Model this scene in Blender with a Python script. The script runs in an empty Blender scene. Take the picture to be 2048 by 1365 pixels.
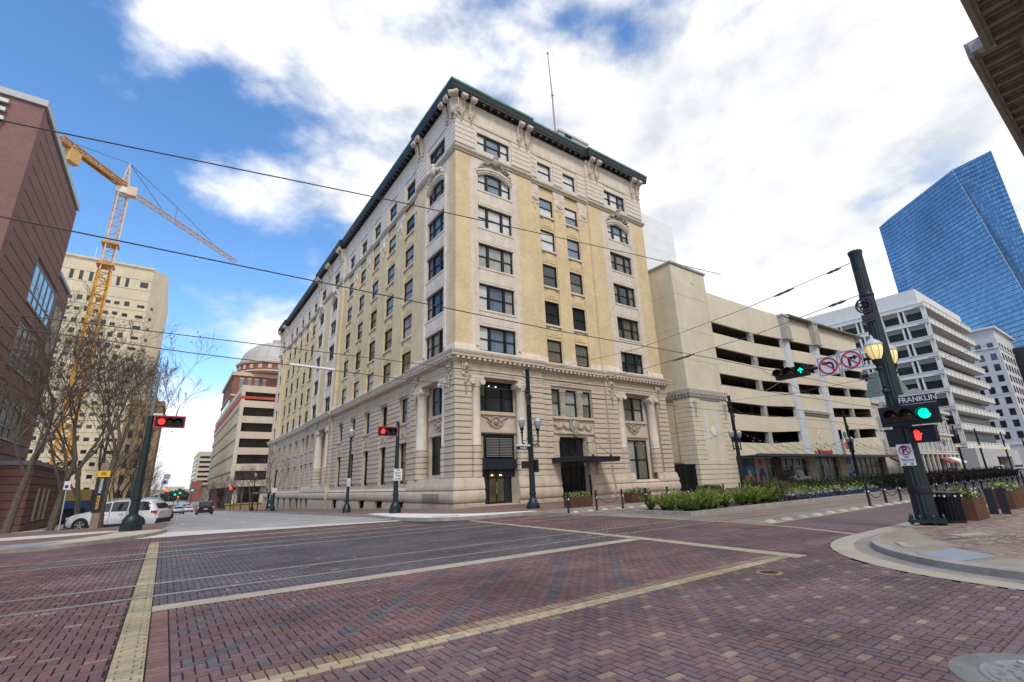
import bpy, math, random
import numpy as np
from mathutils import Vector, Matrix, Euler
S = bpy.context.scene
COL = S.collection
R = math.radians
# ---------------------------------------------------------------- camera, sky, sun, exposure
CAMZ = 1.65
yaw, pitch, roll, F = R(35.79744), R(16.8189), R(-2.05203), 934.877
fwd = Vector((math.sin(yaw)*math.cos(pitch), math.cos(yaw)*math.cos(pitch), math.sin(pitch)))
rt = Vector((math.cos(yaw), -math.sin(yaw), 0)); up = rt.cross(fwd)
r2 = math.cos(roll)*rt+math.sin(roll)*up; u2 = -math.sin(roll)*rt+math.cos(roll)*up
cd = bpy.data.cameras.new('camera'); cam = bpy.data.objects.new('camera', cd); COL.objects.link(cam)
cd.sensor_width = 36; cd.lens = F/2048*36; cd.clip_start = .05; cd.clip_end = 3000
cam.matrix_world = Matrix(((r2.x, u2.x, -fwd.x, 0), (r2.y, u2.y, -fwd.y, 0), (r2.z, u2.z, -fwd.z, CAMZ), (0, 0, 0, 1)))
S.camera = cam
S.view_settings.view_transform = 'Standard'; S.view_settings.look = 'None'
S.view_settings.exposure = 0.2; S.view_settings.gamma = 1; S.view_settings.use_curve_mapping = False
SUN_EL, SUN_AZ = 50, 205          # azimuth clockwise from +Y
W = bpy.data.worlds.new('World'); S.world = W; W.use_nodes = True
SEED = 37.41
def world():
    nt = W.node_tree; N = nt.nodes; L = nt.links; N.clear()
    def nd(t, **k):
        n = N.new(t)
        for a, b in k.items(): setattr(n, a, b)
        return n
    def mt(op, a, b=None, c=None):
        n = nd('ShaderNodeMath', operation=op)
        for i, v in enumerate((a, b, c)):
            if v is None: continue
            if hasattr(v, 'links') or hasattr(v, 'is_linked'): L.new(v, n.inputs[i])
            else: n.inputs[i].default_value = v
        return n.outputs[0]
    out = nd('ShaderNodeOutputWorld'); bg = nd('ShaderNodeBackground'); bg.inputs[1].default_value = .1
    sky = nd('ShaderNodeTexSky', sky_type='NISHITA', sun_disc=False, sun_elevation=R(SUN_EL), sun_rotation=R(SUN_AZ), ozone_density=3.0, air_density=1.0, dust_density=.3)
    hs = nd('ShaderNodeHueSaturation'); hs.inputs['Saturation'].default_value = 1.17; hs.inputs['Value'].default_value = 2.3
    L.new(sky.outputs[0], hs.inputs['Color'])
    tc = nd('ShaderNodeTexCoord'); sp = nd('ShaderNodeSeparateXYZ'); L.new(tc.outputs['Generated'], sp.inputs[0])
    X, Y, Z = sp.outputs
    cb = nd('ShaderNodeCombineXYZ'); L.new(X, cb.inputs[0]); L.new(Y, cb.inputs[1]); L.new(mt('MULTIPLY_ADD', Z, 1.7, SEED), cb.inputs[2])
    n1 = nd('ShaderNodeTexNoise'); n1.inputs['Scale'].default_value = 2.1; n1.inputs['Detail'].default_value = 10; n1.inputs['Roughness'].default_value = .53; n1.inputs['Distortion'].default_value = .12
    L.new(cb.outputs[0], n1.inputs['Vector'])
    n2 = nd('ShaderNodeTexNoise'); n2.inputs['Scale'].default_value = 5.6; n2.inputs['Detail'].default_value = 8; n2.inputs['Roughness'].default_value = .56
    L.new(cb.outputs[0], n2.inputs['Vector'])
    # cloud bank is heavier towards the right of the street (east) than over the left blocks
    bias = mt('MULTIPLY', mt('ADD', mt('MULTIPLY', X, .72), mt('MULTIPLY', Y, -.42)), .30)
    cov = mt('ADD', mt('ADD', mt('MULTIPLY', n1.outputs[0], 1.0), mt('MULTIPLY', n2.outputs[0], .36)), bias)
    low = mt('MULTIPLY', mt('SUBTRACT', 1.0, mt('MINIMUM', mt('MULTIPLY', mt('MAXIMUM', Z, 0.0), 2.6), 1.0)), .26)
    cov = mt('ADD', cov, low)
    mr = nd('ShaderNodeMapRange', interpolation_type='SMOOTHSTEP'); L.new(cov, mr.inputs[0])
    mr.inputs[1].default_value = .565; mr.inputs[2].default_value = .745
    cr = nd('ShaderNodeValToRGB'); cr.color_ramp.elements[0].position = .38; cr.color_ramp.elements[0].color = (6.6, 6.9, 7.4, 1)
    cr.color_ramp.elements[1].position = .66; cr.color_ramp.elements[1].color = (12.0, 11.9, 11.8, 1)
    L.new(mt('ADD', mt('MULTIPLY', n2.outputs[0], .72), mt('MULTIPLY', n1.outputs[0], .28)), cr.inputs[0])
    mx = nd('ShaderNodeMix', data_type='RGBA'); L.new(mr.outputs[0], mx.inputs[0]); L.new(hs.outputs[0], mx.inputs[6]); L.new(cr.outputs[0], mx.inputs[7])
    L.new(mx.outputs[2], bg.inputs[0]); L.new(bg.outputs[0], out.inputs[0])
world()
sd = bpy.data.lights.new('sun', 'SUN'); sd.energy = 1.6; sd.angle = R(14); sd.color = (1, .92, .80)
so = bpy.data.objects.new('sun', sd); COL.objects.link(so)
sv = Vector((math.sin(R(SUN_AZ))*math.cos(R(SUN_EL)), math.cos(R(SUN_AZ))*math.cos(R(SUN_EL)), math.sin(R(SUN_EL))))
so.rotation_euler = sv.to_track_quat('Z', 'Y').to_euler(); so.location = (0, 0, 80)
# ---------------------------------------------------------------- helpers
rnd = random.Random(7)
PI = math.pi
def gz(y): return 0.0 if y < 28 else max(-.0225*(y-28), -3.0)      # the cross street falls away to the bayou
class MB:
    """collects verts/faces of one mesh; mi = material slot for new faces"""
    def __init__(s): s.v = []; s.f = []; s.m = []; s.mi = 0; s.sm = False
    def q(s, *ps):
        n = len(s.v); s.v += [tuple(p) for p in ps]; s.f.append(tuple(range(n, n+len(ps)))); s.m.append(s.mi)
    def add(s, vs, fs):
        n = len(s.v); s.v += [tuple(p) for p in vs]; s.f += [tuple(i+n for i in f) for f in fs]; s.m += [s.mi]*len(fs)
    def box(s, x0, x1, y0, y1, z0, z1, T=None):
        vs = [(x, y, z) for z in (z0, z1) for y in (y0, y1) for x in (x0, x1)]
        fs = [(0, 2, 3, 1), (4, 5, 7, 6), (0, 1, 5, 4), (2, 6, 7, 3), (0, 4, 6, 2), (1, 3, 7, 5)]
        if T:
            vs = [T(*p) for p in vs]
            a, b, c = (Vector(vs[i])-Vector(vs[0]) for i in (1, 2, 4))
            if a.cross(b).dot(c) < 0: fs = [f[::-1] for f in fs]
        s.add(vs, fs)
    def cbox(s, c, d, T=None): s.box(c[0]-d[0]/2, c[0]+d[0]/2, c[1]-d[1]/2, c[1]+d[1]/2, c[2]-d[2]/2, c[2]+d[2]/2, T)
    def obox(s, c, d, rz=0, rx=0, ry=0):
        m = Euler((rx, ry, rz)).to_matrix(); c = Vector(c)
        s.box(-d[0]/2, d[0]/2, -d[1]/2, d[1]/2, -d[2]/2, d[2]/2, lambda x, y, z: tuple(c+m @ Vector((x, y, z))))
    def prism(s, pts, a, b, T):
        """pts 2-D polygon extruded between a and b; T(p, q, e) -> world"""
        n = len(pts); vs = [T(p, q, a) for p, q in pts]+[T(p, q, b) for p, q in pts]
        fs = [tuple(range(n))[::-1], tuple(range(n, 2*n))]+[(i, (i+1) % n, n+(i+1) % n, n+i) for i in range(n)]
        A = sum(pts[i][0]*pts[(i+1) % n][1]-pts[(i+1) % n][0]*pts[i][1] for i in range(n))*(b-a)
        e0 = Vector(T(0, 0, 0)); dt = (Vector(T(1, 0, 0))-e0).cross(Vector(T(0, 1, 0))-e0).dot(Vector(T(0, 0, 1))-e0)
        if A*dt < 0: fs = [f[::-1] for f in fs]
        s.add(vs, fs)
    def lathe(s, prof, c=(0, 0, 0), n=16, a0=0, a1=2*PI, T=None, cap=True):
        c = Vector(c); full = abs(a1-a0-2*PI) < 1e-6; k = n if full else n+1; b = len(s.v)
        for r, z in prof:
            for i in range(k):
                a = a0+(a1-a0)*i/n; p = (c.x+r*math.cos(a), c.y+r*math.sin(a), c.z+z); s.v.append(T(*p) if T else p)
        fs = []
        for j in range(len(prof)-1):
            for i in range(n):
                i2 = (i+1) % k; fs.append((b+j*k+i, b+j*k+i2, b+(j+1)*k+i2, b+(j+1)*k+i))
        if cap and full:
            if prof[0][0] > 1e-5: fs.append(tuple(b+i for i in range(k))[::-1])
            if prof[-1][0] > 1e-5: fs.append(tuple(b+(len(prof)-1)*k+i for i in range(k)))
        s.f += fs; s.m += [s.mi]*len(fs)
    def tube(s, pts, rad, n=6, cap=True):
        pts = [Vector(p) for p in pts]; rs = rad if isinstance(rad, (list, tuple)) else [rad]*len(pts); b = len(s.v); u = None
        for i, p in enumerate(pts):
            t = (pts[min(i+1, len(pts)-1)]-pts[max(i-1, 0)]); t = t.normalized() if t.length > 1e-9 else Vector((0, 0, 1))
            if u is None or abs(u.dot(t)) > .95: u = t.orthogonal().normalized()
            u = (u-t*u.dot(t)).normalized(); w = t.cross(u)
            for k in range(n): a = 2*PI*k/n; s.v.append(tuple(p+rs[i]*(math.cos(a)*u+math.sin(a)*w)))
        fs = [(b+j*n+k, b+j*n+(k+1) % n, b+(j+1)*n+(k+1) % n, b+(j+1)*n+k) for j in range(len(pts)-1) for k in range(n)]
        if cap: fs += [tuple(b+k for k in range(n))[::-1], tuple(b+(len(pts)-1)*n+k for k in range(n))]
        s.f += fs; s.m += [s.mi]*len(fs)
    def ell(s, c, r, n=8, m=5, T=None):
        c = Vector(c); r = (r, r, r) if not isinstance(r, (tuple, list)) else r; b = len(s.v)
        for j in range(m+1):
            t = PI*j/m-PI/2
            for i in range(n):
                a = 2*PI*i/n; p = (c.x+r[0]*math.cos(t)*math.cos(a), c.y+r[1]*math.cos(t)*math.sin(a), c.z+r[2]*math.sin(t)); s.v.append(T(*p) if T else p)
        fs = [(b+j*n+i, b+j*n+(i+1) % n, b+(j+1)*n+(i+1) % n, b+(j+1)*n+i) for j in range(m) for i in range(n)]
        s.f += fs; s.m += [s.mi]*len(fs)
    def mesh(s, name, mats, fix=False):
        me = bpy.data.meshes.new(name); me.from_pydata(s.v, [], s.f)
        for m in (mats if isinstance(mats, (list, tuple)) else [mats]): me.materials.append(m)
        if max(s.m or [0]) > 0: me.polygons.foreach_set('material_index', s.m)
        if s.sm: me.shade_smooth(); me.set_sharp_from_angle(angle=R(40))
        me.update(); return me
def tag(o, label=None, cat=None, group=None, kind=None):
    if label: o['label'] = label
    if cat: o['category'] = cat
    if group: o['group'] = group
    if kind: o['kind'] = kind
    return o
def wloc(o):
    v = Vector((0, 0, 0))
    while o: v += o.location; o = o.parent
    return v
def link(name, data, parent=None, off=True):
    o = bpy.data.objects.new(name, data); COL.objects.link(o)
    if parent:
        o.parent = parent
        if off: o.location = -wloc(parent)
    return o
def part(name, mb, mats, parent=None, kind=None):
    """mb in world coordinates (or in the thing's own when its root still sits at the origin)"""
    o = link(name, mb if isinstance(mb, bpy.types.Mesh) else mb.mesh(name, mats), parent)
    if kind: o['kind'] = kind
    return o
def thing(name, label, cat, loc=(0, 0, 0), group=None):
    o = link(name, None); o.location = loc; o.empty_display_size = .3; return tag(o, label, cat, group)
def solo(name, mb, mats, label, cat, group=None):
    return tag(part(name, mb, mats), label, cat, group)
def struct(name, mb, mats): return tag(part(name, mb, mats), kind='structure')
def kids(o): return [c for c in o.children]
def copy_tree(o, parent=None):
    c = o.copy(); COL.objects.link(c)
    if parent: c.parent = parent
    for ch in kids(o): copy_tree(ch, c)
    return c
def dup(root, loc, rz=0, label=None, group=None, scale=None):
    c = copy_tree(root); c.location = loc; c.rotation_euler = (0, 0, rz)
    if scale: c.scale = scale if isinstance(scale, tuple) else (scale,)*3
    if label: c['label'] = label
    if group: c['group'] = group
    return c
TXT = {}
def text_mesh(txt, size, T, mat, depth=.004, align='CENTER', bold=0.0, xs=1.0):
    """letters as a mesh; T maps (x, y, depth) -> point"""
    cu = bpy.data.curves.new('t', 'FONT'); cu.body = txt; cu.size = size; cu.align_x = align; cu.align_y = 'CENTER'; cu.extrude = depth; cu.offset = bold; cu.resolution_u = 2
    o = bpy.data.objects.new('t', cu); COL.objects.link(o); dg = bpy.context.evaluated_depsgraph_get()
    me = bpy.data.meshes.new_from_object(o.evaluated_get(dg)); bpy.data.objects.remove(o); bpy.data.curves.remove(cu)
    for v in me.vertices: v.co = T(v.co.x*xs, v.co.y, v.co.z)
    me.materials.clear(); me.materials.append(mat); return me
# ---------------------------------------------------------------- materials
MATS = {}
def M(name, col, rough=.75, var=.18, scale=2.5, bump=0.0, metal=0.0, spec=.4, streak=0.0, dirt=(.35, .3, .25), coat=0.0, fine=0.0, emit=None, estr=0.0):
    if name in MATS: return MATS[name]
    m = bpy.data.materials.new(name); m.use_nodes = True; nt = m.node_tree; N = nt.nodes; L = nt.links
    b = N['Principled BSDF']; b.inputs['Roughness'].default_value = rough; b.inputs['Metallic'].default_value = metal
    b.inputs['Specular IOR Level'].default_value = spec; b.inputs['Coat Weight'].default_value = coat
    c4 = (*col, 1); b.inputs['Base Color'].default_value = c4
    if emit: b.inputs['Emission Color'].default_value = (*emit, 1); b.inputs['Emission Strength'].default_value = estr
    if var or streak or fine:
        tc = N.new('ShaderNodeTexCoord'); no = N.new('ShaderNodeTexNoise'); no.inputs['Scale'].default_value = scale; no.inputs['Detail'].default_value = 7; no.inputs['Roughness'].default_value = .62
        L.new(tc.outputs['Object'], no.inputs['Vector'])
        mr = N.new('ShaderNodeMapRange'); mr.inputs[1].default_value = .3; mr.inputs[2].default_value = .7; mr.inputs[3].default_value = 1-var; mr.inputs[4].default_value = 1+var; L.new(no.outputs[0], mr.inputs[0])
        fac = mr.outputs[0]
        if fine:
            n3 = N.new('ShaderNodeTexNoise'); n3.inputs['Scale'].default_value = 60; n3.inputs['Detail'].default_value = 3; L.new(tc.outputs['Object'], n3.inputs['Vector'])
            m3 = N.new('ShaderNodeMapRange'); m3.inputs[1].default_value = .3; m3.inputs[2].default_value = .7; m3.inputs[3].default_value = 1-fine; m3.inputs[4].default_value = 1+fine; L.new(n3.outputs[0], m3.inputs[0])
            mm = N.new('ShaderNodeMath'); mm.operation = 'MULTIPLY'; L.new(fac, mm.inputs[0]); L.new(m3.outputs[0], mm.inputs[1]); fac = mm.outputs[0]
        vm = N.new('ShaderNodeVectorMath'); vm.operation = 'SCALE'; vm.inputs[0].default_value = col; L.new(fac, vm.inputs['Scale'])
        last = vm.outputs[0]
        if streak:
            mp = N.new('ShaderNodeMapping'); mp.inputs['Scale'].default_value = (2.2, 2.2, .14); L.new(tc.outputs['Object'], mp.inputs['Vector'])
            n2 = N.new('ShaderNodeTexNoise'); n2.inputs['Scale'].default_value = 1.0; n2.inputs['Detail'].default_value = 6; L.new(mp.outputs[0], n2.inputs['Vector'])
            m2 = N.new('ShaderNodeMapRange'); m2.inputs[1].default_value = .5; m2.inputs[2].default_value = .75; m2.inputs[3].default_value = 0; m2.inputs[4].default_value = streak; L.new(n2.outputs[0], m2.inputs[0])
            mx = N.new('ShaderNodeMix'); mx.data_type = 'RGBA'; mx.inputs[7].default_value = (*[c*d for c, d in zip(col, dirt)], 1); L.new(m2.outputs[0], mx.inputs[0]); L.new(last, mx.inputs[6]); last = mx.outputs[2]
        L.new(last, b.inputs['Base Color'])
        if bump:
            bp = N.new('ShaderNodeBump'); bp.inputs['Strength'].default_value = bump; bp.inputs['Distance'].default_value = .02; nb = N.new('ShaderNodeTexNoise'); nb.inputs['Scale'].default_value = scale*6; nb.inputs['Detail'].default_value = 6
            L.new(tc.outputs['Object'], nb.inputs['Vector']); L.new(nb.outputs[0], bp.inputs['Height']); L.new(bp.outputs[0], b.inputs['Normal'])
    MATS[name] = m; return m
def brickmat(name, c1, c2, mortar, bw=.22, bh=.075, ms=.012, flat=False, rough=.85, bump=.4, offset=.5):
    """brick shader for walls (runs along x+y, z) or ground (x, y)"""
    m = bpy.data.materials.new(name); m.use_nodes = True; nt = m.node_tree; N = nt.nodes; L = nt.links; b = N['Principled BSDF']; b.inputs['Roughness'].default_value = rough
    tc = N.new('ShaderNodeTexCoord'); sp = N.new('ShaderNodeSeparateXYZ'); L.new(tc.outputs['Object'], sp.inputs[0]); cb = N.new('ShaderNodeCombineXYZ')
    if flat: L.new(sp.outputs[0], cb.inputs[0]); L.new(sp.outputs[1], cb.inputs[1])
    else:
        ad = N.new('ShaderNodeMath'); L.new(sp.outputs[0], ad.inputs[0]); L.new(sp.outputs[1], ad.inputs[1]); L.new(ad.outputs[0], cb.inputs[0]); L.new(sp.outputs[2], cb.inputs[1])
    br = N.new('ShaderNodeTexBrick'); br.offset = offset; br.inputs['Scale'].default_value = 1; br.inputs['Brick Width'].default_value = bw; br.inputs['Row Height'].default_value = bh; br.inputs['Mortar Size'].default_value = ms; br.inputs['Bias'].default_value = 0; br.inputs['Mortar Smooth'].default_value = .2
    br.inputs['Color1'].default_value = (*c1, 1); br.inputs['Color2'].default_value = (*c2, 1); br.inputs['Mortar'].default_value = (*mortar, 1); L.new(cb.outputs[0], br.inputs['Vector'])
    no = N.new('ShaderNodeTexNoise'); no.inputs['Scale'].default_value = .7; no.inputs['Detail'].default_value = 8; no.inputs['Roughness'].default_value = .65; L.new(tc.outputs['Object'], no.inputs['Vector'])
    mr = N.new('ShaderNodeMapRange'); mr.inputs[1].default_value = .3; mr.inputs[2].default_value = .7; mr.inputs[3].default_value = .88; mr.inputs[4].default_value = 1.12; L.new(no.outputs[0], mr.inputs[0])
    vm = N.new('ShaderNodeVectorMath'); vm.operation = 'SCALE'; L.new(br.outputs[0], vm.inputs[0]); L.new(mr.outputs[0], vm.inputs['Scale']); L.new(vm.outputs[0], b.inputs['Base Color'])
    bp = N.new('ShaderNodeBump'); bp.inputs['Strength'].default_value = bump; bp.inputs['Distance'].default_value = .01; bp.invert = True; L.new(br.outputs['Fac'], bp.inputs['Height']); L.new(bp.outputs[0], b.inputs['Normal'])
    MATS[name] = m; return m
def tintmat(name, rough=.7, bump=.3):
    """colour from the mesh attribute 'tint' (each paver its own fired colour) with grain and grime"""
    m = bpy.data.materials.new(name); m.use_nodes = True; nt = m.node_tree; N = nt.nodes; L = nt.links; b = N['Principled BSDF']; b.inputs['Roughness'].default_value = rough; b.inputs['Specular IOR Level'].default_value = .35
    at = N.new('ShaderNodeAttribute'); at.attribute_name = 'tint'; ge = N.new('ShaderNodeNewGeometry')
    facs = []
    for sc, lo, hi, de in ((90, .82, 1.18, 4), (9, .86, 1.14, 5), (.5, .66, 1.3, 8)):
        no = N.new('ShaderNodeTexNoise'); no.inputs['Scale'].default_value = sc; no.inputs['Detail'].default_value = de; no.inputs['Roughness'].default_value = .6; L.new(ge.outputs['Position'], no.inputs['Vector'])
        mr = N.new('ShaderNodeMapRange'); mr.inputs[1].default_value = .3; mr.inputs[2].default_value = .7; mr.inputs[3].default_value = lo; mr.inputs[4].default_value = hi; L.new(no.outputs[0], mr.inputs[0]); facs.append((mr.outputs[0], no))
    mp = N.new('ShaderNodeMapping'); mp.inputs['Scale'].default_value = (.14, 1.5, 1); L.new(ge.outputs['Position'], mp.inputs['Vector']); nt_ = N.new('ShaderNodeTexNoise'); nt_.inputs['Scale'].default_value = 1; nt_.inputs['Detail'].default_value = 6; L.new(mp.outputs[0], nt_.inputs['Vector']); mr = N.new('ShaderNodeMapRange'); mr.inputs[1].default_value = .35; mr.inputs[2].default_value = .62; mr.inputs[3].default_value = .76; mr.inputs[4].default_value = 1.1; L.new(nt_.outputs[0], mr.inputs[0]); facs.append((mr.outputs[0], nt_))     # wear along the traffic direction
    f = facs[0][0]
    for g, _ in facs[1:]:
        mm = N.new('ShaderNodeMath'); mm.operation = 'MULTIPLY'; L.new(f, mm.inputs[0]); L.new(g, mm.inputs[1]); f = mm.outputs[0]
    vm = N.new('ShaderNodeVectorMath'); vm.operation = 'SCALE'; L.new(at.outputs['Color'], vm.inputs[0]); L.new(f, vm.inputs['Scale']); L.new(vm.outputs[0], b.inputs['Base Color'])
    bp = N.new('ShaderNodeBump'); bp.inputs['Strength'].default_value = bump; bp.inputs['Distance'].default_value = .004; L.new(facs[0][1].outputs[0], bp.inputs['Height']); L.new(bp.outputs[0], b.inputs['Normal'])
    MATS[name] = m; return m
stone = M('limestone', (.57, .48, .38), .8, .14, 1.1, .25, streak=.32, dirt=(.42, .36, .3), fine=.06)
stone2 = M('upper_terracotta', (.71, .63, .53), .7, .12, 1.4, .2, streak=.22, dirt=(.5, .45, .38), fine=.05)
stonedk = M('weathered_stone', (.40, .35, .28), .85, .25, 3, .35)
ybrick = brickmat('buff_brick', (.67, .51, .275), (.79, .625, .37), (.65, .535, .35), .22, .078, .012)
frameM = M('window_frame_paint', (.012, .016, .018), .35, 0)
darkM = M('dark_void', (.008, .008, .009), .9, 0)
G_D = M('window_glass_dark', (.025, .03, .033), .06, .3, .8, spec=.8)
G_B = M('window_glass_blind', (.34, .36, .33), .12, .2, .9, spec=.8)
G_S = M('window_glass_sky_tint', (.15, .20, .27), .04, .35, .5, spec=1.0)  # pane with the reflected sky put into its base colour
G_W = M('window_white_blind', (.66, .67, .66), .15, .12, 1.2, spec=.8)
G_C = M('window_glass_curtain', (.16, .15, .12), .1, .3, 2.5, spec=.8)
copper = M('verdigris_copper', (.10, .30, .24), .6, .35, 1.5)
cornM = M('dark_cornice_metal', (.022, .024, .026), .55, .3, 2)
green = M('street_green_paint', (.0045, .016, .017), .42, .15, 4, spec=.5)
blackM = M('black_metal', (.012, .012, .014), .4, .1)
concrete = M('concrete', (.40, .38, .35), .85, .22, 1.2, .3, fine=.12)
conc_lt = M('pale_concrete', (.60, .57, .53), .85, .15, 1.5, .25, fine=.1)
steel = M('rail_steel', (.36, .34, .29), .4, .3, 5, metal=.5)
white = M('white_paint', (.78, .78, .77), .5, .06)
# ================================================================ GROUND
def sheet(name, poly, z, mat, slope=True):
    """flat polygon at height z; long Y runs are cut so that they follow the slope of the cross street"""
    mb = MB()
    ys = [p[1] for p in poly]
    if not slope or max(ys) <= 28: mb.q(*[(x, y, z) for x, y in poly])
    else:
        cuts = [min(ys)]+[c for c in (28, 161.4) if min(ys) < c < max(ys)]+[max(ys)]
        for a, b in zip(cuts, cuts[1:]):
            P = poly
            for s, lim in ((1, a), (-1, b)):
                o = []
                for i in range(len(P)):
                    p, q = P[i], P[(i+1) % len(P)]; fp, fq = s*(p[1]-lim) >= -1e-9, s*(q[1]-lim) >= -1e-9
                    if fp: o.append(p)
                    if fp != fq: t = (lim-p[1])/(q[1]-p[1]); o.append((p[0]+t*(q[0]-p[0]), lim))
                P = o
                if not P: break
            if len(P) > 2: mb.q(*[(x, y, z+gz(y)) for x, y in P])
    for i, f in enumerate(mb.f):
        a = sum(mb.v[f[k]][0]*mb.v[f[(k+1) % len(f)]][1]-mb.v[f[(k+1) % len(f)]][0]*mb.v[f[k]][1] for k in range(len(f)))
        if a < 0: mb.f[i] = f[::-1]
    return struct(name, mb, mat)
asphalt = M('worn_road_concrete', (.35, .335, .315), .85, .2, .5, .3, fine=.12)
groundM = M('city_ground', (.22, .21, .2), .9, .2, .2)
purpf = brickmat('purple_paving', (.14, .093, .098), (.185, .122, .124), (.07, .055, .055), .2, .1, .009, True, .8)
redf = brickmat('red_paving', (.20, .112, .10), (.25, .135, .12), (.08, .06, .055), .2, .1, .009, True, .8)
walkf = brickmat('pavement_brick', (.20, .115, .095), (.26, .15, .125), (.09, .07, .06), .2, .1, .008, True, .85)
trackM = M('track_bed', (.25, .205, .175), .85, .22, .8, .2, fine=.12)
pale = M('new_concrete', (.72, .70, .66), .8, .08, 1.2, fine=.05)
tac = M('tactile_plate', (.26, .29, .33), .7, .1, 3, .2, fine=.12)
tanc = M('tan_concrete_band', (.38, .33, .26), .85, .16, 1.3, .3, fine=.12)
sheet('ground', [(-900, -400), (1200, -400), (1200, 1500), (-900, 1500)], -.12, groundM)
sheet('road', [(.3, 25), (10.45, 25), (10.45, 700), (.3, 700)], -.004, asphalt)
# Main Street paving beyond the laid bricks
sheet('paving', [(-200, 2), (-14.04, 2), (-14.04, 23), (-200, 23)], -.012, redf)
sheet('paving', [(-200, -60), (200, -60), (200, 1.5), (-200, 1.5)], -.016, purpf)
sheet('paving', [(17.0, 4.5), (200, 4.5), (200, 9.2), (17.0, 9.2)], -.008, purpf)
sheet('track_bed', [(17.0, 9.2), (260, 9.2), (260, 20.8), (17.0, 20.8)], -.010, trackM)
mort = M('paver_joint', (.035, .028, .026), .95, .2, 5)
sheet('paving_joints', [(-14.04, 1.5), (17.0, 1.5), (17.0, 25.3), (-14.04, 25.3)], -.024, mort)
sheet('street_crossing', [(96, 20.8), (112, 20.8), (112, 200), (96, 200)], -.02, asphalt)
# ---- laid brick pavers
PW = .104
pr = random.Random(3)
P_A = [(0.156, 0.098, 0.103), (0.137, 0.09, 0.098), (0.171, 0.106, 0.107), (0.149, 0.092, 0.095), (0.131, 0.087, 0.098), (0.164, 0.113, 0.115), (0.177, 0.102, 0.097)]
P_R = [(0.161, 0.083, 0.081), (0.146, 0.078, 0.08), (0.174, 0.088, 0.082), (0.136, 0.078, 0.082), (0.155, 0.089, 0.088)]
P_D = [(.108, .097, .108), (.098, .088, .100), (.120, .102, .110), (.090, .084, .094)]
P_T = [(0.396, 0.322, 0.198), (0.423, 0.354, 0.23), (0.359, 0.304, 0.202), (0.331, 0.299, 0.212), (0.405, 0.313, 0.184)]
ACC = [(.245, .180, .135), (.262, .195, .145), (.222, .158, .125)]
def near_diag(x, y):   # grey ribbons woven through the red strip
    w = (x-.97*(y-5.9)-3.05) % 1.58; v = (x+.97*(y-5.9)-.9) % 3.16
    return (w < .24 or (v < .2 and x < 4)) and pr.random() < .72
def colA(x, y, i, j, h):
    if h and i % 4 == 0 and j % 4 == 0 and (i+j) % 8 == 0: return pr.choice(ACC)
    return pr.choice(P_A)
def colL(x, y, i, j, h):
    if h and i % 4 == 0 and j % 4 == 0 and (i+j) % 8 == 0 and pr.random() < .8: return pr.choice(ACC)
    return pr.choice(P_R if math.sin(x*.9+y*.31)+.6*math.sin(y*1.7) > -.2 else P_A)
def colB(x, y, i, j, h): return pr.choice(P_D) if near_diag(x, y) else pr.choice(P_R if pr.random() < .55 else P_A)
def colC(x, y, i, j, h):
    if (y-.52*x) % .95 < .11 and pr.random() < .6: return pr.choice(P_R+ACC[:1])
    return pr.choice(P_D)
def colF(x, y, i, j, h): return pr.choice(P_A if pr.random() < .8 else P_R)
bricks = []           # (x0,x1,y0,y1,z,color)
def herring(rect, cf, z=0):
    X0_, X1_, Y0_, Y1_ = rect; ox, oy = -.04, .09
    for i in range(int((X0_-ox)/PW)-2, int((X1_-ox)/PW)+2):
        for j in range(int((Y0_-oy)/PW)-2, int((Y1_-oy)/PW)+2):
            k = (i-j) % 4
            if k == 0: a, b, c, d, h = i, i+2, j, j+1, True
            elif k == 3: a, b, c, d, h = i, i+1, j, j+2, False
            else: continue
            x0, x1, y0, y1 = ox+a*PW, ox+b*PW, oy+c*PW, oy+d*PW
            col = cf((x0+x1)/2, (y0+y1)/2, i, j, h)
            x0, x1, y0, y1 = max(x0, X0_), min(x1, X1_), max(y0, Y0_), min(y1, Y1_)
            if x1-x0 < .03 or y1-y0 < .03: continue
            bricks.append((x0, x1, y0, y1, z, col))
def courses(rect, cf, alongx=True, L=.2, w=.1, off=.5, z=0):
    X0_, X1_, Y0_, Y1_ = rect
    A0, A1, B0, B1 = (X0_, X1_, Y0_, Y1_) if alongx else (Y0_, Y1_, X0_, X1_)
    nb = max(1, round((B1-B0)/w)); wb = (B1-B0)/nb
    for r in range(nb):
        a = A0-(r % 2)*L*off
        while a < A1-1e-6:
            s, e = max(a, A0), min(a+L, A1)
            if e-s > .03:
                q = (s, e, B0+r*wb, B0+(r+1)*wb) if alongx else (B0+r*wb, B0+(r+1)*wb, s, e)
                bricks.append((*q, z, cf((q[0]+q[1])/2, (q[2]+q[3])/2)))
            a += L
tanc_ = lambda x, y: pr.choice(P_T); redc = lambda x, y: pr.choice([(.20, .105, .085), (.22, .125, .10), (.18, .10, .085)])
RY = (10.86, 12.30, 17.2, 18.65)                    # rails
def railcut(lo, hi):
    s = [lo]
    for r in RY:
        if lo < r < hi: s += [r-.09, r+.09]
    return list(zip((s+[hi])[::2], (s+[hi])[1::2]))
for a, b in railcut(1.5, 23): herring((-14, -.22, a, b), colL)
for a, b in railcut(1.5, 22.9): courses((-.22, .08, a, b), tanc_, True, .2, .1, 2/3)
courses((.08, .28, 1.5, 9.44), redc, True, .2, .1, 0)
herring((.28, 10.95, 1.5, 5.26), colA)
courses((.28, 10.8, 5.26, 5.48), tanc_, True, .21, .11)
courses((.28, 10.8, 5.48, 5.70), lambda x, y: pr.choice([(.24, .155, .115), (.27, .18, .13), (.22, .145, .115)]), False, .22, .105, 0)
herring((.28, 10.95, 5.70, 9.32), colB)
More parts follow.
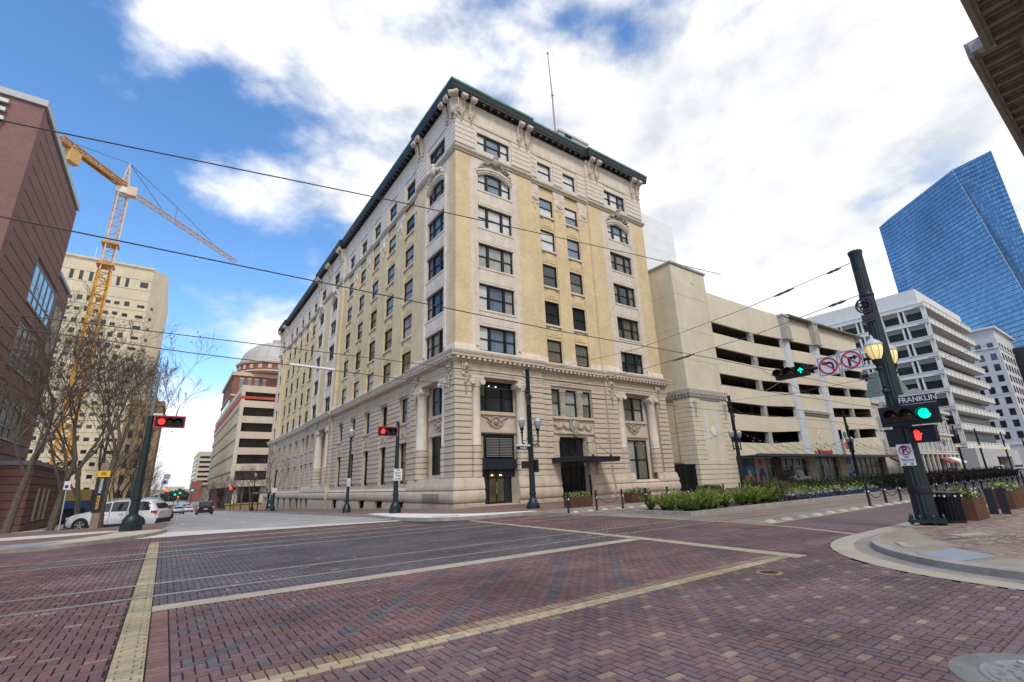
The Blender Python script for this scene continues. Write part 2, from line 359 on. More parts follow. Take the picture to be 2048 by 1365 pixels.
courses((.28, 10.95, 9.32, 9.44), redc, False, .12, .1, 0)
for a, b in railcut(9.88, 20.35): herring((.08, 11.25, a, b), colC)
courses((.08, 9.6, 20.35, 20.6), lambda x, y: pr.choice(P_T), True, .21, .125)
herring((.08, 9.6, 20.6, 22.3), colF); courses((.08, 9.6, 22.3, 22.5), tanc_, True); herring((-.22, 9.6, 22.5, 25.0), colF); herring((-3.0, -.22, 22.9, 25.3), colF)
herring((10.95, 11.25, 1.5, 9.88), colF)
for a, b in railcut(1.5, 20.6): herring((11.25, 17.0, a, b), colF)
herring((9.6, 17, 20.35, 20.6), colF)
# pavers never under the kerbed corners
K = [(60, 5.0), (20, 5.0), (16.5, 5.0), (14.2, 4.95), (13.1, 4.68), (12.2, 4.2), (11.5, 3.6), (11.0, 3.0), (10.68, 2.3), (10.5, 1.4), (10.4, 0), (10.4, -8)]
def offs(P, d):
    o = []
    for i, p in enumerate(P):
        a = Vector((*P[max(i-1, 0)], 0)); b = Vector((*P[min(i+1, len(P)-1)], 0)); t = (b-a).normalized(); o.append((p[0]+t.y*d, p[1]-t.x*d))
    return o
def smooth(P, n=2):
    for _ in range(n):
        o = [P[0]]
        for a, b in zip(P, P[1:]): o += [(a[0]*.75+b[0]*.25, a[1]*.75+b[1]*.25), (a[0]*.25+b[0]*.75, a[1]*.25+b[1]*.75)]
        P = o+[P[-1]]
    return P
K = [K[0]]+smooth(K[1:-1])+[K[-1]]
def inpoly(x, y, P):
    c = False; j = len(P)-1
    for i in range(len(P)):
        if (P[i][1] > y) != (P[j][1] > y) and x < (P[j][0]-P[i][0])*(y-P[i][1])/(P[j][1]-P[i][1])+P[i][0]: c = not c
        j = i
    return c
Kout = offs(K, .82)
cornerR = Kout+[(60, -8)]
CR = [(x, y) for x, y in K]+[(60, -8)]
bricks = [b for b in bricks if not inpoly((b[0]+b[1])/2, (b[2]+b[3])/2, cornerR)]
# brick footway of the near right corner
walkP = [(60, 4.75), (16.3, 4.75), (14.6, 4.1), (12.82, 3.18), (11.92, 2.4), (12.0, 1.2), (12.2, -1), (60, -1)]
tmp = bricks; bricks = []
herring((11.9, 30, .2, 4.75), lambda x, y, i, j, h: pr.choice([(.22, .135, .115), (.25, .155, .13), (.20, .12, .105), (.27, .18, .15)]), .131)
wb = [b for b in bricks if inpoly((b[0]+b[1])/2, (b[2]+b[3])/2, walkP)]
bricks = tmp
def in_view(b):
    v = Vector(((b[0]+b[1])/2, (b[2]+b[3])/2, 0))-Vector((0, 0, CAMZ)); z = v.dot(fwd)
    if z < .5: return None
    x, y = v.dot(r2)/z*F, v.dot(u2)/z*F
    return (abs(x) < 1200 and -760 < y < 760), z, (abs(x) < 1010 and abs(y) < 672)
def brickmesh(bs, name):
    mb = MB(); cols = []; g = .0055
    for x0, x1, y0, y1, z, c in bs:
        x0 += g; x1 -= g; y0 += g; y1 -= g; h = z+pr.uniform(-.0025, .0025); e = .004
        t = [h+pr.uniform(-.0012, .0012) for _ in range(4)]
        mb.add([(x0, y0, z-.028), (x1, y0, z-.028), (x1, y1, z-.028), (x0, y1, z-.028), (x0+e, y0+e, t[0]), (x1-e, y0+e, t[1]), (x1-e, y1-e, t[2]), (x0+e, y1-e, t[3])],
               [(4, 5, 6, 7), (0, 1, 5, 4), (1, 2, 6, 5), (2, 3, 7, 6), (3, 0, 4, 7)]); cols += [c]*8
    me = mb.mesh(name, paver)
    at = me.attributes.new('tint', 'FLOAT_COLOR', 'POINT'); at.data.foreach_set('color', [v for c in cols for v in (*c, 1)])
    return me
paver = tintmat('fired_paver')
pv = sheet('brick_paving', [(.3, 9.44), (.31, 9.44), (.31, 9.45), (.3, 9.45)], -.022, mort)     # root of the crossing's pavers
near, rest = [], []
for b in bricks:
    q = in_view(b)
    if q is None: rest.append((0, b))
    else: (near if q[2] else rest).append((q[1], b))
near.sort(key=lambda t: t[0]); rest += near[300:]
part('brick_bed', brickmesh([b for _, b in rest], 'brick_bed'), None, pv, 'stuff')
cache = {}
for _, b in near[:300]:
    w, h = round(b[1]-b[0], 3), round(b[3]-b[2], 3); key = (w, h, b[5])
    if key not in cache: cache[key] = brickmesh([(-w/2, w/2, -h/2, h/2, 0, b[5])], 'brick')
    o = link('brick', cache[key], pv, False); o.location = ((b[0]+b[1])/2, (b[2]+b[3])/2, pr.uniform(-.002, .002)); o.rotation_euler = (pr.uniform(-.012, .012), pr.uniform(-.012, .012), pr.uniform(-.012, .012))
# ---- concrete bands, rails
def ribbon(name, A, B, z, mat, zb=None):
    mb = MB()
    for i in range(len(A)-1): mb.q((*A[i], z), (*B[i], z if zb is None else zb), (*B[i+1], z if zb is None else zb), (*A[i+1], z))
    for i, f in enumerate(mb.f):
        a, b, c = (Vector(mb.v[k]) for k in f[:3])
        if (b-a).cross(c-a).z < 0: mb.f[i] = f[::-1]
    return struct(name, mb, mat)
ribbon('concrete_band', [(.08, 9.45), (5.5, 9.45), (11.0, 9.45)], [(.08, 9.88), (5.5, 9.88), (11.0, 9.88)], .003, tanc)
ribbon('crosswalk_band', [(10.55, 5.1), (11.05, 9.5), (11.75, 20.3)], [(10.98, 5.1), (11.42, 9.5), (12.02, 20.3)], .004, M('crosswalk_tan', (.38, .31, .22), .85, .2, 2, .2, fine=.14))
ribbon('crosswalk_band', [(15.2, 5.8), (16.2, 7.8), (16.75, 10), (17.0, 16.7)], [(15.45, 5.8), (16.4, 7.8), (16.93, 10), (17.2, 16.7)], .004, MATS['crosswalk_tan'])
ribbon('crosswalk_band', [(17.1, 13.1), (17.0, 16.5), (16.6, 18.3), (15.3, 20.2)], [(17.25, 13.1), (17.2, 16.5), (16.8, 18.5), (15.5, 20.3)], .005, MATS['crosswalk_tan'])
ribbon('concrete_band', [(-.9, 25.15), (.3, 25.0), (3.7, 24.6), (7.5, 24.0), (9.8, 23.5)], [(-.9, 28), (.3, 28), (3.7, 26.2), (7.5, 24.9), (9.8, 24.3)], .005, conc_lt)
for r in RY:
    mb = MB(); mb.box(-200, 260, r-.045, r+.045, -.03, .005); mb.mi = 1; mb.box(-200, 260, r+.045, r+.09, -.03, -.012); mb.box(-200, 260, r-.09, r-.045, -.03, -.006)
    struct('rail', mb, [steel, M('rail_groove', (.03, .028, .02), .7, .2)])
# ---- right corner kerb, gutter, footway
Kg = offs(K, .36); Kb = offs(K, .80); Ki = offs(K, -.16)
ribbon('kerb_band', Kg, Kb, .003, tanc); ribbon('gutter', K, Kg, -.002, M('gutter_concrete', (.25, .225, .2), .85, .25, 1.5, .3, fine=.15), .001)
mb = MB()
def ramp(p): return .13
for i in range(len(K)-1):
    a, b, c, d = K[i], K[i+1], Ki[i+1], Ki[i]; za, zb = ramp(a), ramp(b)
    mb.q((*a, -.01), (*b, -.01), (*b, zb-.02), (*a, za-.02)); mb.q((*a, za-.02), (*b, zb-.02), (*c, zb+.004), (*d, za+.004))
kerbM = M('kerb_stone', (.33, .30, .265), .85, .25, 2, .3, fine=.12)
struct('kerb', mb, kerbM)
mb = MB(); mb.q(*[(x, y, ramp((x, y))) for x, y in Ki], (60, -8, .13))
struct('pavement', mb, M('corner_concrete', (.28, .24, .195), .85, .22, .9, .3, fine=.1))
part('brick', brickmesh(wb, 'footway_bricks'), None, struct('footway', MB(), mort), 'stuff').name = 'brick_bed'
sheet('footway_paving', [(30, 4.8), (200, 4.8), (200, -6), (30, -6)], .128, walkf, False)
sheet('footway_paving', [(12.3, .2), (30, .2), (30, -6), (12.3, -6)], .134, walkf, False)
mb = MB(); mb.q((11.50, 3.42, .135), (11.02, 2.68, .135), (11.93, 2.38, .135), (12.69, 3.15, .135)); struct('tactile_plate', mb, tac)
for i, (x, y, w, h, rz) in enumerate([(12.6, 3.9, .75, .18, .5), (14.2, 3.4, .75, .3, -.45), (15.3, 3.42, .95, .32, -.4)]):
    t = thing('utility_cover', ['small grey utility cover in the corner concrete', 'dark square utility cover in the brick footway', 'pale concrete utility cover behind the dark one in the footway'][i], 'utility cover', (x, y, .138))
    m1 = MB(); m1.obox((x, y, .139), (w, h, .014), rz); part('rim', m1, kerbM, t)
    m1 = MB(); m1.obox((x, y, .142), (w-.08, h-.08, .014), rz); part('lid', m1, [stonedk, M('dark_iron', (.07, .06, .06), .6, .3, 6), stonedk][i], t)
# ---- main building corner
KM = [(10.45, 170), (10.45, 60), (10.1, 33), (9.8, 27.5), (9.8, 24.2), (10.4, 22.3), (11.6, 21.15), (13.5, 20.75), (18, 20.75), (95.5, 20.75)]
KM = [KM[0]]+smooth(KM[1:-1])+[KM[-1]]
def kerbrun(P, d, h=.13):
    mb = MB(); I = offs(P, d)
    n = []
    for p in P: n.append(p)
    for i in range(len(P)-1):
        a, b, c, e = P[i], P[i+1], I[i+1], I[i]
        k = max(1, int(abs(b[1]-a[1])/40)) if max(a[1], b[1]) > 28 else 1
        for s in range(k):
            f, g_ = s/k, (s+1)/k; l = lambda p, q, t: (p[0]+(q[0]-p[0])*t, p[1]+(q[1]-p[1])*t)
            A, B_, C_, D = l(a, b, f), l(a, b, g_), l(e, c, g_), l(e, c, f)
            mb.q((*A, gz(A[1])-.03), (*B_, gz(B_[1])-.03), (*B_, gz(B_[1])+h), (*A, gz(A[1])+h)); mb.q((*A, gz(A[1])+h), (*B_, gz(B_[1])+h), (*C_, gz(C_[1])+h+.003), (*D, gz(D[1])+h+.003))
    struct('kerb', mb, kerbM); return I
IM = kerbrun(KM, -.16)
# the footway in two pieces: along the cross street and along Main Street
ixy = [p for p in IM if p[1] > 21.2]
sheet('pavement', [(17, 170)]+ixy+[(17, 21.2)], .13, walkf)
sheet('pavement', [(17.0, 20.91), (95.5, 20.91), (95.5, 40), (17.0, 40)], .13, walkf, False)
sheet('pavement', [(ixy[-1][0], 21.2)]+[p for p in IM if p[1] <= 21.2 and p[0] < 17.2]+[(17.0, 21.2)], .13, walkf, False)
mb = MB(); w = [(10.0, 29.3), (9.98, 24.2), (10.6, 22.45), (11.75, 21.35), (13.6, 20.95), (16.5, 20.95)]; w2 = [(10.9, 29.5), (12.3, 25.2), (12.9, 23.8), (13.6, 22.9), (14.6, 22.2), (16.5, 21.6)]
for i in range(5): mb.q((*w[i], .137), (*w[i+1], .137), (*w2[i+1], .137), (*w2[i], .137))
struct('corner_ramp', mb, pale)
sheet('ramp_panel', [(11.0, 22.7), (12.1, 21.9), (12.4, 22.3), (11.3, 23.1)], .142, concrete, False)
# ---- left corner
KL = [(.3, 170), (.3, 30), (.28, 28), (0, 26.6), (-.9, 24.8), (-2.4, 23.5), (-4.2, 23.05), (-60, 23.05)]
KL = [KL[0]]+smooth(KL[1:-1])+[KL[-1]]
IL = kerbrun([p for p in KL if p[1] < 33.6][::1], .16)
sheet('pavement', IL+[(-60, 34), (.14, 34)], .13, M('left_corner_brick', (.17, .10, .085), .85, .2, 1.5, fine=.1), False).data.materials[0] = walkf
mb = MB(); w = [p for p in IL if p[1] < 28.4]; w2 = offs(w, 1.7)
for i in range(len(w)-1): mb.q((*w[i], .136), (*w[i+1], .136), (*w2[i+1], .136), (*w2[i], .136))
struct('corner_apron', mb, M('apron_concrete', (.50, .44, .34), .85, .15, 1.2, fine=.08))
sheet('tactile_plate', [(-5.0, 23.45), (-3.2, 23.5), (-2.75, 24.9), (-5.0, 24.9)], .141, tac, False)
sheet('pavement', [(-60, 29.9), (-2, 29.9), (-1.5, 29.3), (-1.5, 28.6), (-3.6, 27.8), (-60, 27.6)], .139, conc_lt, False)
sheet('parking_bay', [(-5.2, 34), (.3, 34), (.3, 170), (-5.2, 170)], -.03, asphalt)
sheet('pavement', [(-10.2, 33.5), (-5.2, 33.5), (-5.2, 170), (-10.2, 170)], .1, conc_lt)
sheet('pavement', [(-60, 34), (-10.2, 34), (-10.2, 38), (-60, 38)], .1, conc_lt)
lineM = M('white_road_paint', (.62, .62, .60), .7, .2, 6)
for X_ in (1.25, 4.2, 7.2):
    for Y_ in range(34 if X_ > 2 else 40, 160, 9):
        sheet('lane_marking', [(X_-.06, Y_), (X_+.06, Y_), (X_+.06, Y_+3), (X_-.06, Y_+3)], .003, lineM)
sheet('stop_line', [(5.0, 28.6), (10, 27.8), (10, 28.2), (5.0, 29.0)], .003, lineM)
# ---- small things in the paving
t = thing('manhole', 'round iron manhole cover in a concrete collar in the near paving', 'manhole', (5.93, 1.02, 0)); c = (5.93, 1.02)
m1 = MB(); m1.sm = True; m1.lathe([(.70, -.01), (.69, .004), (.50, .005)], (*c, 0), 40, cap=False); part('collar', m1, M('collar_concrete', (.16, .165, .155), .9, .3, 3, .3, fine=.15), t)
ironM = M('manhole_iron', (.27, .28, .28), .45, .3, 9, .2, metal=.5)
m1 = MB(); m1.lathe([(.50, .005), (.49, .014), (.455, .014), (.45, .006), (.44, .006), (.435, .012), (.0, .012)], (*c, 0), 48); part('cover', m1, ironM, t)
m1 = MB()
for k in range(40):
    a = k*2.399; r = .03+.40*math.sqrt(k/40); m1.obox((c[0]+r*math.cos(a), c[1]+r*math.sin(a), .015), (.045, .02, .008), a)
m1.lathe([(.29, .012), (.285, .019), (.265, .019), (.26, .012)], (*c, 0), 40, cap=False); part('tread', m1, ironM, t)
t = thing('drain_cover', 'small rusty drain cover sunk in the purple paving beyond the tan band', 'drain cover', (8.75, 4.75, 0))
m1 = MB(); m1.lathe([(.22, -.01), (.21, .006), (.15, .007)], (8.75, 4.75, 0), 24, cap=False); part('collar', m1, M('rust_sand', (.27, .20, .12), .9, .3, 8), t)
m1 = MB(); m1.lathe([(.15, .002), (0, -.002)], (8.75, 4.75, 0), 24); m1.obox((8.75, 4.75, .006), (.3, .03, .012)); m1.obox((8.72, 4.75, .006), (.03, .3, .012)); part('grate', m1, M('dark_rust', (.06, .035, .02), .8, .3, 8), t)
# orange survey paint and litter
mb = MB(); rr = random.Random(5)
for k in range(26):
    a = rr.uniform(-1.1, 1.1); s = 1 if k % 2 else -1
    x, y = 12.6+a, 17.8+s*a*.45+rr.uniform(-.1, .1); mb.obox((x, y, .0062), (rr.uniform(.12, .3), rr.uniform(.03, .07), .002), s*.42)
struct('survey_paint', mb, M('orange_spray', (.62, .16, .08), .8, .3, 20))
# ================================================================ MAIN BUILDING
X0, Y0, XE, YE = 15.97, 29.29, 39.85, 107.2
def FR(u, d, z): return (u, Y0-d, z)
def FL(u, d, z): return (X0-d, u, z)
RSEG = [(X0, 24.0, 0), (24.0, 31.35, -.25), (31.35, XE, 0)]
LSEG = [(Y0, 37.0, 0), (37.0, 61.5, -.25), (61.5, 75.2, 0), (75.2, 100.4, -.25), (100.4, YE, 0)]
FAC = [(FR, RSEG, 1), (FL, LSEG, -1)]
bld = thing('stone_office_building', 'tall buff brick and pale stone corner building with dark green edged roof cornice', 'building', (28, 60, 0))
def fbox(mb, Fm, u0, u1, z0, z1, d0, d1): mb.box(u0, u1, d0, d1, z0, z1, Fm)
def run(mb, Fm, prof, u0, u1, m0=0, m1=0, off=0, caps=(1, 1)):
    n = len(prof); vs = [Fm(u0-m0*(d+off), d+off, z) for d, z in prof]+[Fm(u1+m1*(d+off), d+off, z) for d, z in prof]
    fs = [(i, (i+1) % n, n+(i+1) % n, n+i) for i in range(n)]
    if caps[0]: fs.append(tuple(range(n)))
    if caps[1]: fs.append(tuple(range(n, 2*n))[::-1])
    A = sum(prof[i][0]*prof[(i+1) % n][1]-prof[(i+1) % n][0]*prof[i][1] for i in range(n))
    if (A > 0) != (Fm is FR): fs = [f[::-1] for f in fs]
    mb.add(vs, fs)
def wall(mb, Fm, u0, u1, z0, z1, holes, d=0, dep=.3, mf=None, ub=(), zb=(), skip=''):
    """flat wall with openings: front cells plus the reveals of every opening"""
    us = sorted({u0, u1, *[h[0] for h in holes], *[h[1] for h in holes], *ub}); zs = sorted({z0, z1, *[h[2] for h in holes], *[h[3] for h in holes], *zb})
    us = [u for u in us if u0-1e-6 <= u <= u1+1e-6]; zs = [z for z in zs if z0-1e-6 <= z <= z1+1e-6]
    fl = Fm is not FR
    def quad(*p): mb.q(*(p[::-1] if fl else p))
    for a, b in zip(us, us[1:]):
        for c, e in zip(zs, zs[1:]):
            um, zm = (a+b)/2, (c+e)/2
            if any(h[0] < um < h[1] and h[2] < zm < h[3] for h in holes): continue
            if mf: mb.mi = mf(um, zm)
            quad(Fm(a, d, c), Fm(b, d, c), Fm(b, d, e), Fm(a, d, e))
    for a, b, c, e in holes:
        if mf: mb.mi = mf((a+b)/2, (c+e)/2)
        i = d-dep
        quad(Fm(a, d, c), Fm(a, d, e), Fm(a, i, e), Fm(a, i, c)); quad(Fm(b, d, e), Fm(b, d, c), Fm(b, i, c), Fm(b, i, e))
        if 'b' not in skip: quad(Fm(b, d, c), Fm(a, d, c), Fm(a, i, c), Fm(b, i, c))
        if 't' not in skip: quad(Fm(a, d, e), Fm(b, d, e), Fm(b, i, e), Fm(a, i, e))
    mb.mi = 0
WIN = {}
wr = random.Random(11)
def win_meshes(w, h, n, style, var):
    """frame and panes of a sash window; local x along the wall, y inwards, z up"""
    key = (round(w, 2), round(h, 2), n, style, var)
    if key in WIN: return WIN[key]
    f = MB(); p = MB(); b = .085
    f.box(0, b, -.06, .1, 0, h); f.box(w-b, w, -.06, .1, 0, h); f.box(b, w-b, -.06, .1, h-b, h); f.box(b, w-b, -.07, .1, 0, b)
    if n == 3: ms = [w*.285, w*.715]
    elif n == 2: ms = [w*.5]
    else: ms = []
    mw = .2 if n > 1 else .1
    for m in ms: f.box(m-mw/2, m+mw/2, -.09, .1, b, h-b)
    eds = [b]+[v for m in ms for v in (m-mw/2, m+mw/2)]+[w-b]
    r = random.Random(hash(key) % 9973+var)
    for a, c in zip(eds[::2], eds[1::2]):
        zm = h*(.5 if style != 'tall' else .52)
        f.box(a, c, -.03, .07, zm-.035, zm+.035)
        f.box(a, a+.035, -.02, .07, b, h-b); f.box(c-.035, c, -.02, .07, b, h-b)
        if style == 'bars':
            k = a+.15
            while k < c-.08: f.box(k-.015, k+.015, -.12, -.09, b, h-b); k += .17
        base = {'sky': [2, 2, 2, 1], 'dark': [0, 0, 0, 3], 'mix': [0, 1, 0, 3, 2], 'blind': [1, 1, 3], 'curt': [3, 3, 0], 'tall': [0, 3, 0, 2], 'bars': [0], 'white': [4, 4, 4, 2], 'half': [4, 1, 2, 1], 'refl': [2, 0, 0, 3]}[style]
        m1 = r.choice(base); m2 = r.choice(base) if r.random() < .45 else m1
        if style == 'blind' and r.random() < .6: m2 = 1
        p.mi = m2; p.q((a, .05, b), (c, .05, b), (c, .05, zm), (a, .05, zm)); p.mi = m1; p.q((a, .03, zm), (c, .03, zm), (c, .03, h-b), (a, .03, h-b))
    WIN[key] = (f.mesh('window_frame', frameM), p.mesh('window_pane', [G_D, G_B, G_S, G_C, G_W])); return WIN[key]
def window(Fm, u0, u1, z0, z1, n=1, style='mix', d=-.2, root=None):
    root = root or bld; fm, pm = win_meshes(u1-u0, z1-z0, n, style, wr.randrange(6))
    o = link('window', fm, root, False); base = Vector(Fm(u0 if Fm is not FL else u1, d, z0)); o.location = base-wloc(root)
    o.rotation_euler = (0, 0, 0 if Fm is not FL else -PI/2)
    link('pane', pm, o, False); return o
# ---- core
mb = MB(); mb.box(X0+1.4, XE-.02, Y0+1.4, YE, -3, 34.3); part('inner_wall', mb, ybrick, bld)
# ---- lower two storeys
LB0 = [(30.85, 33.2)]; LB1 = [(38.15, 40.2), (42.95, 44.95), (47.8, 49.75), (52.55, 54.5), (57.3, 59.3)]
LB2 = [(70.2, 72.0), (73.2, 75.0)]; LB3 = [(77.1, 79.1), (81.7, 83.7), (86.5, 88.6), (91.4, 93.6), (96.0, 98.3)]; LB4 = [(102.4, 104.8)]
RB = {(FR, 0): (17.25, 22.4, 2.05), (FR, 2): (32.75, 38.4, 1.5), (FL, 0): (30.6, 36.0, 2.05), (FL, 2): (62.6, 69.2, 2.05)}    # recessed bays with columns
RBW = {(FR, 0): [(18.15, 21.6, 2.05, 5.22), (18.15, 21.6, 6.9, 9.22)], (FR, 2): [(34.15, 37.2, 1.5, 5.08), (34.5, 37.2, 6.85, 9.12)], (FL, 0): [(32.2, 34.65, 2.37, 5.28), (32.2, 34.65, 6.95, 9.2)], (FL, 2): [(64.2, 66.6, 2.2, 5.3), (64.2, 66.6, 6.95, 9.2)]}
LOW = {(FR, 0): [(17.25, 22.4, 2.05, 9.32)], (FR, 1): [(25.55, 28.7, .15, 5.1), (25.05, 29.75, 6.8, 9.07)], (FR, 2): [(32.75, 38.4, 1.5, 9.32)],
       (FL, 0): [(30.6, 36.0, 2.05, 9.32)]}
for i, B in ((1, LB1), (2, LB2), (3, LB3), (4, LB4)): LOW[(FL, i)] = [(a, b, 1.83, 5.25) for a, b in B]+[(a, b, 6.97, 9.15) for a, b in B]
LOW[(FL, 2)].append((62.6, 69.2, 2.05, 9.32))
mb = MB(); bk = MB()
for Fm, segs, s in FAC:
    for i, (a, b, off) in enumerate(segs):
        if (Fm, i) in RB:
            u0, u1, zb = RB[(Fm, i)]; rb = (u0, u1, zb, 9.32); oth = [h for h in LOW[(Fm, i)] if h != rb]
            wall(mb, Fm, a, u0, .1 if Fm is FR else 1.0, 9.35, [], off); wall(mb, Fm, u1, b, .1 if Fm is FR else 1.0, 9.35, oth, off, .5)
            wall(mb, Fm, u0, u1, .1 if Fm is FR else 1.0, zb, [(18.15, 21.15, .1, 2.05)] if (Fm, i) == (FR, 0) else [], off, .75, skip='t')
            wall(mb, Fm, u0-.01, u1+.01, 9.32, 9.35, [], off)
            for (q0, q1, e0, e1) in ((u0-.02, u0, zb, 9.32), (u1, u1+.02, zb, 9.32), (u0, u1, 9.32, 9.34), (u0, 18.15 if (Fm, i) == (FR, 0) else u1, zb-.02, zb), *(((21.15, u1, zb-.02, zb),) if (Fm, i) == (FR, 0) else ())):
                hl = MB(); fbox(hl, Fm, q0, q1, e0, e1, off-.78, off-.003); part('bay_reveal', hl, stone, bld)
            bk = MB(); wall(bk, Fm, u0, u1, zb, 9.32, RBW[(Fm, i)], off-.75, .25); part('bay_wall', bk, stone, bld)
        else: wall(mb, Fm, a, b, .1 if Fm is FR else 1.0, 9.35, LOW[(Fm, i)], off, .5)
for Fm, segs, s in FAC:            # returns where the pavilions step forward
    for i in range(1, len(segs)):
        u = segs[i][0]; d0, d1 = sorted((segs[i-1][2], segs[i][2])); q = -.012 if segs[i][2] < segs[i-1][2] else .012
        for z0, z1, mt_ in ((.0 if Fm is FR else -1.6, 11.1, stone), (11.1, 28.8, ybrick), (28.8, 34.3, stone2)):
            m1 = MB(); fbox(m1, Fm, min(u, u+q)-.0, max(u, u+q), z0, z1, d0-.4, d1-.001); part('return_wall', m1, mt_, bld)
part('base_wall', mb, stone, bld)
# course stones of the piers
stones = []       # (Fm,u0,u1,z0,z1,d0,d1)
CH = .43
for Fm, segs, s in FAC:
    for i, (a, b, off) in enumerate(segs):
        ops = sorted({(h[0], h[1]) for h in LOW[(Fm, i)]}); m = []
        for o in ops:
            if m and o[0] < m[-1][1]: m[-1] = (min(o[0], m[-1][0]), max(o[1], m[-1][1]))
            else: m.append(o)
        eds = [a]+[v for o in m for v in o]+[b]
        for p, q in zip(eds[::2], eds[1::2]):
            corner = p == a and i == 0
            if corner and Fm is FL: continue
            z = 2.1
            while z < 9.2:
                t = min(z+CH-.07, 9.3)
                if corner: stones.append((Fm, X0-.13, q-.02, z, t, -(30.83-Y0), .13))
                else: stones.append((Fm, p+.0, q-.0, z, t, off-.02, off+.13))
                z += CH
# attic courses
ATT = {(FR, 0): [(18.1, 21.55)], (FR, 1): [(25.08, 26.77), (28.35, 30.0)], (FR, 2): [(34.0, 37.2)], (FL, 0): [(31.3, 34.5)], (FL, 1): [(38.15, 40.4), (42.95, 45.2), (47.8, 50.0), (52.55, 54.7), (57.35, 59.5)], (FL, 2): [(63.4, 66.2), (70.6, 73.3)], (FL, 3): [(77.1, 79.4), (81.8, 83.8), (86.6, 88.7), (91.4, 93.8), (96.1, 98.4)], (FL, 4): [(102.5, 104.9)]}
for Fm, segs, s in FAC:
    for i, (a, b, off) in enumerate(segs):
        eds = [a]+[v for o in ATT[(Fm, i)] for v in o]+[b]
        for p, q in zip(eds[::2], eds[1::2]):
            corner = p == a and i == 0
            if corner and Fm is FL: continue
            z = 29.6
            while z < 32.0:
                t = z+.43
                if corner: stones.append((Fm, X0-.1, q-.25, z, t, -(31.05-Y0), .1))
                else: stones.append((Fm, p+.2 if p != a else p, q-.2 if q != b else q, z, t, off-.02, off+.1))
                z += .5
def dist(t): p = Vector(t[0]((t[1]+t[2])/2, 0, (t[3]+t[4])/2)); return p.length/max(.3, (t[2]-t[1])**.5)
stones.sort(key=dist)
unit = {}
for nm, mt_ in (('lo', stone), ('hi', stone2)):
    m1 = MB(); m1.box(-.5, .5, -.5, .5, -.5, .5); me = m1.mesh('stone', mt_); unit[nm] = me
rest = [MB(), MB()]
for k, (Fm, u0, u1, z0, z1, d0, d1) in enumerate(stones):
    hi = z0 > 20
    if k < 300:
        A, B = Vector(Fm(u0, d0, z0)), Vector(Fm(u1, d1, z1))
        o = link('stone', unit['hi' if hi else 'lo'], bld, False); o.location = (A+B)/2-bld.location; o.scale = tuple(abs(v) for v in (B-A))
    else: fbox(rest[hi], Fm, u0, u1, z0, z1, d0, d1)
for m1, mt_ in zip(rest, (stone, stone2)):
    if m1.v: part('stone_courses', m1, mt_, bld, 'stuff')
# ---- plinth
PL = [(0, .42), (.2, .42), (.3, .5), (.35, .68), (.36, .85), (.34, 1.05), (.27, 1.2), (.2, 1.25), (.3, 1.29), (.32, 1.5), (.26, 1.62), (.2, 1.95), (.16, 2.06), (0, 2.08)]
ST = [(0, -.3), (.3, -.3), (.3, .26), (.22, .4), (0, .4)]
bsM = M('base_stone', (.40, .34, .27), .85, .22, 1.6, .3, streak=.4, fine=.08)
def runpart(name, mat, *a, **k):
    m_ = MB(); m_.sm = True; run(m_, *a, **k); return part(name, m_, mat, bld)
for a, b, m0, m1, off in [(X0, 18.15, 1, 0, 0), (21.15, 24.0, 0, 0, 0), (24.0, 25.5, 0, 0, -.25), (28.75, 31.35, 0, 0, -.25), (31.35, 34.0, 0, 0, 0), (37.3, XE, 0, 1, 0)]:
    runpart('plinth_moulding', stone, FR, PL, a, b, m0, m1, off); runpart('base_course', bsM, FR, ST, a, b, m0, m1, off)
PL2 = [p for p in PL if p[1] < 1.5]+[(0, 1.5)]
runpart('plinth_moulding', stone, FR, PL2, 34.0, 37.3); runpart('base_course', bsM, FR, ST, 34.0, 37.3)
for i, (a, b, off) in enumerate(LSEG): runpart('plinth_moulding', stone, FL, PL if i in (0, 2) else PL2, a, b, 1 if i == 0 else 0, 0, off)
for i, (a, b, off) in enumerate(LSEG):   # base blocks with basement lights between them
    ops = [(o[0]-.05, o[1]-.1) for o in [LB0, LB1, LB2, LB3, LB4][i]] if i else []
    eds = [a]+[v for o in ops for v in o]+[b]
    for p, q in zip(eds[::2], eds[1::2]):
        zt = .4; zb = gz(q)-.3
        runpart('base_course', bsM, FL, [(0, zb), (.3, zb), (.3, .22), (.2, zt), (0, zt)], p, q, 1 if (p == a and i == 0) else 0, 0, off)
    for p, q in ops:
        m3 = MB(); fbox(m3, FL, p, q, gz(p)-.3, .42, off-.5, off-.45); o = part('basement_window', m3, G_D, bld)
        m4 = MB(); fbox(m4, FL, p, q, gz(p)+.02, gz(p)+.16, off-.45, off-.05); part('sill', m4, stone, o)
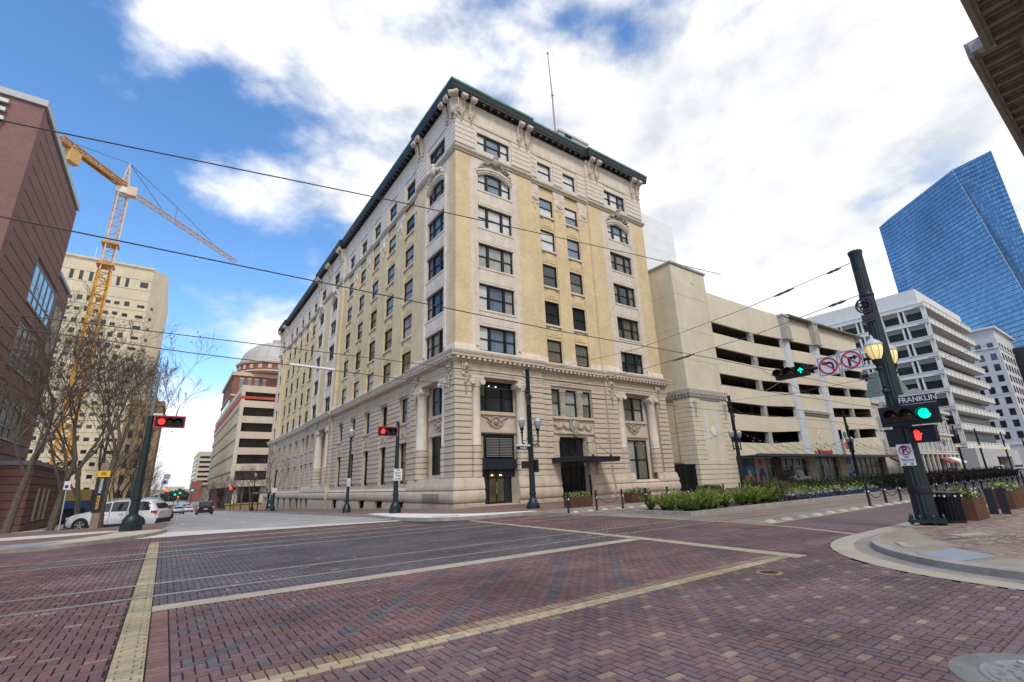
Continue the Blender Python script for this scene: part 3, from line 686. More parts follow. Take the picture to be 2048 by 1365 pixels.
# ---- middle entablature
frz = M('frieze_stone', (.56, .48, .34), .8, .14, 1.2, .2, streak=.25, fine=.05)
EN = [(0, 9.3), (.15, 9.3), (.15, 9.48), (.18, 9.5), (.18, 9.68), (.24, 9.72), (.24, 9.8), (0, 9.8)]
FZ = [(0, 9.8), (.12, 9.8), (.12, 10.28), (0, 10.28)]
CO = [(0, 10.28), (.22, 10.28), (.22, 10.4), (.28, 10.42), (.28, 10.62), (.62, 10.62), (.62, 10.8), (.66, 10.84), (.7, 10.98), (.7, 11.06), (0, 11.14)]
UB = [(0, 11.12), (.12, 11.12), (.12, 11.6), (.06, 11.74), (0, 11.74)]
m1, m2, m3, m4 = MB(), MB(), MB(), MB(); mod = MB(); den = MB()
for Fm, segs, s in FAC:
    for i, (a, b, off) in enumerate(segs):
        f0 = 1 if i == 0 else 0; f1 = 1 if (Fm is FR and i == len(segs)-1) else 0
        run(m1, Fm, EN, a, b, f0, f1, off); run(m2, Fm, FZ, a, b, f0, f1, off); run(m3, Fm, CO, a, b, f0, f1, off)
        u = a+(-.1 if f0 else .3)
        while u < b-.1: fbox(mod, Fm, u-.1, u+.1, 10.45, 10.625, off+.28, off+.58); u += .46
        if Fm is FR or i < 2:
            u = a
            while u < b: fbox(den, Fm, u, u+.06, 10.3, 10.4, off+.22, off+.27); u += .11
part('architrave', m1, stone, bld); part('frieze', m2, frz, bld); part('mid_cornice', m3, stone, bld); part('modillions', mod, stone2, bld, 'stuff'); part('dentils', den, stone, bld, 'stuff')
# ---- upper walls
ROWS = [(11.42, 13.42), (14.8, 17.0), (18.45, 20.6), (22.1, 24.15), (25.7, 27.62)]
BAY = {(FR, 0): [(17.45, 22.15)], (FR, 1): [], (FR, 2): [(33.25, 37.9)], (FL, 0): [(30.6, 35.15)], (FL, 1): [], (FL, 2): [(62.7, 66.9), (69.9, 74.0)], (FL, 3): [], (FL, 4): [(101.7, 105.6)]}
mb = MB(); at = MB(); srt = MB(); pier_i = 0
style_by_row = {FR: ['half', 'half', 'blind', 'white', 'white', 'white'], FL: ['mix', 'mix', 'refl', 'sky', 'mix', 'refl']}
mq = random.Random(4)
for Fm, segs, s in FAC:
    for i, (a, b, off) in enumerate(segs):
        cols = ATT[(Fm, i)]; pav = bool(BAY[(Fm, i)])
        holes = [(c[0], c[1], z0, z1) for c in cols for z0, z1 in ROWS]
        bays = BAY[(Fm, i)]
        wall(mb, Fm, a, b, 11.1, 28.85, holes, off-(0 if pav else .12), .3, lambda u, z: 1 if any(p < u < q for p, q in bays) else 0, ub=[v for p in bays for v in p])
        wall(at, Fm, a, b, 29.3, 33.5, [(c[0], c[1], 29.8, 31.55) for c in cols], off, .35)
        for c in cols:
            n = (3 if c[1]-c[0] > 2.9 else 2 if pav else 1)
            for r, (z0, z1) in enumerate(ROWS+[(29.8, 31.55)]):
                st = style_by_row[Fm][r]
                if Fm is FR and not pav: st = (['dark', 'dark', 'refl', 'white', 'white', 'white'] if c[0] < 27 else ['curt', 'curt', 'curt', 'refl', 'white', 'white'])[r]
                if Fm is FR and i == 2: st = ['curt', 'curt', 'curt', 'curt', 'white', 'white'][r]
                window(Fm, c[0], c[1], z0, z1, n, st, off-.22)
        # sills, spandrel ornament
        for c in cols:
            for z0, z1 in ROWS[1:]:
                w = .1
                fbox(srt, Fm, c[0]-w, c[1]+w, z0-.16, z0, off-.2, off+.06)
            for (za, zb) in [(r[1], s_[0]) for r, s_ in zip(ROWS, ROWS[1:])]:
                if pav:
                    fbox(srt, Fm, c[0]+.08, c[1]-.08, za+.22, zb-.24, off-.01, off+.03)
                    fbox(srt, Fm, c[0]-.04, c[1]+.04, za, za+.14, off-.02, off+.05)
        if pav:
            for (p, q), c in zip(bays, cols):
                for e0, e1 in ((c[0]-.42, c[0]-.12), (c[1]+.12, c[1]+.42)):
                    fbox(srt, Fm, e0, e1, 11.74, 27.3, off-.01, off+.07); fbox(srt, Fm, e0+.09, e1-.09, 11.74, 27.3, off+.06, off+.11)
                z = 11.9; k = 0
                while z < 28.3:          # toothed edge of the stone bay against the brick
                    g = .18 if k % 2 else .06
                    g += mq.uniform(-.04, .06); fbox(srt, Fm, p-g, p, z, z+.24, off-.01, off+.012); fbox(srt, Fm, q, q+g, z, z+.24, off-.01, off+.012); z += .24; k += 1
part('upper_wall', mb, [ybrick, stone2], bld); part('attic_wall', at, stone2, bld); part('window_surround', srt, stone2, bld)
m1 = MB()
for Fm, segs, s in FAC:
    for i, (a, b, off) in enumerate(segs):
        f0 = 1 if i == 0 else 0; f1 = 1 if (Fm is FR and i == len(segs)-1) else 0
        if BAY[(Fm, i)]:
            e = [a]+[v for c in ATT[(Fm, i)] for v in (c[0]-.42, c[1]+.42)]+[b]
            for k, (p, q) in enumerate(zip(e[::2], e[1::2])): runpart('upper_base_course', stone2, Fm, UB, p, q, f0 if k == 0 else 0, f1 if k == len(e)//2-1 else 0, off)
# brick piers between the single windows, one part each, with a medallion at the top
pm = MB(); pm.sm = True
def medal(mbx, Fm, u, z, d, r=.42):
    T = lambda x, y, q: Fm(u+x, d+q, z+y)
    mbx.lathe([(r, 0), (r, .08), (r*.8, .12), (r*.62, .06), (r*.55, .1), (0, .14)], (0, 0, 0), 18, T=T, cap=False)
for Fm, i in ((FR, 1), (FL, 1), (FL, 3)):
    a, b, off = (RSEG if Fm is FR else LSEG)[i]; cols = ATT[(Fm, i)]
    e = [a]+[v for c in cols for v in (c[0]-.06, c[1]+.06)]+[b]
    for p, q in zip(e[::2], e[1::2]):
        m1 = MB(); fbox(m1, Fm, p, q, 11.75, 28.86, off-.13, off+.0); m1.mi = 1; fbox(m1, Fm, p-.02 if p != a else p, q+.02 if q != b else q, 11.12, 11.75, off-.13, off+.06); fbox(m1, Fm, p, q, 28.0, 28.86, off, off+.03)
        o = part('brick_pier', m1, [ybrick, stone2], bld)
        m2 = MB(); m2.sm = True; um = (p+q)/2
        fbox(m2, Fm, um-.5, um+.5, 26.75, 27.95, off-.0, off+.06); medal(m2, Fm, um, 27.4, off+.06)
        for k in range(3): m2.ell(Fm(um, off+.05, 26.7-.22*k), (.14-.03*k, .14-.03*k, .16), 6, 4)
        part('medallion', m2, stone2, o)
    for c in cols:
        for (za, zb) in [(r[1], s_[0]) for r, s_ in zip(ROWS, ROWS[1:])]:      # bracketed brick spandrel
            m1 = MB(); w = c[1]-c[0]; um = (c[0]+c[1])/2
            fbox(m1, Fm, c[0]+.1, c[1]-.1, za+.28, zb-.55, off-.13, off-.07); fbox(m1, Fm, um-.45, um+.45, za+.5, zb-.28, off-.13, off-.04)
            fbox(m1, Fm, c[0]+.05, c[1]-.05, za, za+.16, off-.13, off-.05)
            part('spandrel', m1, ybrick, bld)
# arches over the pavilion bays (segmental heads), cartouches
for Fm, segs, s in FAC:
    for i, (a, b, off) in enumerate(segs):
        for c in (ATT[(Fm, i)] if BAY[(Fm, i)] else []):
            m1 = MB(); u0, u1 = c[0]-.02, c[1]+.02; um = (u0+u1)/2; hw = (u1-u0)/2; n = 14
            ar = [(u0+(u1-u0)*k/n, 27.05+.55*(1-((u0+(u1-u0)*k/n-um)/hw)**2)) for k in range(n+1)]
            for (p, zp), (q, zq) in zip(ar, ar[1:]):
                m1.prism([(p, zp), (q, zq), (q, 27.66), (p, 27.66)], off-.21, off+.02, lambda x, y, e, Fm=Fm: Fm(x, e, y))
            for g, h_, dd in ((.12, .16, .1), (.3, .2, .17), (.5, .08, .06)):
                for (p, zp), (q, zq) in zip(ar, ar[1:]):
                    sc = 1+g*.28
                    P, Q = um+(p-um)*sc, um+(q-um)*sc
                    m1.prism([(P, zp+g), (Q, zq+g), (Q, zq+g+h_), (P, zp+g+h_)], off, off+dd, lambda x, y, e, Fm=Fm: Fm(x, e, y))
            part('window_arch', m1, stone2, bld)
            m1 = MB(); m1.sm = True; r = random.Random(8)
            m1.ell(Fm(um, off+.28, 28.75), (.3, .3, .5), 10, 6); m1.ell(Fm(um, off+.34, 29.2), (.26, .26, .26), 8, 6)
            for sg in (-1, 1):
                for k in range(16):
                    t = k/15; uu = um+sg*(.3+1.35*t); zz = 28.75-.25*t-.75*t*t+r.uniform(-.12, .16)
                    m1.ell(Fm(uu, off+.12+r.uniform(0, .14)*(1-t), zz), (r.uniform(.08, .19),)*2+(r.uniform(.07, .16),), 6, 4)
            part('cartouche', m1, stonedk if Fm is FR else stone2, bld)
# ---- belt, attic, top cornice
BE = [(0, 28.8), (.1, 28.8), (.14, 28.95), (.2, 29.0), (.24, 29.1), (.2, 29.25), (.12, 29.34), (0, 29.36)]
TE = [(0, 32.15), (.08, 32.15), (.12, 32.38), (.06, 32.42), (.06, 33.55), (.2, 33.78), (.2, 34.06), (0, 34.06)]
TC = [(0, 34.04), (.3, 34.04), (.3, 34.28), (.76, 34.28), (.76, 34.5), (.8, 34.55), (.82, 34.85), (.86, 35.05), (.86, 35.22), (0, 35.3)]
TG = [(.83, 35.08), (.9, 35.12), (.9, 35.30), (.0, 35.4), (0, 35.32)]
m1, m2, m3, m4, mod, den = MB(), MB(), MB(), MB(), MB(), MB(); stp = MB()
for Fm, segs, s in FAC:
    for i, (a, b, off) in enumerate(segs):
        f0 = 1 if i == 0 else 0; f1 = 1 if i == len(segs)-1 else 0
        for m_, P in ((m1, BE), (m2, TE), (m3, TC), (m4, TG)): run(m_, Fm, P, a, b, f0, f1, off)
        u = a+(.2 if f0 else .4)
        while u < b: fbox(mod, Fm, u-.13, u+.13, 34.08, 34.285, off+.3, off+.66); fbox(stp, Fm, u-.12, u+.12, 34.10, 34.25, off+.655, off+.668); u += .78
        if Fm is FR or i < 3:
            u = a-(.2 if f0 else 0)
            while u < b: fbox(den, Fm, u, u+.09, 33.82, 34.02, off+.2, off+.27); u += .17
part('belt_course', m1, M('egg_and_dart_belt', (.46, .41, .33), .85, .3, 5, .5, fine=.1), bld); part('attic_entablature', m2, stone2, bld); part('roof_cornice', m3, cornM, bld); part('copper_edge', m4, copper, bld); part('soffit_blocks', mod, cornM, bld, 'stuff'); part('dentils', den, stone2, bld, 'stuff'); part('block_faces', stp, M('grey_metal_face', (.12, .13, .13), .6, .2), bld, 'stuff')
mb = MB(); mb.box(X0+.1, XE-.05, Y0+.1, YE-.05, 35.2, 35.36); part('roof', mb, M('roof_gravel', (.25, .24, .23)), bld)
def bracket_mesh():
    m1 = MB(); m1.sm = True; T = lambda p, q, e: (e, p, q)     # local y outwards(-), x along wall
    pr_ = []
    for k in range(15): a = R(-60+k*20); pr_.append((-.62+.27*math.cos(a)*-1, 2.12+.27*math.sin(a)))
    prof = [(0, .55), (-.22, .55), (-.3, .8), (-.26, 1.2), (-.3, 1.6), (-.45, 1.85)]
    sc = [(-.62-.27*math.cos(R(a)), 2.12+.27*math.sin(R(a))) for a in range(-95, 140, 22)]
    prof = prof+sc+[(0, 2.36)]
    m1.prism(prof, -.2, .2, T); m1.prism([(p*1.04, q) for p, q in sc]+[(-.62, 2.12)], -.26, .26, T)
    for sg in (-1, 1): m1.tube([(sg*.2, -.1, .6), (sg*.22, -.28, 1.2), (sg*.22, -.4, 1.8)], .05, 6)
    r = random.Random(2)
    for k in range(13):
        t = k/12; m1.ell((r.uniform(-.14, .14)*(1-.6*t), -.14-.14*(1-t), .95-t*1.0), (r.uniform(.07, .15)*(1-.4*t),)*3, 6, 4)
    return m1.mesh('bracket', M('bracket_stone', (.60, .53, .43), .8, .22, 4, .4, streak=.2))
bm_ = bracket_mesh()
BRK = [(FR, u, 0) for u in (16.45, 17.4, 22.65, 23.6, 31.95, 32.9, 38.5, 39.45)]+[(FL, u, 0) for u in (29.75, 30.7, 35.7, 36.6, 62.0, 62.9, 67.9, 68.8, 73.8, 74.7, 100.9, 101.8, 105.9, 106.8)]
for Fm, u, off in BRK:
    o = link('bracket', bm_, bld, False); o.location = Vector(Fm(u, off+.02, 31.95))-bld.location; o.rotation_euler = (0, 0, 0 if Fm is FR else -PI/2)
o = link('bracket', bm_, bld, False); o.location = Vector((X0, Y0, 31.95))-bld.location; o.rotation_euler = (0, 0, -PI/4); o.scale = (1.6, 1.05, 1); o.name = 'corner_bracket'
# ---- columns, capitals
def column(Fm, u, d, r=.42):
    m1 = MB(); m1.sm = True; c = Fm(u, d, 0)
    m1.lathe([(r*1.06, 4.3), (r, 4.38), (r*.98, 6), (r*.9, 8.5), (r*1.0, 8.56), (r*1.0, 8.64)], c, 20); o = part('column', m1, stone2, bld)
    z = 2.1
    while z < 4.2:
        m2 = MB(); m2.sm = True; m2.lathe([(r*1.16, 0), (r*1.16, .35), (r*.97, .36), (r*.97, .43)], (c[0], c[1], z), 20); part('drum', m2, stone, o); z += .43
    m2 = MB(); m2.sm = True; fbox(m2, Fm, u-.52, u+.52, 9.14, 9.3, d-.42, d+.5); fbox(m2, Fm, u-.5, u+.5, 8.98, 9.14, d-.4, d+.46)
    for sg in (-1, 1):
        T = lambda x, y, q, sg=sg: Fm(u+sg*.42+x, d+.5-q, 8.9+y)
        m2.lathe([(.22, 0), (.22, .9)], (0, 0, 0), 14, T=T); m2.lathe([(.22, -.02), (.14, -.03), (.12, -.0), (.07, -.04), (0, -.04)], (0, 0, 0), 14, T=T, cap=False)
    m2.lathe([(r*1.0, 8.62), (r*1.12, 8.8), (r*1.2, 8.95)], c, 20); part('capital', m2, stone2, o)
for u in (17.75, 21.95): column(FR, u, -.28)
for u in (33.3, 37.85): column(FR, u, -.28)
column(FL, 31.1, -.28); column(FL, 35.4, -.24, .46); column(FL, 63.2, -.24, .5); column(FL, 68.4, -.24, .5)
# ---- panels with wreaths between the two lower storeys
def wreath(m1, Fm, u, z, d, s=1.0, wing=True):
    n = 20
    for k in range(n):
        a = 2*PI*k/n; m1.ell(Fm(u+.36*s*math.cos(a), d, z+.42*s*math.sin(a)), .085*s, 6, 4)
    m1.ell(Fm(u, d, z), (.2*s, .2*s, .24*s), 8, 5)
    if wing:
        for sg in (-1, 1):
            m1.tube([Fm(u+sg*.45*s, d, z+.1), Fm(u+sg*.75*s, d, z+.32*s), Fm(u+sg*1.15*s, d, z+.42*s)], [.1*s, .07*s, .03*s], 6); m1.tube([Fm(u+sg*.4*s, d, z-.25*s), Fm(u+sg*.8*s, d, z+.1*s)], [.08*s, .03*s], 6)
for Fm, i, u0, u1, off in [(FR, 0, 18.0, 21.7, -.75), (FR, 2, 33.7, 37.4, -.75), (FL, 0, 31.5, 34.9, -.75), (FL, 2, 63.7, 67.2, -.75)]:
    m1 = MB(); m1.sm = True
    fbox(m1, Fm, u0, u1, 5.3, 5.52, off, off+.14); fbox(m1, Fm, u0, u1, 6.62, 6.86, off, off+.16)
    for q in ((u0, u0+.1), (u1-.1, u1)): fbox(m1, Fm, q[0], q[1], 5.52, 6.62, off, off+.08)
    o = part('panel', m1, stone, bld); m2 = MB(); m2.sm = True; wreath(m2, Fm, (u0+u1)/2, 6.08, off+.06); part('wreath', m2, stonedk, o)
for c in LB1+LB2+LB3+LB4:
    off = -.25 if (37 < c[0] < 61 or 75.2 < c[0] < 100) else 0
    m1 = MB(); m1.sm = True; fbox(m1, FL, c[0]+.12, c[1]-.12, 5.65, 6.6, off, off+.05); fbox(m1, FL, c[0]-.0, c[1]+.0, 6.75, 6.95, off, off+.16); o = part('panel', m1, stone, bld)
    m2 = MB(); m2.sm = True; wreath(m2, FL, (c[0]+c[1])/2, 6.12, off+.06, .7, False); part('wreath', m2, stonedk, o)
m1 = MB(); m1.sm = True; fbox(m1, FR, 25.0, 29.8, 6.55, 6.78, -.25, -.06); fbox(m1, FR, 25.1, 29.7, 5.35, 5.5, -.25, -.08); o = part('panel', m1, stone, bld)
m2 = MB(); m2.sm = True; r = random.Random(3)
for k in range(60):
    t = k/59*2-1
    if abs(t) < .12: continue
    q = (abs(t)-.12)/.88*2 % 1; m2.ell(FR(27.4+t*2.1, -.17, 6.1-.3*math.sin(PI*q)+r.uniform(-.05, .05)), r.uniform(.06, .12), 6, 4)
m2.ell(FR(27.4, -.05, 6.05), (.34, .22, .5), 10, 6); m2.ell(FR(27.4, .02, 6.55), (.22, .18, .2), 8, 5); m2.ell(FR(27.4, .0, 5.45), (.22, .18, .35), 8, 5)
for sg in (-1, 1): m2.tube([FR(27.4+sg*.4, -.1, 6.5), FR(27.4+sg*.45, -.1, 6.0), FR(27.4+sg*.2, -.1, 5.5)], .09, 6)
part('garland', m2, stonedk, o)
# wreath drops on the frieze
dm = MB(); dm.sm = True; Tn = lambda u, d, z: (u, -d, z)
wreath(dm, Tn, 0, 1.1, .1, .95, False); dm.ell((0, -.1, 1.1), (.26, .06, .3), 10, 5)
for sg in (-1, 1): dm.lathe([(.15, 0), (.15, .1), (.05, .12)], (0, 0, 0), 10, T=lambda x, y, q, sg=sg: (sg*.22+x, -q, .5+y))
r = random.Random(6)
for k in range(12): t = k/11; dm.ell((r.uniform(-.12, .12)*(1-t), -.08, .3-t*1.25), (.13*(1-.6*t),)*3, 6, 4)
dmm = dm.mesh('wreath_drop', M('ornament_stone', (.46, .40, .31), .85, .3, 5, .4))
for Fm, u, off in [(FR, 16.75, 0), (FR, 22.3, 0), (FR, 32.0, 0), (FR, 38.6, 0), (FL, 29.95, 0), (FL, 35.8, 0), (FL, 62.1, 0), (FL, 68.6, 0), (FL, 74.4, 0), (FL, 106.2, 0)]:
    o = link('wreath_drop', dmm, bld, False); o.location = Vector(Fm(u, off+.14, 8.9))-bld.location; o.rotation_euler = (0, 0, 0 if Fm is FR else -PI/2)
# ---- lower windows
window(FR, 18.15, 21.6, 6.9, 9.22, 3, 'dark', -.9); window(FR, 34.5, 37.2, 6.85, 9.12, 2, 'blind', -.9); window(FR, 34.15, 37.2, 1.5, 5.08, 2, 'blind', -.9)
for a, b in ((25.05, 26.15), (26.66, 28.06), (28.65, 29.75)): window(FR, a, b, 6.8, 9.05, 1, 'blind', -.5)
for a, b in ((26.15, 26.66), (28.06, 28.65)):
    m1 = MB(); fbox(m1, FR, a, b, 6.8, 9.07, -.7, -.28); fbox(m1, FR, a-.06, b+.06, 8.85, 9.07, -.7, -.22); fbox(m1, FR, a+.12, b-.12, 7.1, 8.7, -.28, -.24); part('mullion', m1, stonedk, bld)
window(FL, 32.2, 34.65, 2.37, 5.28, 2, 'bars', -.9); window(FL, 32.2, 34.65, 6.95, 9.2, 2, 'sky', -.9); window(FL, 64.2, 66.6, 2.2, 5.3, 2, 'dark', -.9); window(FL, 64.2, 66.6, 6.95, 9.2, 2, 'sky', -.9)
for i, B in ((1, LB1), (2, LB2), (3, LB3), (4, LB4)):
    off = LSEG[i][2]
    for a, b in B: window(FL, a, b, 1.83, 5.25, 1, 'tall', off-.35); window(FL, a, b, 6.97, 9.15, 1, 'mix', off-.35)
# ---- corner shop entrance
ES, ED = .42, -.42
FE = lambda u, d, z: FR(u+ES, d+ED, z)
dkg = M('charcoal_panel', (.018, .022, .028), .45, .12, 3)
ent = MB(); fbox(ent, FE, 17.4, 21.5, .2, 5.2, -.5, -.46); o = part('entrance_panel', ent, dkg, bld)
m1 = MB(); fbox(m1, FE, 17.7, 18.35, 3.45, 5.08, -.46, -.44); part('side_window', m1, M('warm_blind', (.40, .33, .18), .6, .1), o)
m1 = MB(); fbox(m1, FE, 17.74, 21.15, 2.72, 3.35, -.46, -.12); fbox(m1, FE, 17.74, 20.72, 2.62, 2.74, -.46, -.05); part('fascia', m1, dkg, o)
m1 = MB(); fbox(m1, FE, 18.5, 20.95, 3.45, 5.0, -.45, -.43)
part('louvre_backing', m1, darkM, o)
lou = MB(); lou.box(-.56, .56, -.05, .05, -.012, .012); lm = lou.mesh('louvre_slat', M('louvre_grey', (.23, .22, .22), .5, .1))
for k in range(12):
    for u in (19.15, 20.35):
        q = link('louvre_slat', lm, o, False); q.location = Vector(FE(u, -.38, 3.56+k*.118))-wloc(o); q.rotation_euler = (R(38), 0, 0)
dr = MB(); fbox(dr, FE, 18.7, 20.15, .2, 2.55, -.47, -.42); d_ = part('door', dr, M('door_frame_dark', (.012, .012, .013), .35, 0), bld)
m1 = MB()
for a, b in ((18.8, 19.36), (19.5, 20.06)): fbox(m1, FE, a, b, .35, 2.0, -.43, -.415); fbox(m1, FE, a, b, 2.08, 2.48, -.43, -.415)
part('pane', m1, M('lobby_glass', (.10, .075, .05), .08, .4, 1.2, spec=.8), d_)
m1 = MB()
for u in (19.39, 19.47): m1.tube([FE(u, -.38, .9), FE(u, -.38, 1.7)], .018, 6)
part('handle', m1, steel, d_)
m1 = MB(); lampY = M('lit_bulb', (1, .75, .35), .4, 0, emit=(1, .62, .2), estr=6)
for u in (19.05, 19.8): m1.ell(FE(u, -.41, 2.2), (.09, .03, .04), 8, 5)
part('lobby_light', m1, lampY, d_)
m1 = MB(); m1.ell(FE(17.55, .1, 3.62), (.06, .06, .1), 8, 5); sc_ = part('sconce', m1, lampY, bld)
m1 = MB()
for u in (18.9, 19.55): m1.ell(FE(u, -.38, 8.85), .035, 6, 4)
part('ceiling_spot', m1, M('lit_spot', (1, .9, .7), .4, 0, emit=(1, .85, .6), estr=8), bld)
m1 = MB(); fbox(m1, FE, 17.74, 20.72, .0, .2, -.5, .6); part('door_step', m1, stone, bld)
# ---- main entrance with flat canopy
m1 = MB(); fbox(m1, FR, 25.57, 28.68, .18, 5.08, -.72, -.68); o = part('entrance_panel', m1, M('entrance_glass', (.012, .013, .014), .08, .2, 1, spec=.7), bld)
m1 = MB()
for u in (25.62, 26.35, 27.1, 27.85, 28.6): fbox(m1, FR, u-.04, u+.04, .2, 5.06, -.68, -.62)
for z in (2.55, 3.4, 4.99): fbox(m1, FR, 25.6, 28.65, z-.05, z+.05, -.68, -.63)
part('frame', m1, frameM, o)
m1 = MB(); fbox(m1, FR, 24.7, 29.95, 3.02, 3.36, -.2, 2.25); fbox(m1, FR, 24.66, 29.99, 3.28, 3.40, -.2, 2.29); cn = part('canopy', m1, dkg, bld)
m1 = MB()
for u in (25.4, 27.3, 29.3): m1 = MB(); m1.tube([FR(u, 2.0, 3.4), FR(u, -.2, 5.0)], .02, 5); m1.ell(FR(u, 1.9, 3.48), (.09, .09, .12), 8, 5); part('canopy_rod', m1, blackM, cn)
m1 = MB(); m1.sm = True
for a, b in ((24.95, 25.5), (28.75, 29.3)): m1 = MB(); fbox(m1, FR, a, b, .3, 4.7, -.25, -.05); fbox(m1, FR, a-.05, b+.05, 4.7, 5.15, -.25, .0); fbox(m1, FR, a+.1, b-.1, 3.6, 4.5, -.05, -.02); part('entrance_pilaster', m1, stone, bld)
m1 = MB(); fbox(m1, FR, 25.3, 28.95, .0, .17, -.7, .1); part('door_step', m1, stone, bld)
# ---- on the roof
fp = thing('flagpole', 'thin flagpole on the roof of the corner building', 'flagpole', (31.1, 33, 35.3)); m1 = MB(); m1.sm = True; m1.tube([(31.1, 33, 35.3), (31.0, 33, 45.5), (30.75, 33, 51.8)], [.11, .09, .05], 8); part('pole', m1, M('weathered_pole', (.42, .30, .22), .6, .2), fp); m1 = MB(); m1.ell((31.02, 33, 45.6), .18, 8, 6); m1.ell((30.75, 33, 51.9), .14, 8, 6); part('finial', m1, MATS['weathered_pole'], fp)
m1 = MB(); m1.box(34.5, 39.4, 36.0, 42, 35.3, 44.6); m1.box(34.3, 39.6, 35.8, 42.2, 44.3, 44.6); ph = part('penthouse', m1, M('pale_panel', (.62, .62, .60), .7, .1), bld); m1 = MB(); m1.box(35.5, 36.6, 35.9, 36.02, 43.4, 44.2); part('vent', m1, darkM, ph)
# railing and bench slab by the corner plinth
t = thing('area_railing', 'low dark railing against the plinth between corner pier and first column', 'railing', (X0-.4, 32, 0)); m1 = MB()
for k in range(18): m1.tube([(X0-.5, 30.9+k*.15, .42), (X0-.5, 30.9+k*.15, 1.0)], .012, 4)
part('baluster', m1, blackM, t); m1 = MB(); m1.tube([(X0-.5, 30.85, 1.02), (X0-.5, 33.55, 1.02)], .02, 5); m1.tube([(X0-.5, 30.85, .45), (X0-.5, 33.55, .45)], .02, 5); part('rail', m1, blackM, t)
# ================================================================ GARAGE
GY = 29.3
def FG(u, d, z): return (u, GY-d, z)
cream = M('cream_stucco', (.78, .70, .54), .85, .07, .6, .15, streak=.12, dirt=(.6, .55, .5), fine=.05)
cream2 = M('tower_stucco', (.72, .645, .49), .85, .10, .5, .15, streak=.25, dirt=(.65, .62, .6), fine=.05)
greyst = M('grey_cast_stone', (.44, .42, .38), .8, .15, 2, .3, streak=.2)
blueg = M('pale_pilaster_paint', (.68, .69, .68), .7, .1, 1, streak=.2)
gar = thing('parking_garage', 'cream stucco parking garage with open decks, pale pilasters and a plain corner tower', 'garage', (70, 36, 0))
def rise(u): return 0 if u <= 60 else 1.65*(u-60)/35
TOPS = [19.37, 16.22, 13.01, 9.76, 6.50]; BOTS = [t-1.38 for t in TOPS]
EDG = [(50.75, 59.5), (60.3, 68.0), (69.9, 77.3), (79.6, 87.2), (88.0, 95.6)]
TG_ = lambda x, y, e: FG(x, e, y)
for u0, u1 in EDG:
    cols = [u0-(.0 if u0 < 51 else .41), u1+(.39 if u1 < 95 else .3)]
    a, b = cols
    if 69 < u0 < 79: lv = [(0, 23.15, TOPS[0]), (1, BOTS[0], TOPS[1]), (2, BOTS[1], TOPS[2]), (3, BOTS[2], 9.9)]
    else: lv = [(0, 23.15, TOPS[0])]+[(k+1, BOTS[k], (TOPS[k+1] if k < 4 else 3.62)) for k in range(5)]
    for k, zt, zb in lv:
        m1 = MB(); rb = (lambda u: 0) if zb == 3.62 or zb == 9.9 else rise; rtp = (lambda u: .9*max(0, u-60)/35) if k == 0 else rise
        m1.prism([(a+.01, zb+rb(a)), (b-.01, zb+rb(b)), (b-.01, zt+rtp(b)), (a+.01, zt+rtp(a))], -.3, 0, TG_); part('spandrel_panel', m1, cream, gar)
m1 = MB(); m1.box(69.5, 77.7, GY+.04, GY+.3, 3.62, 9.9); m1.box(69.5, 77.7, GY-.02, GY+.04, 3.62, 5.2); m1.box(69.5, 77.7, GY-.02, GY+.04, 5.24, 7.4); m1.box(69.5, 77.7, GY-.02, GY+.04, 7.44, 9.3); part('wall_panel', m1, cream, gar)
m1 = MB(); m1.box(69.6, 77.6, GY-.35, GY, 9.45, 9.8); m1.box(69.6, 77.6, GY-.2, GY, 9.2, 9.45); part('cornice', m1, greyst, gar)
def disc(mb, Fm, u, z, r, d): mb.lathe([(r, 0), (r*.92, .05), (0, .05)], (0, 0, 0), 20, T=lambda x, y, q: Fm(u+x, d+q, z+y), cap=False)
m1 = MB(); disc(m1, FG, 73.5, 6.5, .5, .02); part('roundel', m1, blueg, gar)
for u0, u1 in ((59.5, 60.3), (87.2, 88.0)):
    m1 = MB(); m1.box(u0, u1, GY+.03, GY+.5, 3.7, 22.5); part('pillar', m1, greyst, gar)
for u in (68.95, 78.45):
    m1 = MB(); m1.sm = True; m1.lathe([(.62, 3.4), (.6, 19.6+rise(u))], FG(u, -.1, 0), 16, PI, 2*PI, cap=False); m1.box(u-.95, u+.95, GY-.05, GY+.4, 3.4, 22.8); o = part('pilaster', m1, blueg, gar)
    m1 = MB(); m1.sm = True; z = 19.4+rise(u); m1.box(u-.85, u+.85, GY-.75, GY, z, z+3.2); m1.box(u-.95, u+.95, GY-.85, GY, z-.2, z); m1.box(u-.95, u+.95, GY-.85, GY, z+3.2, z+3.5); m1.lathe([(.45, 0), (.4, .06), (.2, .02), (0, .05)], (0, 0, 0), 16, T=lambda x, y, q, u=u, z=z: FG(u+x, .75+q, z+1.9+y)); part('capital', m1, greyst, o)
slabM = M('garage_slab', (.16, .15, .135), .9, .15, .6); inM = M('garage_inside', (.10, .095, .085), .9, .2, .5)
for k in range(5):
    m1 = MB(); z = TOPS[k]+.45
    for p, q in ((50.8, 60), (60, 96)): m1.prism([(p, z+rise(p)), (q, z+rise(q)), (q, z+.3+rise(q)), (p, z+.3+rise(p))], -26, -.35, TG_)
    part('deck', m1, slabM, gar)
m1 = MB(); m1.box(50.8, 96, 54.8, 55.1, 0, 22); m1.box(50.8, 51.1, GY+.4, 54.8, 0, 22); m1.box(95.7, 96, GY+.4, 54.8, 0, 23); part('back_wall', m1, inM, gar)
for u in (55, 64, 73.5, 83, 91.5):
    for y in (33.5, 42):
        m1 = MB(); m1.box(u-.3, u+.3, y-.3, y+.3, 0, 22.3+rise(u)*.4); part('inner_column', m1, slabM, gar)
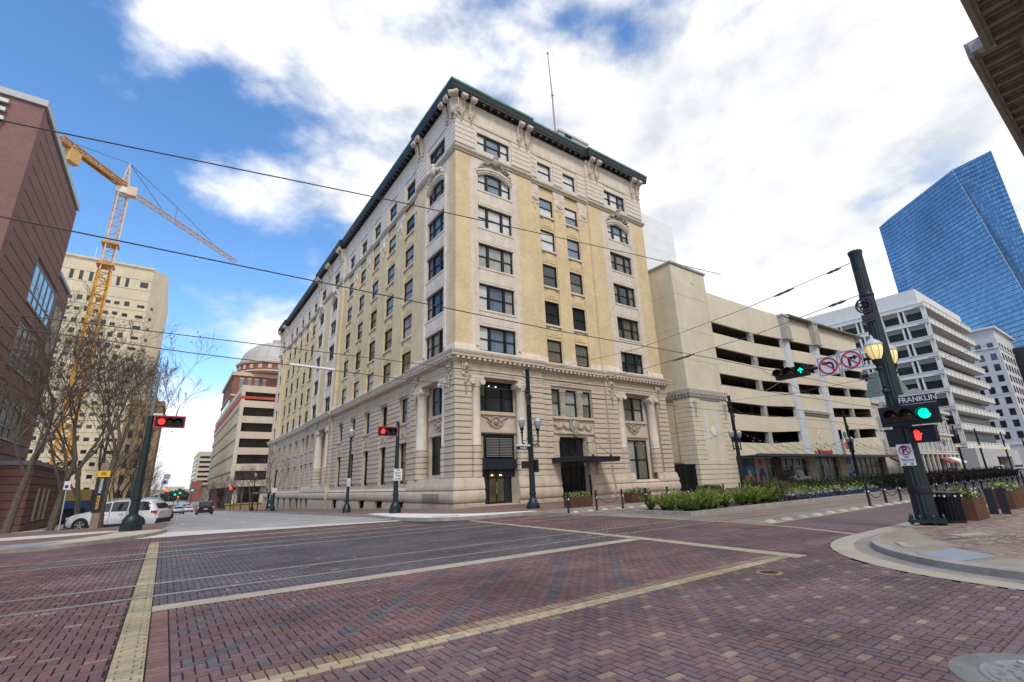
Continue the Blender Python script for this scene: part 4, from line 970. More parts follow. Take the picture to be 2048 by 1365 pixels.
m1 = MB(); m1.prism([(70, 23.5), (98, 24.2), (98, 24.38), (70, 23.68)], -14, .75, TG_); part('roof_edge', m1, M('roof_edge_metal', (.20, .20, .15), .6, .2), gar)
lt = M('tube_light', (1, .95, .8), .4, 0, emit=(1, .9, .65), estr=2.5)
for u, z in ((64, 6.75), (83.5, 10.3), (73.5, 13.5), (57, 13.2)):
    m1 = MB(); m1.box(u-.3, u+.3, 36.0, 36.1, z-.02, z+.05); part('ceiling_light', m1, lt, gar)
# tower
tw = part('tower', (lambda m: (m.box(44.13, 50.7, GY+.03, 38.97, 0, 25.4), m)[1])(MB()), cream2, gar)
for z0, z1 in ((10.6, 13.93), (13.97, 17.48), (17.52, 21.68), (21.72, 25.4)):
    m1 = MB(); m1.box(44.1, 50.75, GY, 39, z0, z1); part('panel', m1, cream2, tw)
m1 = MB(); m1.box(43.95, 50.95, GY-.15, 39.1, 25.4, 25.65); part('coping', m1, M('coping_metal', (.36, .36, .34), .5, .2), tw)
m1 = MB(); disc(m1, FG, 48, 23.9, .38, .0); part('roundel', m1, cream2, tw); m1 = MB(); disc(m1, lambda u, d, z: (44.1-d, u, z), 35, 23, .45, .0); part('roundel', m1, cream2, tw)
m1 = MB(); m1.box(43.75, 51.1, GY-.35, 39.2, 10.1, 10.6); m1.box(43.95, 50.9, GY-.16, 39.1, 9.55, 10.1); cn = part('cornice', m1, greyst, tw)
m2 = MB(); k = 43.9
while k < 51: m2.box(k-.1, k+.1, GY-.33, GY-.14, 9.8, 10.1); k += .4
k = GY+.1
while k < 39: m2.box(43.78, 43.95, k-.1, k+.1, 9.8, 10.1); k += .4
part('bracket_row', m2, greyst, cn, 'stuff')
m1 = MB(); m1.box(44.02, 50.83, GY-.08, 39, 3.05, 6.1); m1.box(44.02, 50.83, GY-.08, 39, 6.14, 9.5); part('panel', m1, cream2, tw)
z = .3
while z < 9.2:
    for u0, u1 in ((43.93, 45.7), (49.4, 50.93)):
        m1 = MB(); m1.box(u0, u1, GY-.18, GY+(1.9 if u0 < 45 else .2), z, z+.44); part('stone', m1, cream2, tw)
    if z < 3: m1 = MB(); m1.box(45.7, 49.4, GY-.14, GY+.2, z, z+.44); part('stone', m1, cream2, tw)
    z += .49
for u in (44.6, 50.2):
    m1 = MB(); m1.sm = True; m1.ell(FG(u, .25, 9.2), (.3, .15, .3), 8, 5); m1.tube([FG(u, .25, 9), FG(u, .22, 7.6)], [.2, .05], 6); part('swag', m1, greyst, tw)
for p, q in ((46.2, 46.5), (48.5, 48.8)):
    m1 = MB(); m1.box(p, q, GY-.11, GY, 3.1, 8.6); part('strip', m1, blueg, tw)
m1 = MB(); disc(m1, FG, 47.6, 6.2, .48, .1); part('roundel', m1, white, tw)
# gap gate
g = thing('metal_gate', 'dark barred gate closing the gap between stone building and garage tower', 'gate', (42, 29.6, 0)); m1 = MB()
for k in range(26): m1.box(40.0+k*.155, 40.06+k*.155, 29.6, 29.66, .15, 2.75)
part('bars', m1, blackM, g, 'stuff')
m1 = MB(); m1.box(39.9, 44.0, 29.56, 29.70, 2.7, 2.82); m1.box(39.9, 44.0, 29.56, 29.70, .2, .3); m1.box(41.9, 42.05, 29.56, 29.7, .1, 2.9); part('frame', m1, blackM, g)
m1 = MB(); m1.box(39.95, 43.95, 29.75, 29.78, .15, 2.7); part('mesh_panel', m1, M('gate_mesh', (.06, .055, .05), .7, .2), g)
# shop fronts under the canopy
redbr = brickmat('shop_brick', (.17, .075, .06), (.22, .10, .08), (.14, .1, .09), .22, .075, .012)
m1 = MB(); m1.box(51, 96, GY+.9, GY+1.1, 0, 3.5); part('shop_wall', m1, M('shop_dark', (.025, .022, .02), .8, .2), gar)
for a, b in ((51, 52.4), (59.5, 61.2), (94, 96)): m1 = MB(); m1.box(a, b, GY-.02, GY+.9, .1, 3.5); part('brick_pier', m1, redbr, gar)
for a, b in ((68, 70.0), (77.3, 79.7)):
    for z in np.arange(.1, 3.4, .34): m1 = MB(); m1.box(a, b, GY-.25, GY+.9, z, z+.30); part('stone', m1, cream2, gar)
shopg = M('shop_glass', (.035, .035, .032), .25, .6, 1.5, spec=.15); frameL = M('aluminium_frame', (.32, .32, .31), .45, .08)
def shop(a, b, n, door=None, wallh=.75):
    f = MB(); p = MB(); w = (b-a)/n
    for k in range(n+1): f.box(a+k*w-.04, a+k*w+.04, GY+.12, GY+.24, wallh, 3.45)
    for z in (wallh, 2.45, 3.42): f.box(a, b, GY+.13, GY+.23, z-.04, z+.04)
    o = part('shop_window', f, frameL, gar); p.box(a, b, GY+.2, GY+.22, wallh, 3.44); part('pane', p, shopg, o); m1 = MB(); m1.box(a, b, GY+.06, GY+.3, .1, wallh-.04); part('brick_base', m1, redbr, gar)
    if door:
        f = MB(); f.box(door-.9, door-.8, GY+.03, GY+.13, .13, 2.4); f.box(door+.8, door+.9, GY+.03, GY+.13, .13, 2.4); f.box(door-.9, door+.9, GY+.03, GY+.13, 2.3, 2.42); f.box(door-.05, door+.05, GY+.03, GY+.13, .13, 2.3); d = part('door', f, white, gar)
        m1 = MB(); m1.box(door-.8, door+.8, GY+.07, GY+.09, .13, 2.3); part('pane', m1, shopg, d)
shop(52.4, 57.8, 2); shop(57.8, 59.5, 1, None, .2); shop(61.2, 68, 4, 65); shop(70, 77.3, 3, 73.6); shop(79.7, 82, 1, 81.2, .3); shop(82.2, 88, 3); shop(88.2, 94, 3)
# painted shop window: plain coloured shapes
mur = MB(); cl = [(.03, .05, .30), (.55, .38, .05), (.05, .28, .26), (.45, .06, .05), (.62, .62, .62), (.60, .45, .36), (.08, .25, .06)]
mats = [M('poster_%s' % n, c, .5, .05) for n, c in zip(('navy', 'yellow', 'teal', 'red', 'white', 'peach', 'green'), cl)]
def shape(mb, mi, pts, e=0): mb.mi = mi; mb.prism(pts, -.112+e, -.10+e, TG_)
shape(mur, 5, [(55.1, .8), (57.7, .8), (57.7, 3.4), (55.1, 3.4)]); shape(mur, 0, [(52.5, .8), (55.1, .8), (55.1, 3.4), (52.5, 3.4)])
ov = lambda cx, cz, rx, rz: [(cx+rx*math.cos(2*PI*k/14), cz+rz*math.sin(2*PI*k/14)) for k in range(14)]
for mi, a, e in ((2, ov(54.0, 2.0, .9, .6), .004), (1, ov(53.1, 1.2, .6, .38), .008), (4, ov(53.8, 1.7, .28, .4), .012), (3, ov(54.7, 1.1, .35, .25), .010), (6, ov(54.3, 3.0, .8, .3), .006), (1, ov(54.3, 1.15, .35, .3), .014), (3, ov(56.3, 2.95, .35, .32), .006), (0, [(55.6, .85), (57.3, .85), (57.2, 1.7), (56.8, 2.2), (56.4, 2.3), (56.0, 2.0), (55.7, 1.5)], .005), (5, [(56.35, .85), (56.9, .85), (56.75, 1.35), (56.5, 1.45)], .01)): shape(mur, mi, a, e)
ms = part('window_mural', mur, mats, gar)
m1 = MB(); m1.box(80.0, 81.9, GY+.0, GY+.1, 2.45, 3.3); part('blue_sign', m1, mats[0], gar)
m1 = MB(); m1.box(80.1, 80.9, GY-.0, GY+.1, .2, 1.0); part('red_sign', m1, mats[3], gar)
can = MB(); can.box(51.1, 97, GY-2.5, GY-.02, 3.48, 3.6); can.box(51.0, 97.1, GY-2.56, GY-2.44, 3.42, 3.72); cn = part('canopy', can, M('canopy_green', (.03, .05, .045), .5, .15), gar)
k = 52.6; rod = MB(); rod.tube([(0, -.02, 1.55), (0, -2.4, -.1)], .022, 5); rod.ell((0, -.04, 1.58), .09, 6, 4); rm = rod.mesh('tie_rod', M('tie_rod_grey', (.12, .12, .11), .6))
while k < 96: o = link('tie_rod', rm, cn, False); o.location = Vector((k, GY, 3.75))-wloc(cn); k += 2.75
red = M('sign_red', (.50, .035, .04), .5, .05)
T = lambda x, y, q: FG(73.9+x, .1+q, 4.25+y)
sg = thing('shop_sign', 'red script shop sign with small blue mark standing on the garage canopy', 'sign', (73.9, GY-.1, 3.7))
part('lettering', text_mesh('Mchangouti', 1.0, T, red, .03, bold=.012, xs=.98), None, sg)
m1 = MB(); m1.sm = True
for a in (0, 2.1, 4.2): m1.ell((70.9+.2*math.cos(a), GY-.15, 4.15+.2*math.sin(a)), (.16, .03, .16), 8, 4)
part('emblem', m1, mats[0], sg); m1 = MB(); m1.box(70.5, 77, GY-.2, GY-.1, 3.66, 3.74); part('rail', m1, white, sg)
bs = thing('banner', 'green white and red shop banner on the pilaster beside the red script sign', 'banner', (79.6, GY-.75, 4)); m1 = MB()
m1.box(79.0, 80.6, GY-.78, GY-.74, 4.0, 7.4); part('cloth', m1, white, bs); m1 = MB(); m1.box(79.1, 80.5, GY-.79, GY-.785, 4.6, 5.6); part('red_panel', m1, red, bs); m1 = MB(); m1.prism(ov(79.8, 6.6, .6, .55), .79, .8, TG_); part('green_panel', m1, M('leaf_print', (.03, .16, .07), .6), bs)
# ================================================================ LOW ORNATE BLOCK
orn = thing('ornate_shop_building', 'low white ornate building with arched windows and grey green turret roof', 'building', (118, 34, 0))
ow = M('ornate_white', (.60, .58, .53), .75, .12, 1.5, streak=.2); FO = lambda u, d, z: (u, 29.3-d, z)
m1 = MB(); m1.box(103, 139, 29.5, 45, 0, 13.2); part('wall', m1, ow, orn)
m1 = MB(); m1.box(97.5, 103, 30.5, 45, 0, 13.4); m1.box(97.3, 103, 30.2, 45.2, 12.9, 13.6); w_ = part('side_wing', m1, ow, orn)
for u0, z0 in ((98.6, 4.4), (98.6, 8.4), (100.9, 8.4), (100.9, 4.4)):
    m1 = MB(); m1.box(u0, u0+1.1, 30.42, 30.49, z0, z0+2.2); o = part('window', m1, G_B, w_); m1 = MB(); m1.box(u0-.15, u0+1.25, 30.3, 30.5, z0-.2, z0); part('sill', m1, ow, o)
for z, h, d in ((4.1, .35, .5), (4.6, .2, .3), (8.0, .35, .45), (11.6, .3, .4), (12.6, .5, .9)):
    m1 = MB(); m1.box(102.8, 139.2, 29.5-d, 29.5, z, z+h); part('cornice', m1, ow, orn)
for k in range(12):
    u = 104.2+k*2.9
    for z0, h in ((4.9, 2.4), (8.6, 2.4)):
        m1 = MB(); n = 8; arc = [(u+.65+.65*math.cos(PI*q/n), z0+h-.5+.6*math.sin(PI*q/n)) for q in range(n+1)]
        m1.prism([(u, z0), (u+1.3, z0)]+arc, -.15, -.12, FOT := (lambda x, y, e: FO(x, e, y))); o = part('window', m1, G_S, orn)
        m2 = MB()
        for (p, q), (r_, s_) in zip(arc, arc[1:]): m2.prism([(p, q), (r_, s_), (u+.65+(r_-u-.65)*1.3, z0+h-.5+(s_-z0-h+.5)*1.35), (u+.65+(p-u-.65)*1.3, z0+h-.5+(q-z0-h+.5)*1.35)], -.2, .05, FOT)
        m2.box(u-.25, u, 29.35, 29.5, z0, z0+h-.5); m2.box(u+1.3, u+1.55, 29.35, 29.5, z0, z0+h-.5); part('arch_trim', m2, ow, o)
m1 = MB(); m1.sm = True; m1.lathe([(3.6, 13.1), (3.7, 14.2), (4.5, 14.6), (4.5, 15.6), (4.1, 15.8)], (120.2, 33.5, 0), 20); tu = part('turret', m1, ow, orn)
m1 = MB(); m1.lathe([(4.2, 15.8), (3.6, 17.2), (2.7, 19.6), (2.2, 21.0)], (120.2, 33.5, 0), 12); part('roof', m1, M('slate_green', (.13, .17, .15), .7, .2, 3), tu)
m1 = MB(); m1.lathe([(2.3, 21.0), (2.35, 21.3), (0, 21.4)], (120.2, 33.5, 0), 12); part('roof_cap', m1, ow, tu)
m1 = MB(); m1.box(103.2, 138.8, 29.42, 29.5, .2, 3.9); part('shop_front', m1, shopg, orn)
for k in range(13): m1 = MB(); m1.box(103+k*3-.25, 103+k*3+.25, 29.1, 29.5, 0, 4.1); part('pier', m1, ow if k % 2 else cream2, orn)
m1 = MB()
for u in (106, 112): m1.box(u, u+1.2, 29.3, 29.41, .2, 2.8)
part('red_door', m1, M('maroon', (.18, .02, .025), .6, .1), orn)
for i, (u, w) in enumerate(((98, 4.2), (124.5, 4.5), (131, 5.5))):
    m1 = MB(); m1.prism([(0, 3.6), (-1.7, 2.6), (-1.7, 2.3), (0, 3.3)], u, u+w, lambda p, q, e: (e, 29.3+p, q)); tag(part('awning', m1, [M('maroon', (.18, .02, .025)), M('awning_red', (.32, .05, .05), .7, .1), white][i]), ['dark maroon awning on the white wing beside the garage', 'red sloping awning on the ornate white building', 'white awning near the right end of the ornate building'][i], 'awning')
m1 = MB(); m1.sm = True; m1.lathe([(1.0, 0), (.9, .12), (0, .12)], (0, 0, 0), 20, T=lambda x, y, q: (127.5+x, 28.4-q, 6.4+y*.7)); m1.tube([(127.5, 28.4, 6.4), (127.5, 29.3, 6.4)], .05, 5); solo('hanging_sign', m1, M('sign_slate', (.10, .09, .10), .5), 'dark oval hanging sign on the ornate white building', 'sign')
# ================================================================ WHITE OFFICE WITH SUNSHADES
off_ = thing('white_office_block', 'white concrete office block with slatted sunshades and long open balconies', 'building', (164, 42, 0))
ofw = M('office_white', (.66, .66, .63), .7, .07, .5, streak=.12); ofs = M('sunshade_grey', (.40, .39, .39), .6, .1); ofg = M('office_glass', (.03, .026, .025), .3, .5, .6, spec=.2)
OX, OY = 143.0, 28.0
FW = lambda u, d, z: (OX-d, u, z)
m1 = MB(); m1.box(OX+1.3, 185, OY+2.2, 60, 0, 40.2); part('core', m1, ofg, off_)
m1 = MB(); m1.box(OX+1.0, 184.6, OY+1.2, 60, 40.3, 44.0); part('parapet', m1, ofw, off_)
FZ_ = [5.4+k*4.19 for k in range(9)]
for k, z in enumerate(FZ_):
    m1 = MB(); m1.box(OX, OX+1.3, OY+1.3, 60, z, z+1.15); m1.box(OX-.12, OX, OY, 60, z+1.0, z+1.15); m1.box(OX-.12, OX, OY, 60, z-.02, z+.12); part('floor_band', m1, ofw, off_)
    m1 = MB(); m1.box(OX, 186, OY, OY+.25, z, z+1.5 if k < 8 else z+1.4); m1.box(OX-.1, 186.1, OY-.1, OY, z+1.35, z+1.5); m1.box(OX, 186, OY+.25, OY+2.2, z, z+.3); m1.box(OX, OX+1.3, OY+.25, OY+1.3, z, z+1.15); b_ = part('balcony', m1, ofw, off_)
    m2 = MB()
    for q in range(13): m2.box(OX+1.5+q*3.4, OX+1.6+q*3.4, OY-.06, OY, z+.1, z+1.35)
    part('panel_joint', m2, M('joint_grey', (.30, .29, .28), .7), b_, 'stuff')
    if k == 8: continue
    for q in range(7):
        y0 = OY+.5+q*4.55
        m2 = MB(); m2.box(OX+.9, OX+1.0, y0+.5, y0+3.6, z+1.15, z+4.19); o = part('window', m2, ofg, off_)
        for s in range(4): m3 = MB(); m3.obox((OX+.15, y0+2.05, z+4.1-s*.3), (.42, 3.15, .05), 0, 0, .5); part('sunshade_slat', m3, ofs, o)
        for w in (.28, 3.85): m3 = MB(); m3.box(OX-.02, OX+1.3, y0+w-.18, y0+w+.18, z+1.15, z+4.19); part('fin', m3, ofw, o)
m1 = MB(); m1.box(OX-1, 160, OY-1.2, 60, 0, 5.35); m1.box(176, 186, OY-1.2, 60, 0, 5.35); m1.box(160, 176, OY-1.2, 60, 3.6, 5.35); m1.box(160, 176, OY+2, 60, 0, 3.6); part('podium', m1, M('podium_grey', (.44, .43, .43), .7, .08, .5), off_)
m1 = MB(); m1.box(161, 175, OY+1.0, OY+1.1, .1, 3.4); part('garage_door', m1, M('dark_shutter', (.03, .03, .035), .6, .2), off_)
m1 = MB(); m1.box(OX+.05, OX+.4, OY+.05, OY+.4, 5.4, 39); part('corner_post', m1, ofw, off_)
# second white block behind it
wb2 = thing('white_hotel_block', 'plain white block with small square windows right of the sunshade office', 'building', (246, 36, 0))
m1 = MB(); m1.box(231, 262, 29.5, 70, 0, 48); part('wall', m1, M('hotel_white', (.58, .55, .55), .75, .06, .4, streak=.1), wb2); m1 = MB(); m1.box(230, 263, 28.6, 70, 48, 48.7); part('cornice', m1, ofw, wb2); 
for q in (41.0, 8.0): m1 = MB(); m1.box(230.7, 262.3, 29.3, 70, q, q+.4); part('string_course', m1, ofw, wb2)
wm = MB(); wm.box(0, .1, 0, 1.5, 0, 2.3); wme = wm.mesh('window', G_D)
for r_ in range(9):
    for q in (30.6, 33.8, 36.6, 39.5, 42.5): o = link('window', wme, wb2, False); o.location = Vector((230.93, q, 10.0+r_*3.85))-wb2.location
    for q in range(6): o = link('window', wme, wb2, False); o.location = Vector((233+q*4.6, 29.43, 10.0+r_*3.85))-wb2.location; o.rotation_euler = (0, 0, -PI/2)
m1 = MB(); m1.box(257, 275, 21.5, 45, 0, 44); part('wall', m1, M('green_glass_dark', (.012, .02, .02), .15, .2), thing('dark_slab', 'dark narrow slab building at the right edge before the glass tower', 'building', (266, 33, 0)))
# ================================================================ BLUE GLASS TOWER
gt = thing('glass_tower', 'tall faceted blue glass tower behind the white offices', 'skyscraper', (300, 60, 0))
def glassmat():
    m = M('blue_curtain_glass', (.035, .13, .30), .06, 0, metal=.4, spec=.8); nt = m.node_tree; N, L = nt.nodes, nt.links; b = N['Principled BSDF']
    tc = N.new('ShaderNodeTexCoord'); sp = N.new('ShaderNodeSeparateXYZ'); L.new(tc.outputs['Object'], sp.inputs[0]); ad = N.new('ShaderNodeMath'); ad.operation = 'MULTIPLY_ADD'; L.new(sp.outputs[1], ad.inputs[0]); ad.inputs[1].default_value = 1; L.new(sp.outputs[0], ad.inputs[2]); cb = N.new('ShaderNodeCombineXYZ'); L.new(ad.outputs[0], cb.inputs[0]); L.new(sp.outputs[2], cb.inputs[1])
    br = N.new('ShaderNodeTexBrick'); br.offset = 0; br.inputs['Scale'].default_value = 1; br.inputs['Brick Width'].default_value = 1.3; br.inputs['Row Height'].default_value = 1.95; br.inputs['Mortar Size'].default_value = .07; br.inputs['Bias'].default_value = -.2
    br.inputs['Color1'].default_value = (.165, .30, .44, 1); br.inputs['Color2'].default_value = (.28, .45, .59, 1); br.inputs['Mortar'].default_value = (.05, .13, .25, 1); L.new(cb.outputs[0], br.inputs[0])
    no = N.new('ShaderNodeTexNoise'); no.inputs['Scale'].default_value = .03; no.inputs['Detail'].default_value = 4; L.new(tc.outputs['Object'], no.inputs[0]); mr = N.new('ShaderNodeMapRange'); mr.inputs[1].default_value = .3; mr.inputs[2].default_value = .7; mr.inputs[3].default_value = .75; mr.inputs[4].default_value = 1.25; L.new(no.outputs[0], mr.inputs[0])
    vm = N.new('ShaderNodeVectorMath'); vm.operation = 'SCALE'; L.new(br.outputs[0], vm.inputs[0]); L.new(mr.outputs[0], vm.inputs['Scale']); L.new(vm.outputs[0], b.inputs['Base Color']); return m
gm = glassmat()
GP = [(303, 68), (300.5, 62.5), (273, 30), (270, 16.5), (300, 19), (420, 26), (420, 68)]
GTOP = [130, 131.8, 131.5, 131.5, 130, 128, 130]
def gpt(i, z): return (273+(259.2-273)*(1-z/131.5), 30+(13.7-30)*(1-z/131.5)) if i == 2 else GP[i]
for i in range(7):
    j = (i+1) % 7; m1 = MB(); (a, b), (c, d) = GP[i], GP[j]
    m1.q((*gpt(i, 0), 0), (a, b, GTOP[i]), (c, d, GTOP[j]), (*gpt(j, 0), 0)); part('facade', m1, gm, gt)
    if i < 3:
        m2 = MB(); nv = Vector((d-b, a-c, 0)).normalized(); nv = nv if nv.x < 0 else -nv
        for k in range(64):
            z = 2+k*2.03; (a, b), (c, d) = gpt(i, z), gpt(j, z)
            m2.add([(a+nv.x*e, b+nv.y*e, z+h) for e in (-.05, .18) for h in (0, .22)]+[(c+nv.x*e, d+nv.y*e, z+h) for e in (-.05, .18) for h in (0, .22)], [(2, 3, 7, 6), (0, 2, 6, 4), (1, 5, 7, 3)])
        part('floor_band', m2, M('spandrel_blue', (.05, .14, .27), .3, .1), gt, 'stuff')
m1 = MB(); m1.tube([(273, 30, 131.5), (*gpt(2, 0), 0)], .14, 5); part('crease_trim', m1, M('crease_blue', (.35, .45, .55), .4), gt)
m1 = MB(); m1.add([(*p, t-.3) for p, t in zip(GP, GTOP)], [tuple(range(7))]); part('roof', m1, blueg, gt)
# pale slab behind the corner building
ps = thing('pale_slab_building', 'pale featureless slab building rising behind the garage tower', 'building', (112, 92, 0)); m1 = MB(); m1.box(96, 125.2, 80.5, 104, 0, 81.5); part('wall', m1, M('pale_blue_panel', (.74, .76, .75), .5, .05, .2), ps)
m1 = MB()
for z in range(6, 81, 4): m1.box(96.02, 125.18, 80.48, 80.5, z, z+.06)
part('panel_joint', m1, M('panel_joint_pale', (.68, .70, .70), .6), ps, 'stuff')
# ================================================================ NEAR CORNICE AT TOP RIGHT
nc = thing('coffered_cornice_building', 'brown stone building at the top right with deep coffered cornice', 'building', (60, -10, 0))
nb = M('brown_cornice_stone', (.33, .28, .25), .8, .18, 1.2, .3, streak=.2); nw = M('tan_wall', (.44, .38, .31), .8, .1, 1, streak=.15)
FN = lambda u, d, z: (u, d, z)
H = 31.65
m1 = MB(); m1.box(46.2, 110, -22, -.9, 0, 36); m1.box(36, 46.2, -22, -1.7, 0, 36); part('wall', m1, nw, nc)
def ncor(u0, u1, ye, yw):
    m1 = MB(); m1.box(u0, u1, ye-.35, ye, H, H+1.4); m1.box(u0, u1, ye-.6, ye-.35, H+.12, H+1.4); m1.box(u0, u1, yw-.2, ye-.6, H+.55, H+1.4); m1.box(u0+.2, u1, yw, yw+.35, H-.9, H+.55); o = part('cornice', m1, nb, nc)
    u = u0+.5
    while u < min(u1, 75)-.3:
        m2 = MB(); m2.box(u, u+.42, yw+.3, ye-.62, H+.16, H+.56); m2.box(u-.06, u+.48, yw+.25, ye-.64, H+.42, H+.52); part('modillion', m2, nb, o)
        for w in (.62, 1.05):
            m3 = MB(); m3.box(u+w, u+w+.12, yw+.4, ye-.7, H+.40, H+.56); part('rib', m3, nb, o)
        u += 1.75
    m2 = MB(); u = u0+.3
    while u < min(u1, 75): m2.box(u, u+.14, yw+.35, yw+.5, H-.05, H+.3); u += .26
    part('dentils', m2, nb, o, 'stuff')
ncor(45.9, 110, 2.15, -.9); ncor(36, 46, 1.2, -1.7)
m1 = MB(); m1.box(45.6, 46.6, .6, 1.9, H+.2, H+1.2); part('end_block', m1, M('pale_block', (.50, .48, .42), .8, .15), nc)
# ================================================================ BRICK BUILDING ON THE LEFT
lbk = brickmat('red_brown_brick', (.21, .095, .085), (.26, .12, .105), (.27, .20, .18), .22, .078, .010, bump=.3)
lbk2 = brickmat('red_brown_brick_dark', (.15, .062, .056), (.19, .08, .07), (.14, .09, .085), .22, .078, .010, bump=.3)
XB = -10.0
FB = lambda u, d, z: (XB+d, u, z)          # side wall facing the cross street, u along Y
lb = thing('brick_building', 'red brown brick building with ribbed side wall and big grid windows', 'building', (-25, 47, 0))
m1 = MB(); m1.box(-60, XB-.06, 37.66, 52, -1, 26.3); m1.box(-60, XB-.06, 52, 57, -1, 20.0); part('wall', m1, lbk2, lb)
WN = [(44.95, 52.4, 15.3, 18.2), (44.95, 52.2, 10.65, 13.55), (44.9, 53.0, 5.95, 8.6)]
z = .6
m1 = MB(); m1.box(XB-.06, XB, 37.6, 38.45, -1, 26.3); m1.box(-60, XB-.06, 37.6, 37.66, 19.5, 26.3) ; m1.box(-13, XB-.06, 37.6, 37.66, -1, 19.5); part('corner_brick', m1, lbk, lb)
pitch_ = .92; z = -.6; j = 0
while z < 25.9:
    t = min(z+pitch_-.07, 26.3); EN_ = 57.0 if t < 20.1 else 52.0; segs_ = [(38.45, EN_)]
    for w in WN:
        if z < w[3] and t > w[2]: segs_ = [(38.45, w[0])]+([(w[1], EN_)] if w[1] < EN_ else [])
    for a, b in segs_:
        m1 = MB(); m1.box(XB-.06, XB, a, b, z, t); part('brick_band', m1, lbk, lb)
    z += pitch_
z = 8
while z < 24:      # ribbed panel of the street front
    m1 = MB(); m1.box(-40, -11.6 if z > 19 else -10.9, 37.54, 37.6, z, z+.55); part('brick_band', m1, lbk, lb); z += .92
m1 = MB(); m1.box(-60.1, XB+.12, 37.45, 52.1, 26.3, 26.75); m1.box(-60.1, XB+.08, 52.1, 57.1, 20.0, 20.3); part('coping', m1, M('pale_coping', (.48, .50, .52), .5, .1), lb)
gl = [M('sky_tinted_glass', (.20, .48, .66), .05, .3, .4, spec=1.0), M('street_glass', (.035, .05, .07), .06, .5, .8, spec=.9), M('street_glass_dark', (.02, .026, .034), .06, .5, .8, spec=.9)]  # top window: reflected sky painted in as bright blue; lower ones darker
fr_ = M('window_grid_paint', (.20, .22, .24), .4, .05)
for i, (a, b, c, d) in enumerate(WN):
    m1 = MB(); m1.box(XB-.5, XB-.05, a, b, c, d)
    m1 = MB(); n = 5
    for k in range(n+1): u = a+(b-a)*k/n; m1.box(XB-.16, XB+.02, u-.06, u+.06, c, d)
    for zz in (c, c+(d-c)*.28, d): m1.box(XB-.16, XB+.01, a, b, zz-.05, zz+.05)
    o = part('window', m1, fr_, lb)
    m1 = MB(); m1.box(XB-.055, XB-.03, a, b, c, d); part('pane', m1, gl[i], o)
    m1 = MB(); m1.box(XB-.14, XB+.06, a-.1, b+.1, c-.14, c-.05); part('sill', m1, M('sill_cream', (.45, .42, .36), .7), o)
m1 = MB(); m1.box(XB-.05, XB+.03, 53.3, 56.0, 13.3, 17.75); part('cream_panel', m1, M('cream_panel', (.50, .44, .33), .7, .1), lb)
sg = thing('letter_sign', 'large pale capital letter on the brick building parapet at the left edge', 'sign', (-12.2, 37.5, 24.2))
part('lettering', text_mesh('E', 2.15, lambda x, y, q: (-12.05+x, 37.45-q, 25.05+y), M('sign_pale_metal', (.62, .72, .72), .4, .05), .1, bold=.03), None, sg)
# ---- low brick wing
lw = thing('low_brick_wing', 'single storey brown brick wing with three tall narrow slits', 'building', (-9, 49, 0))
m1 = MB(); m1.box(-10, -7.05, 42.45, 56, -1.2, 3.75); part('wall', m1, lbk2, lw)
z = -.75
while z < 3.6:
    m1 = MB(); m1.box(-7.05, -7.0, 42.4, 56, z, z+.42); part('brick_band', m1, lbk2, lw); m1 = MB(); m1.box(-10, -7.05, 42.4, 42.45, z, z+.42); part('brick_band', m1, lbk2, lw); z += .48
m1 = MB(); m1.box(-10.1, -6.9, 42.3, 56.1, 3.75, 4.0); part('coping', m1, M('blue_grey_coping', (.16, .16, .22), .5, .1), lw)
for u in (45.1, 46.9, 48.5): m1 = MB(); m1.box(-7.0, -6.93, u, u+.32, .3, 2.35); part('slit', m1, MATS['cream_panel'], lw)
m1 = MB(); m1.tube([(-9.4, 42.2, -.4), (-9.4, 42.2, 4.0)], .09, 8); solo('downpipe', m1, M('galvanised', (.40, .42, .42), .4, .1), 'grey downpipe at the front corner of the low brick wing', 'downpipe')
lv = thing('wall_louvre', 'ribbed dark and white louvre on the brick wall at the left edge', 'louvre', (-10, 41.3, 0))
m1 = MB(); m1.box(-9.99, -9.97, 40.4, 42.0, -.2, 4.0); part('backing', m1, darkM, lv)
for k in range(16): m1 = MB(); m1.obox((-9.93, 41.2, -.05+k*.26), (.12, 1.5, .03), 0, 0, .6); part('slat', m1, M('galvanised', (.4, .42, .42)), lv)
# ================================================================ BEIGE TOWER
bt = thing('beige_tower', 'tall beige concrete tower with rows of small dark windows', 'tower', (-25, 175, -3))
bm2 = M('beige_precast', (.70, .61, .44), .85, .10, .25, .1, streak=.25, fine=.04)
TY = 165.0
m1 = MB(); P = [(-60, TY), (-12, TY), (-8.6, TY+4), (-8.6, TY+40), (-60, TY+40)]; m1.prism(P, -3.5, 66.3, lambda x, y, e: (x, y, e)); part('wall', m1, bm2, bt)
m1 = MB()
for zz in np.arange(2, 66, 3.17):
    m1.box(-60, -12, TY-.05, TY, zz, zz+.12)
part('joint', m1, M('precast_joint', (.42, .34, .22), .9), bt, 'stuff')
m1 = MB(); m1.box(-60, -11.9, TY-.3, TY+.3, 66.0, 66.6); part('parapet', m1, bm2, bt)
wm = MB(); wm.box(0, 1.15, 0, .1, 0, .95); we = wm.mesh('window', G_D); sm_ = MB(); sm_.box(-.1, 1.25, -.12, 0, -.25, -.05); sme = sm_.mesh('sill', bm2)
tr = random.Random(9)
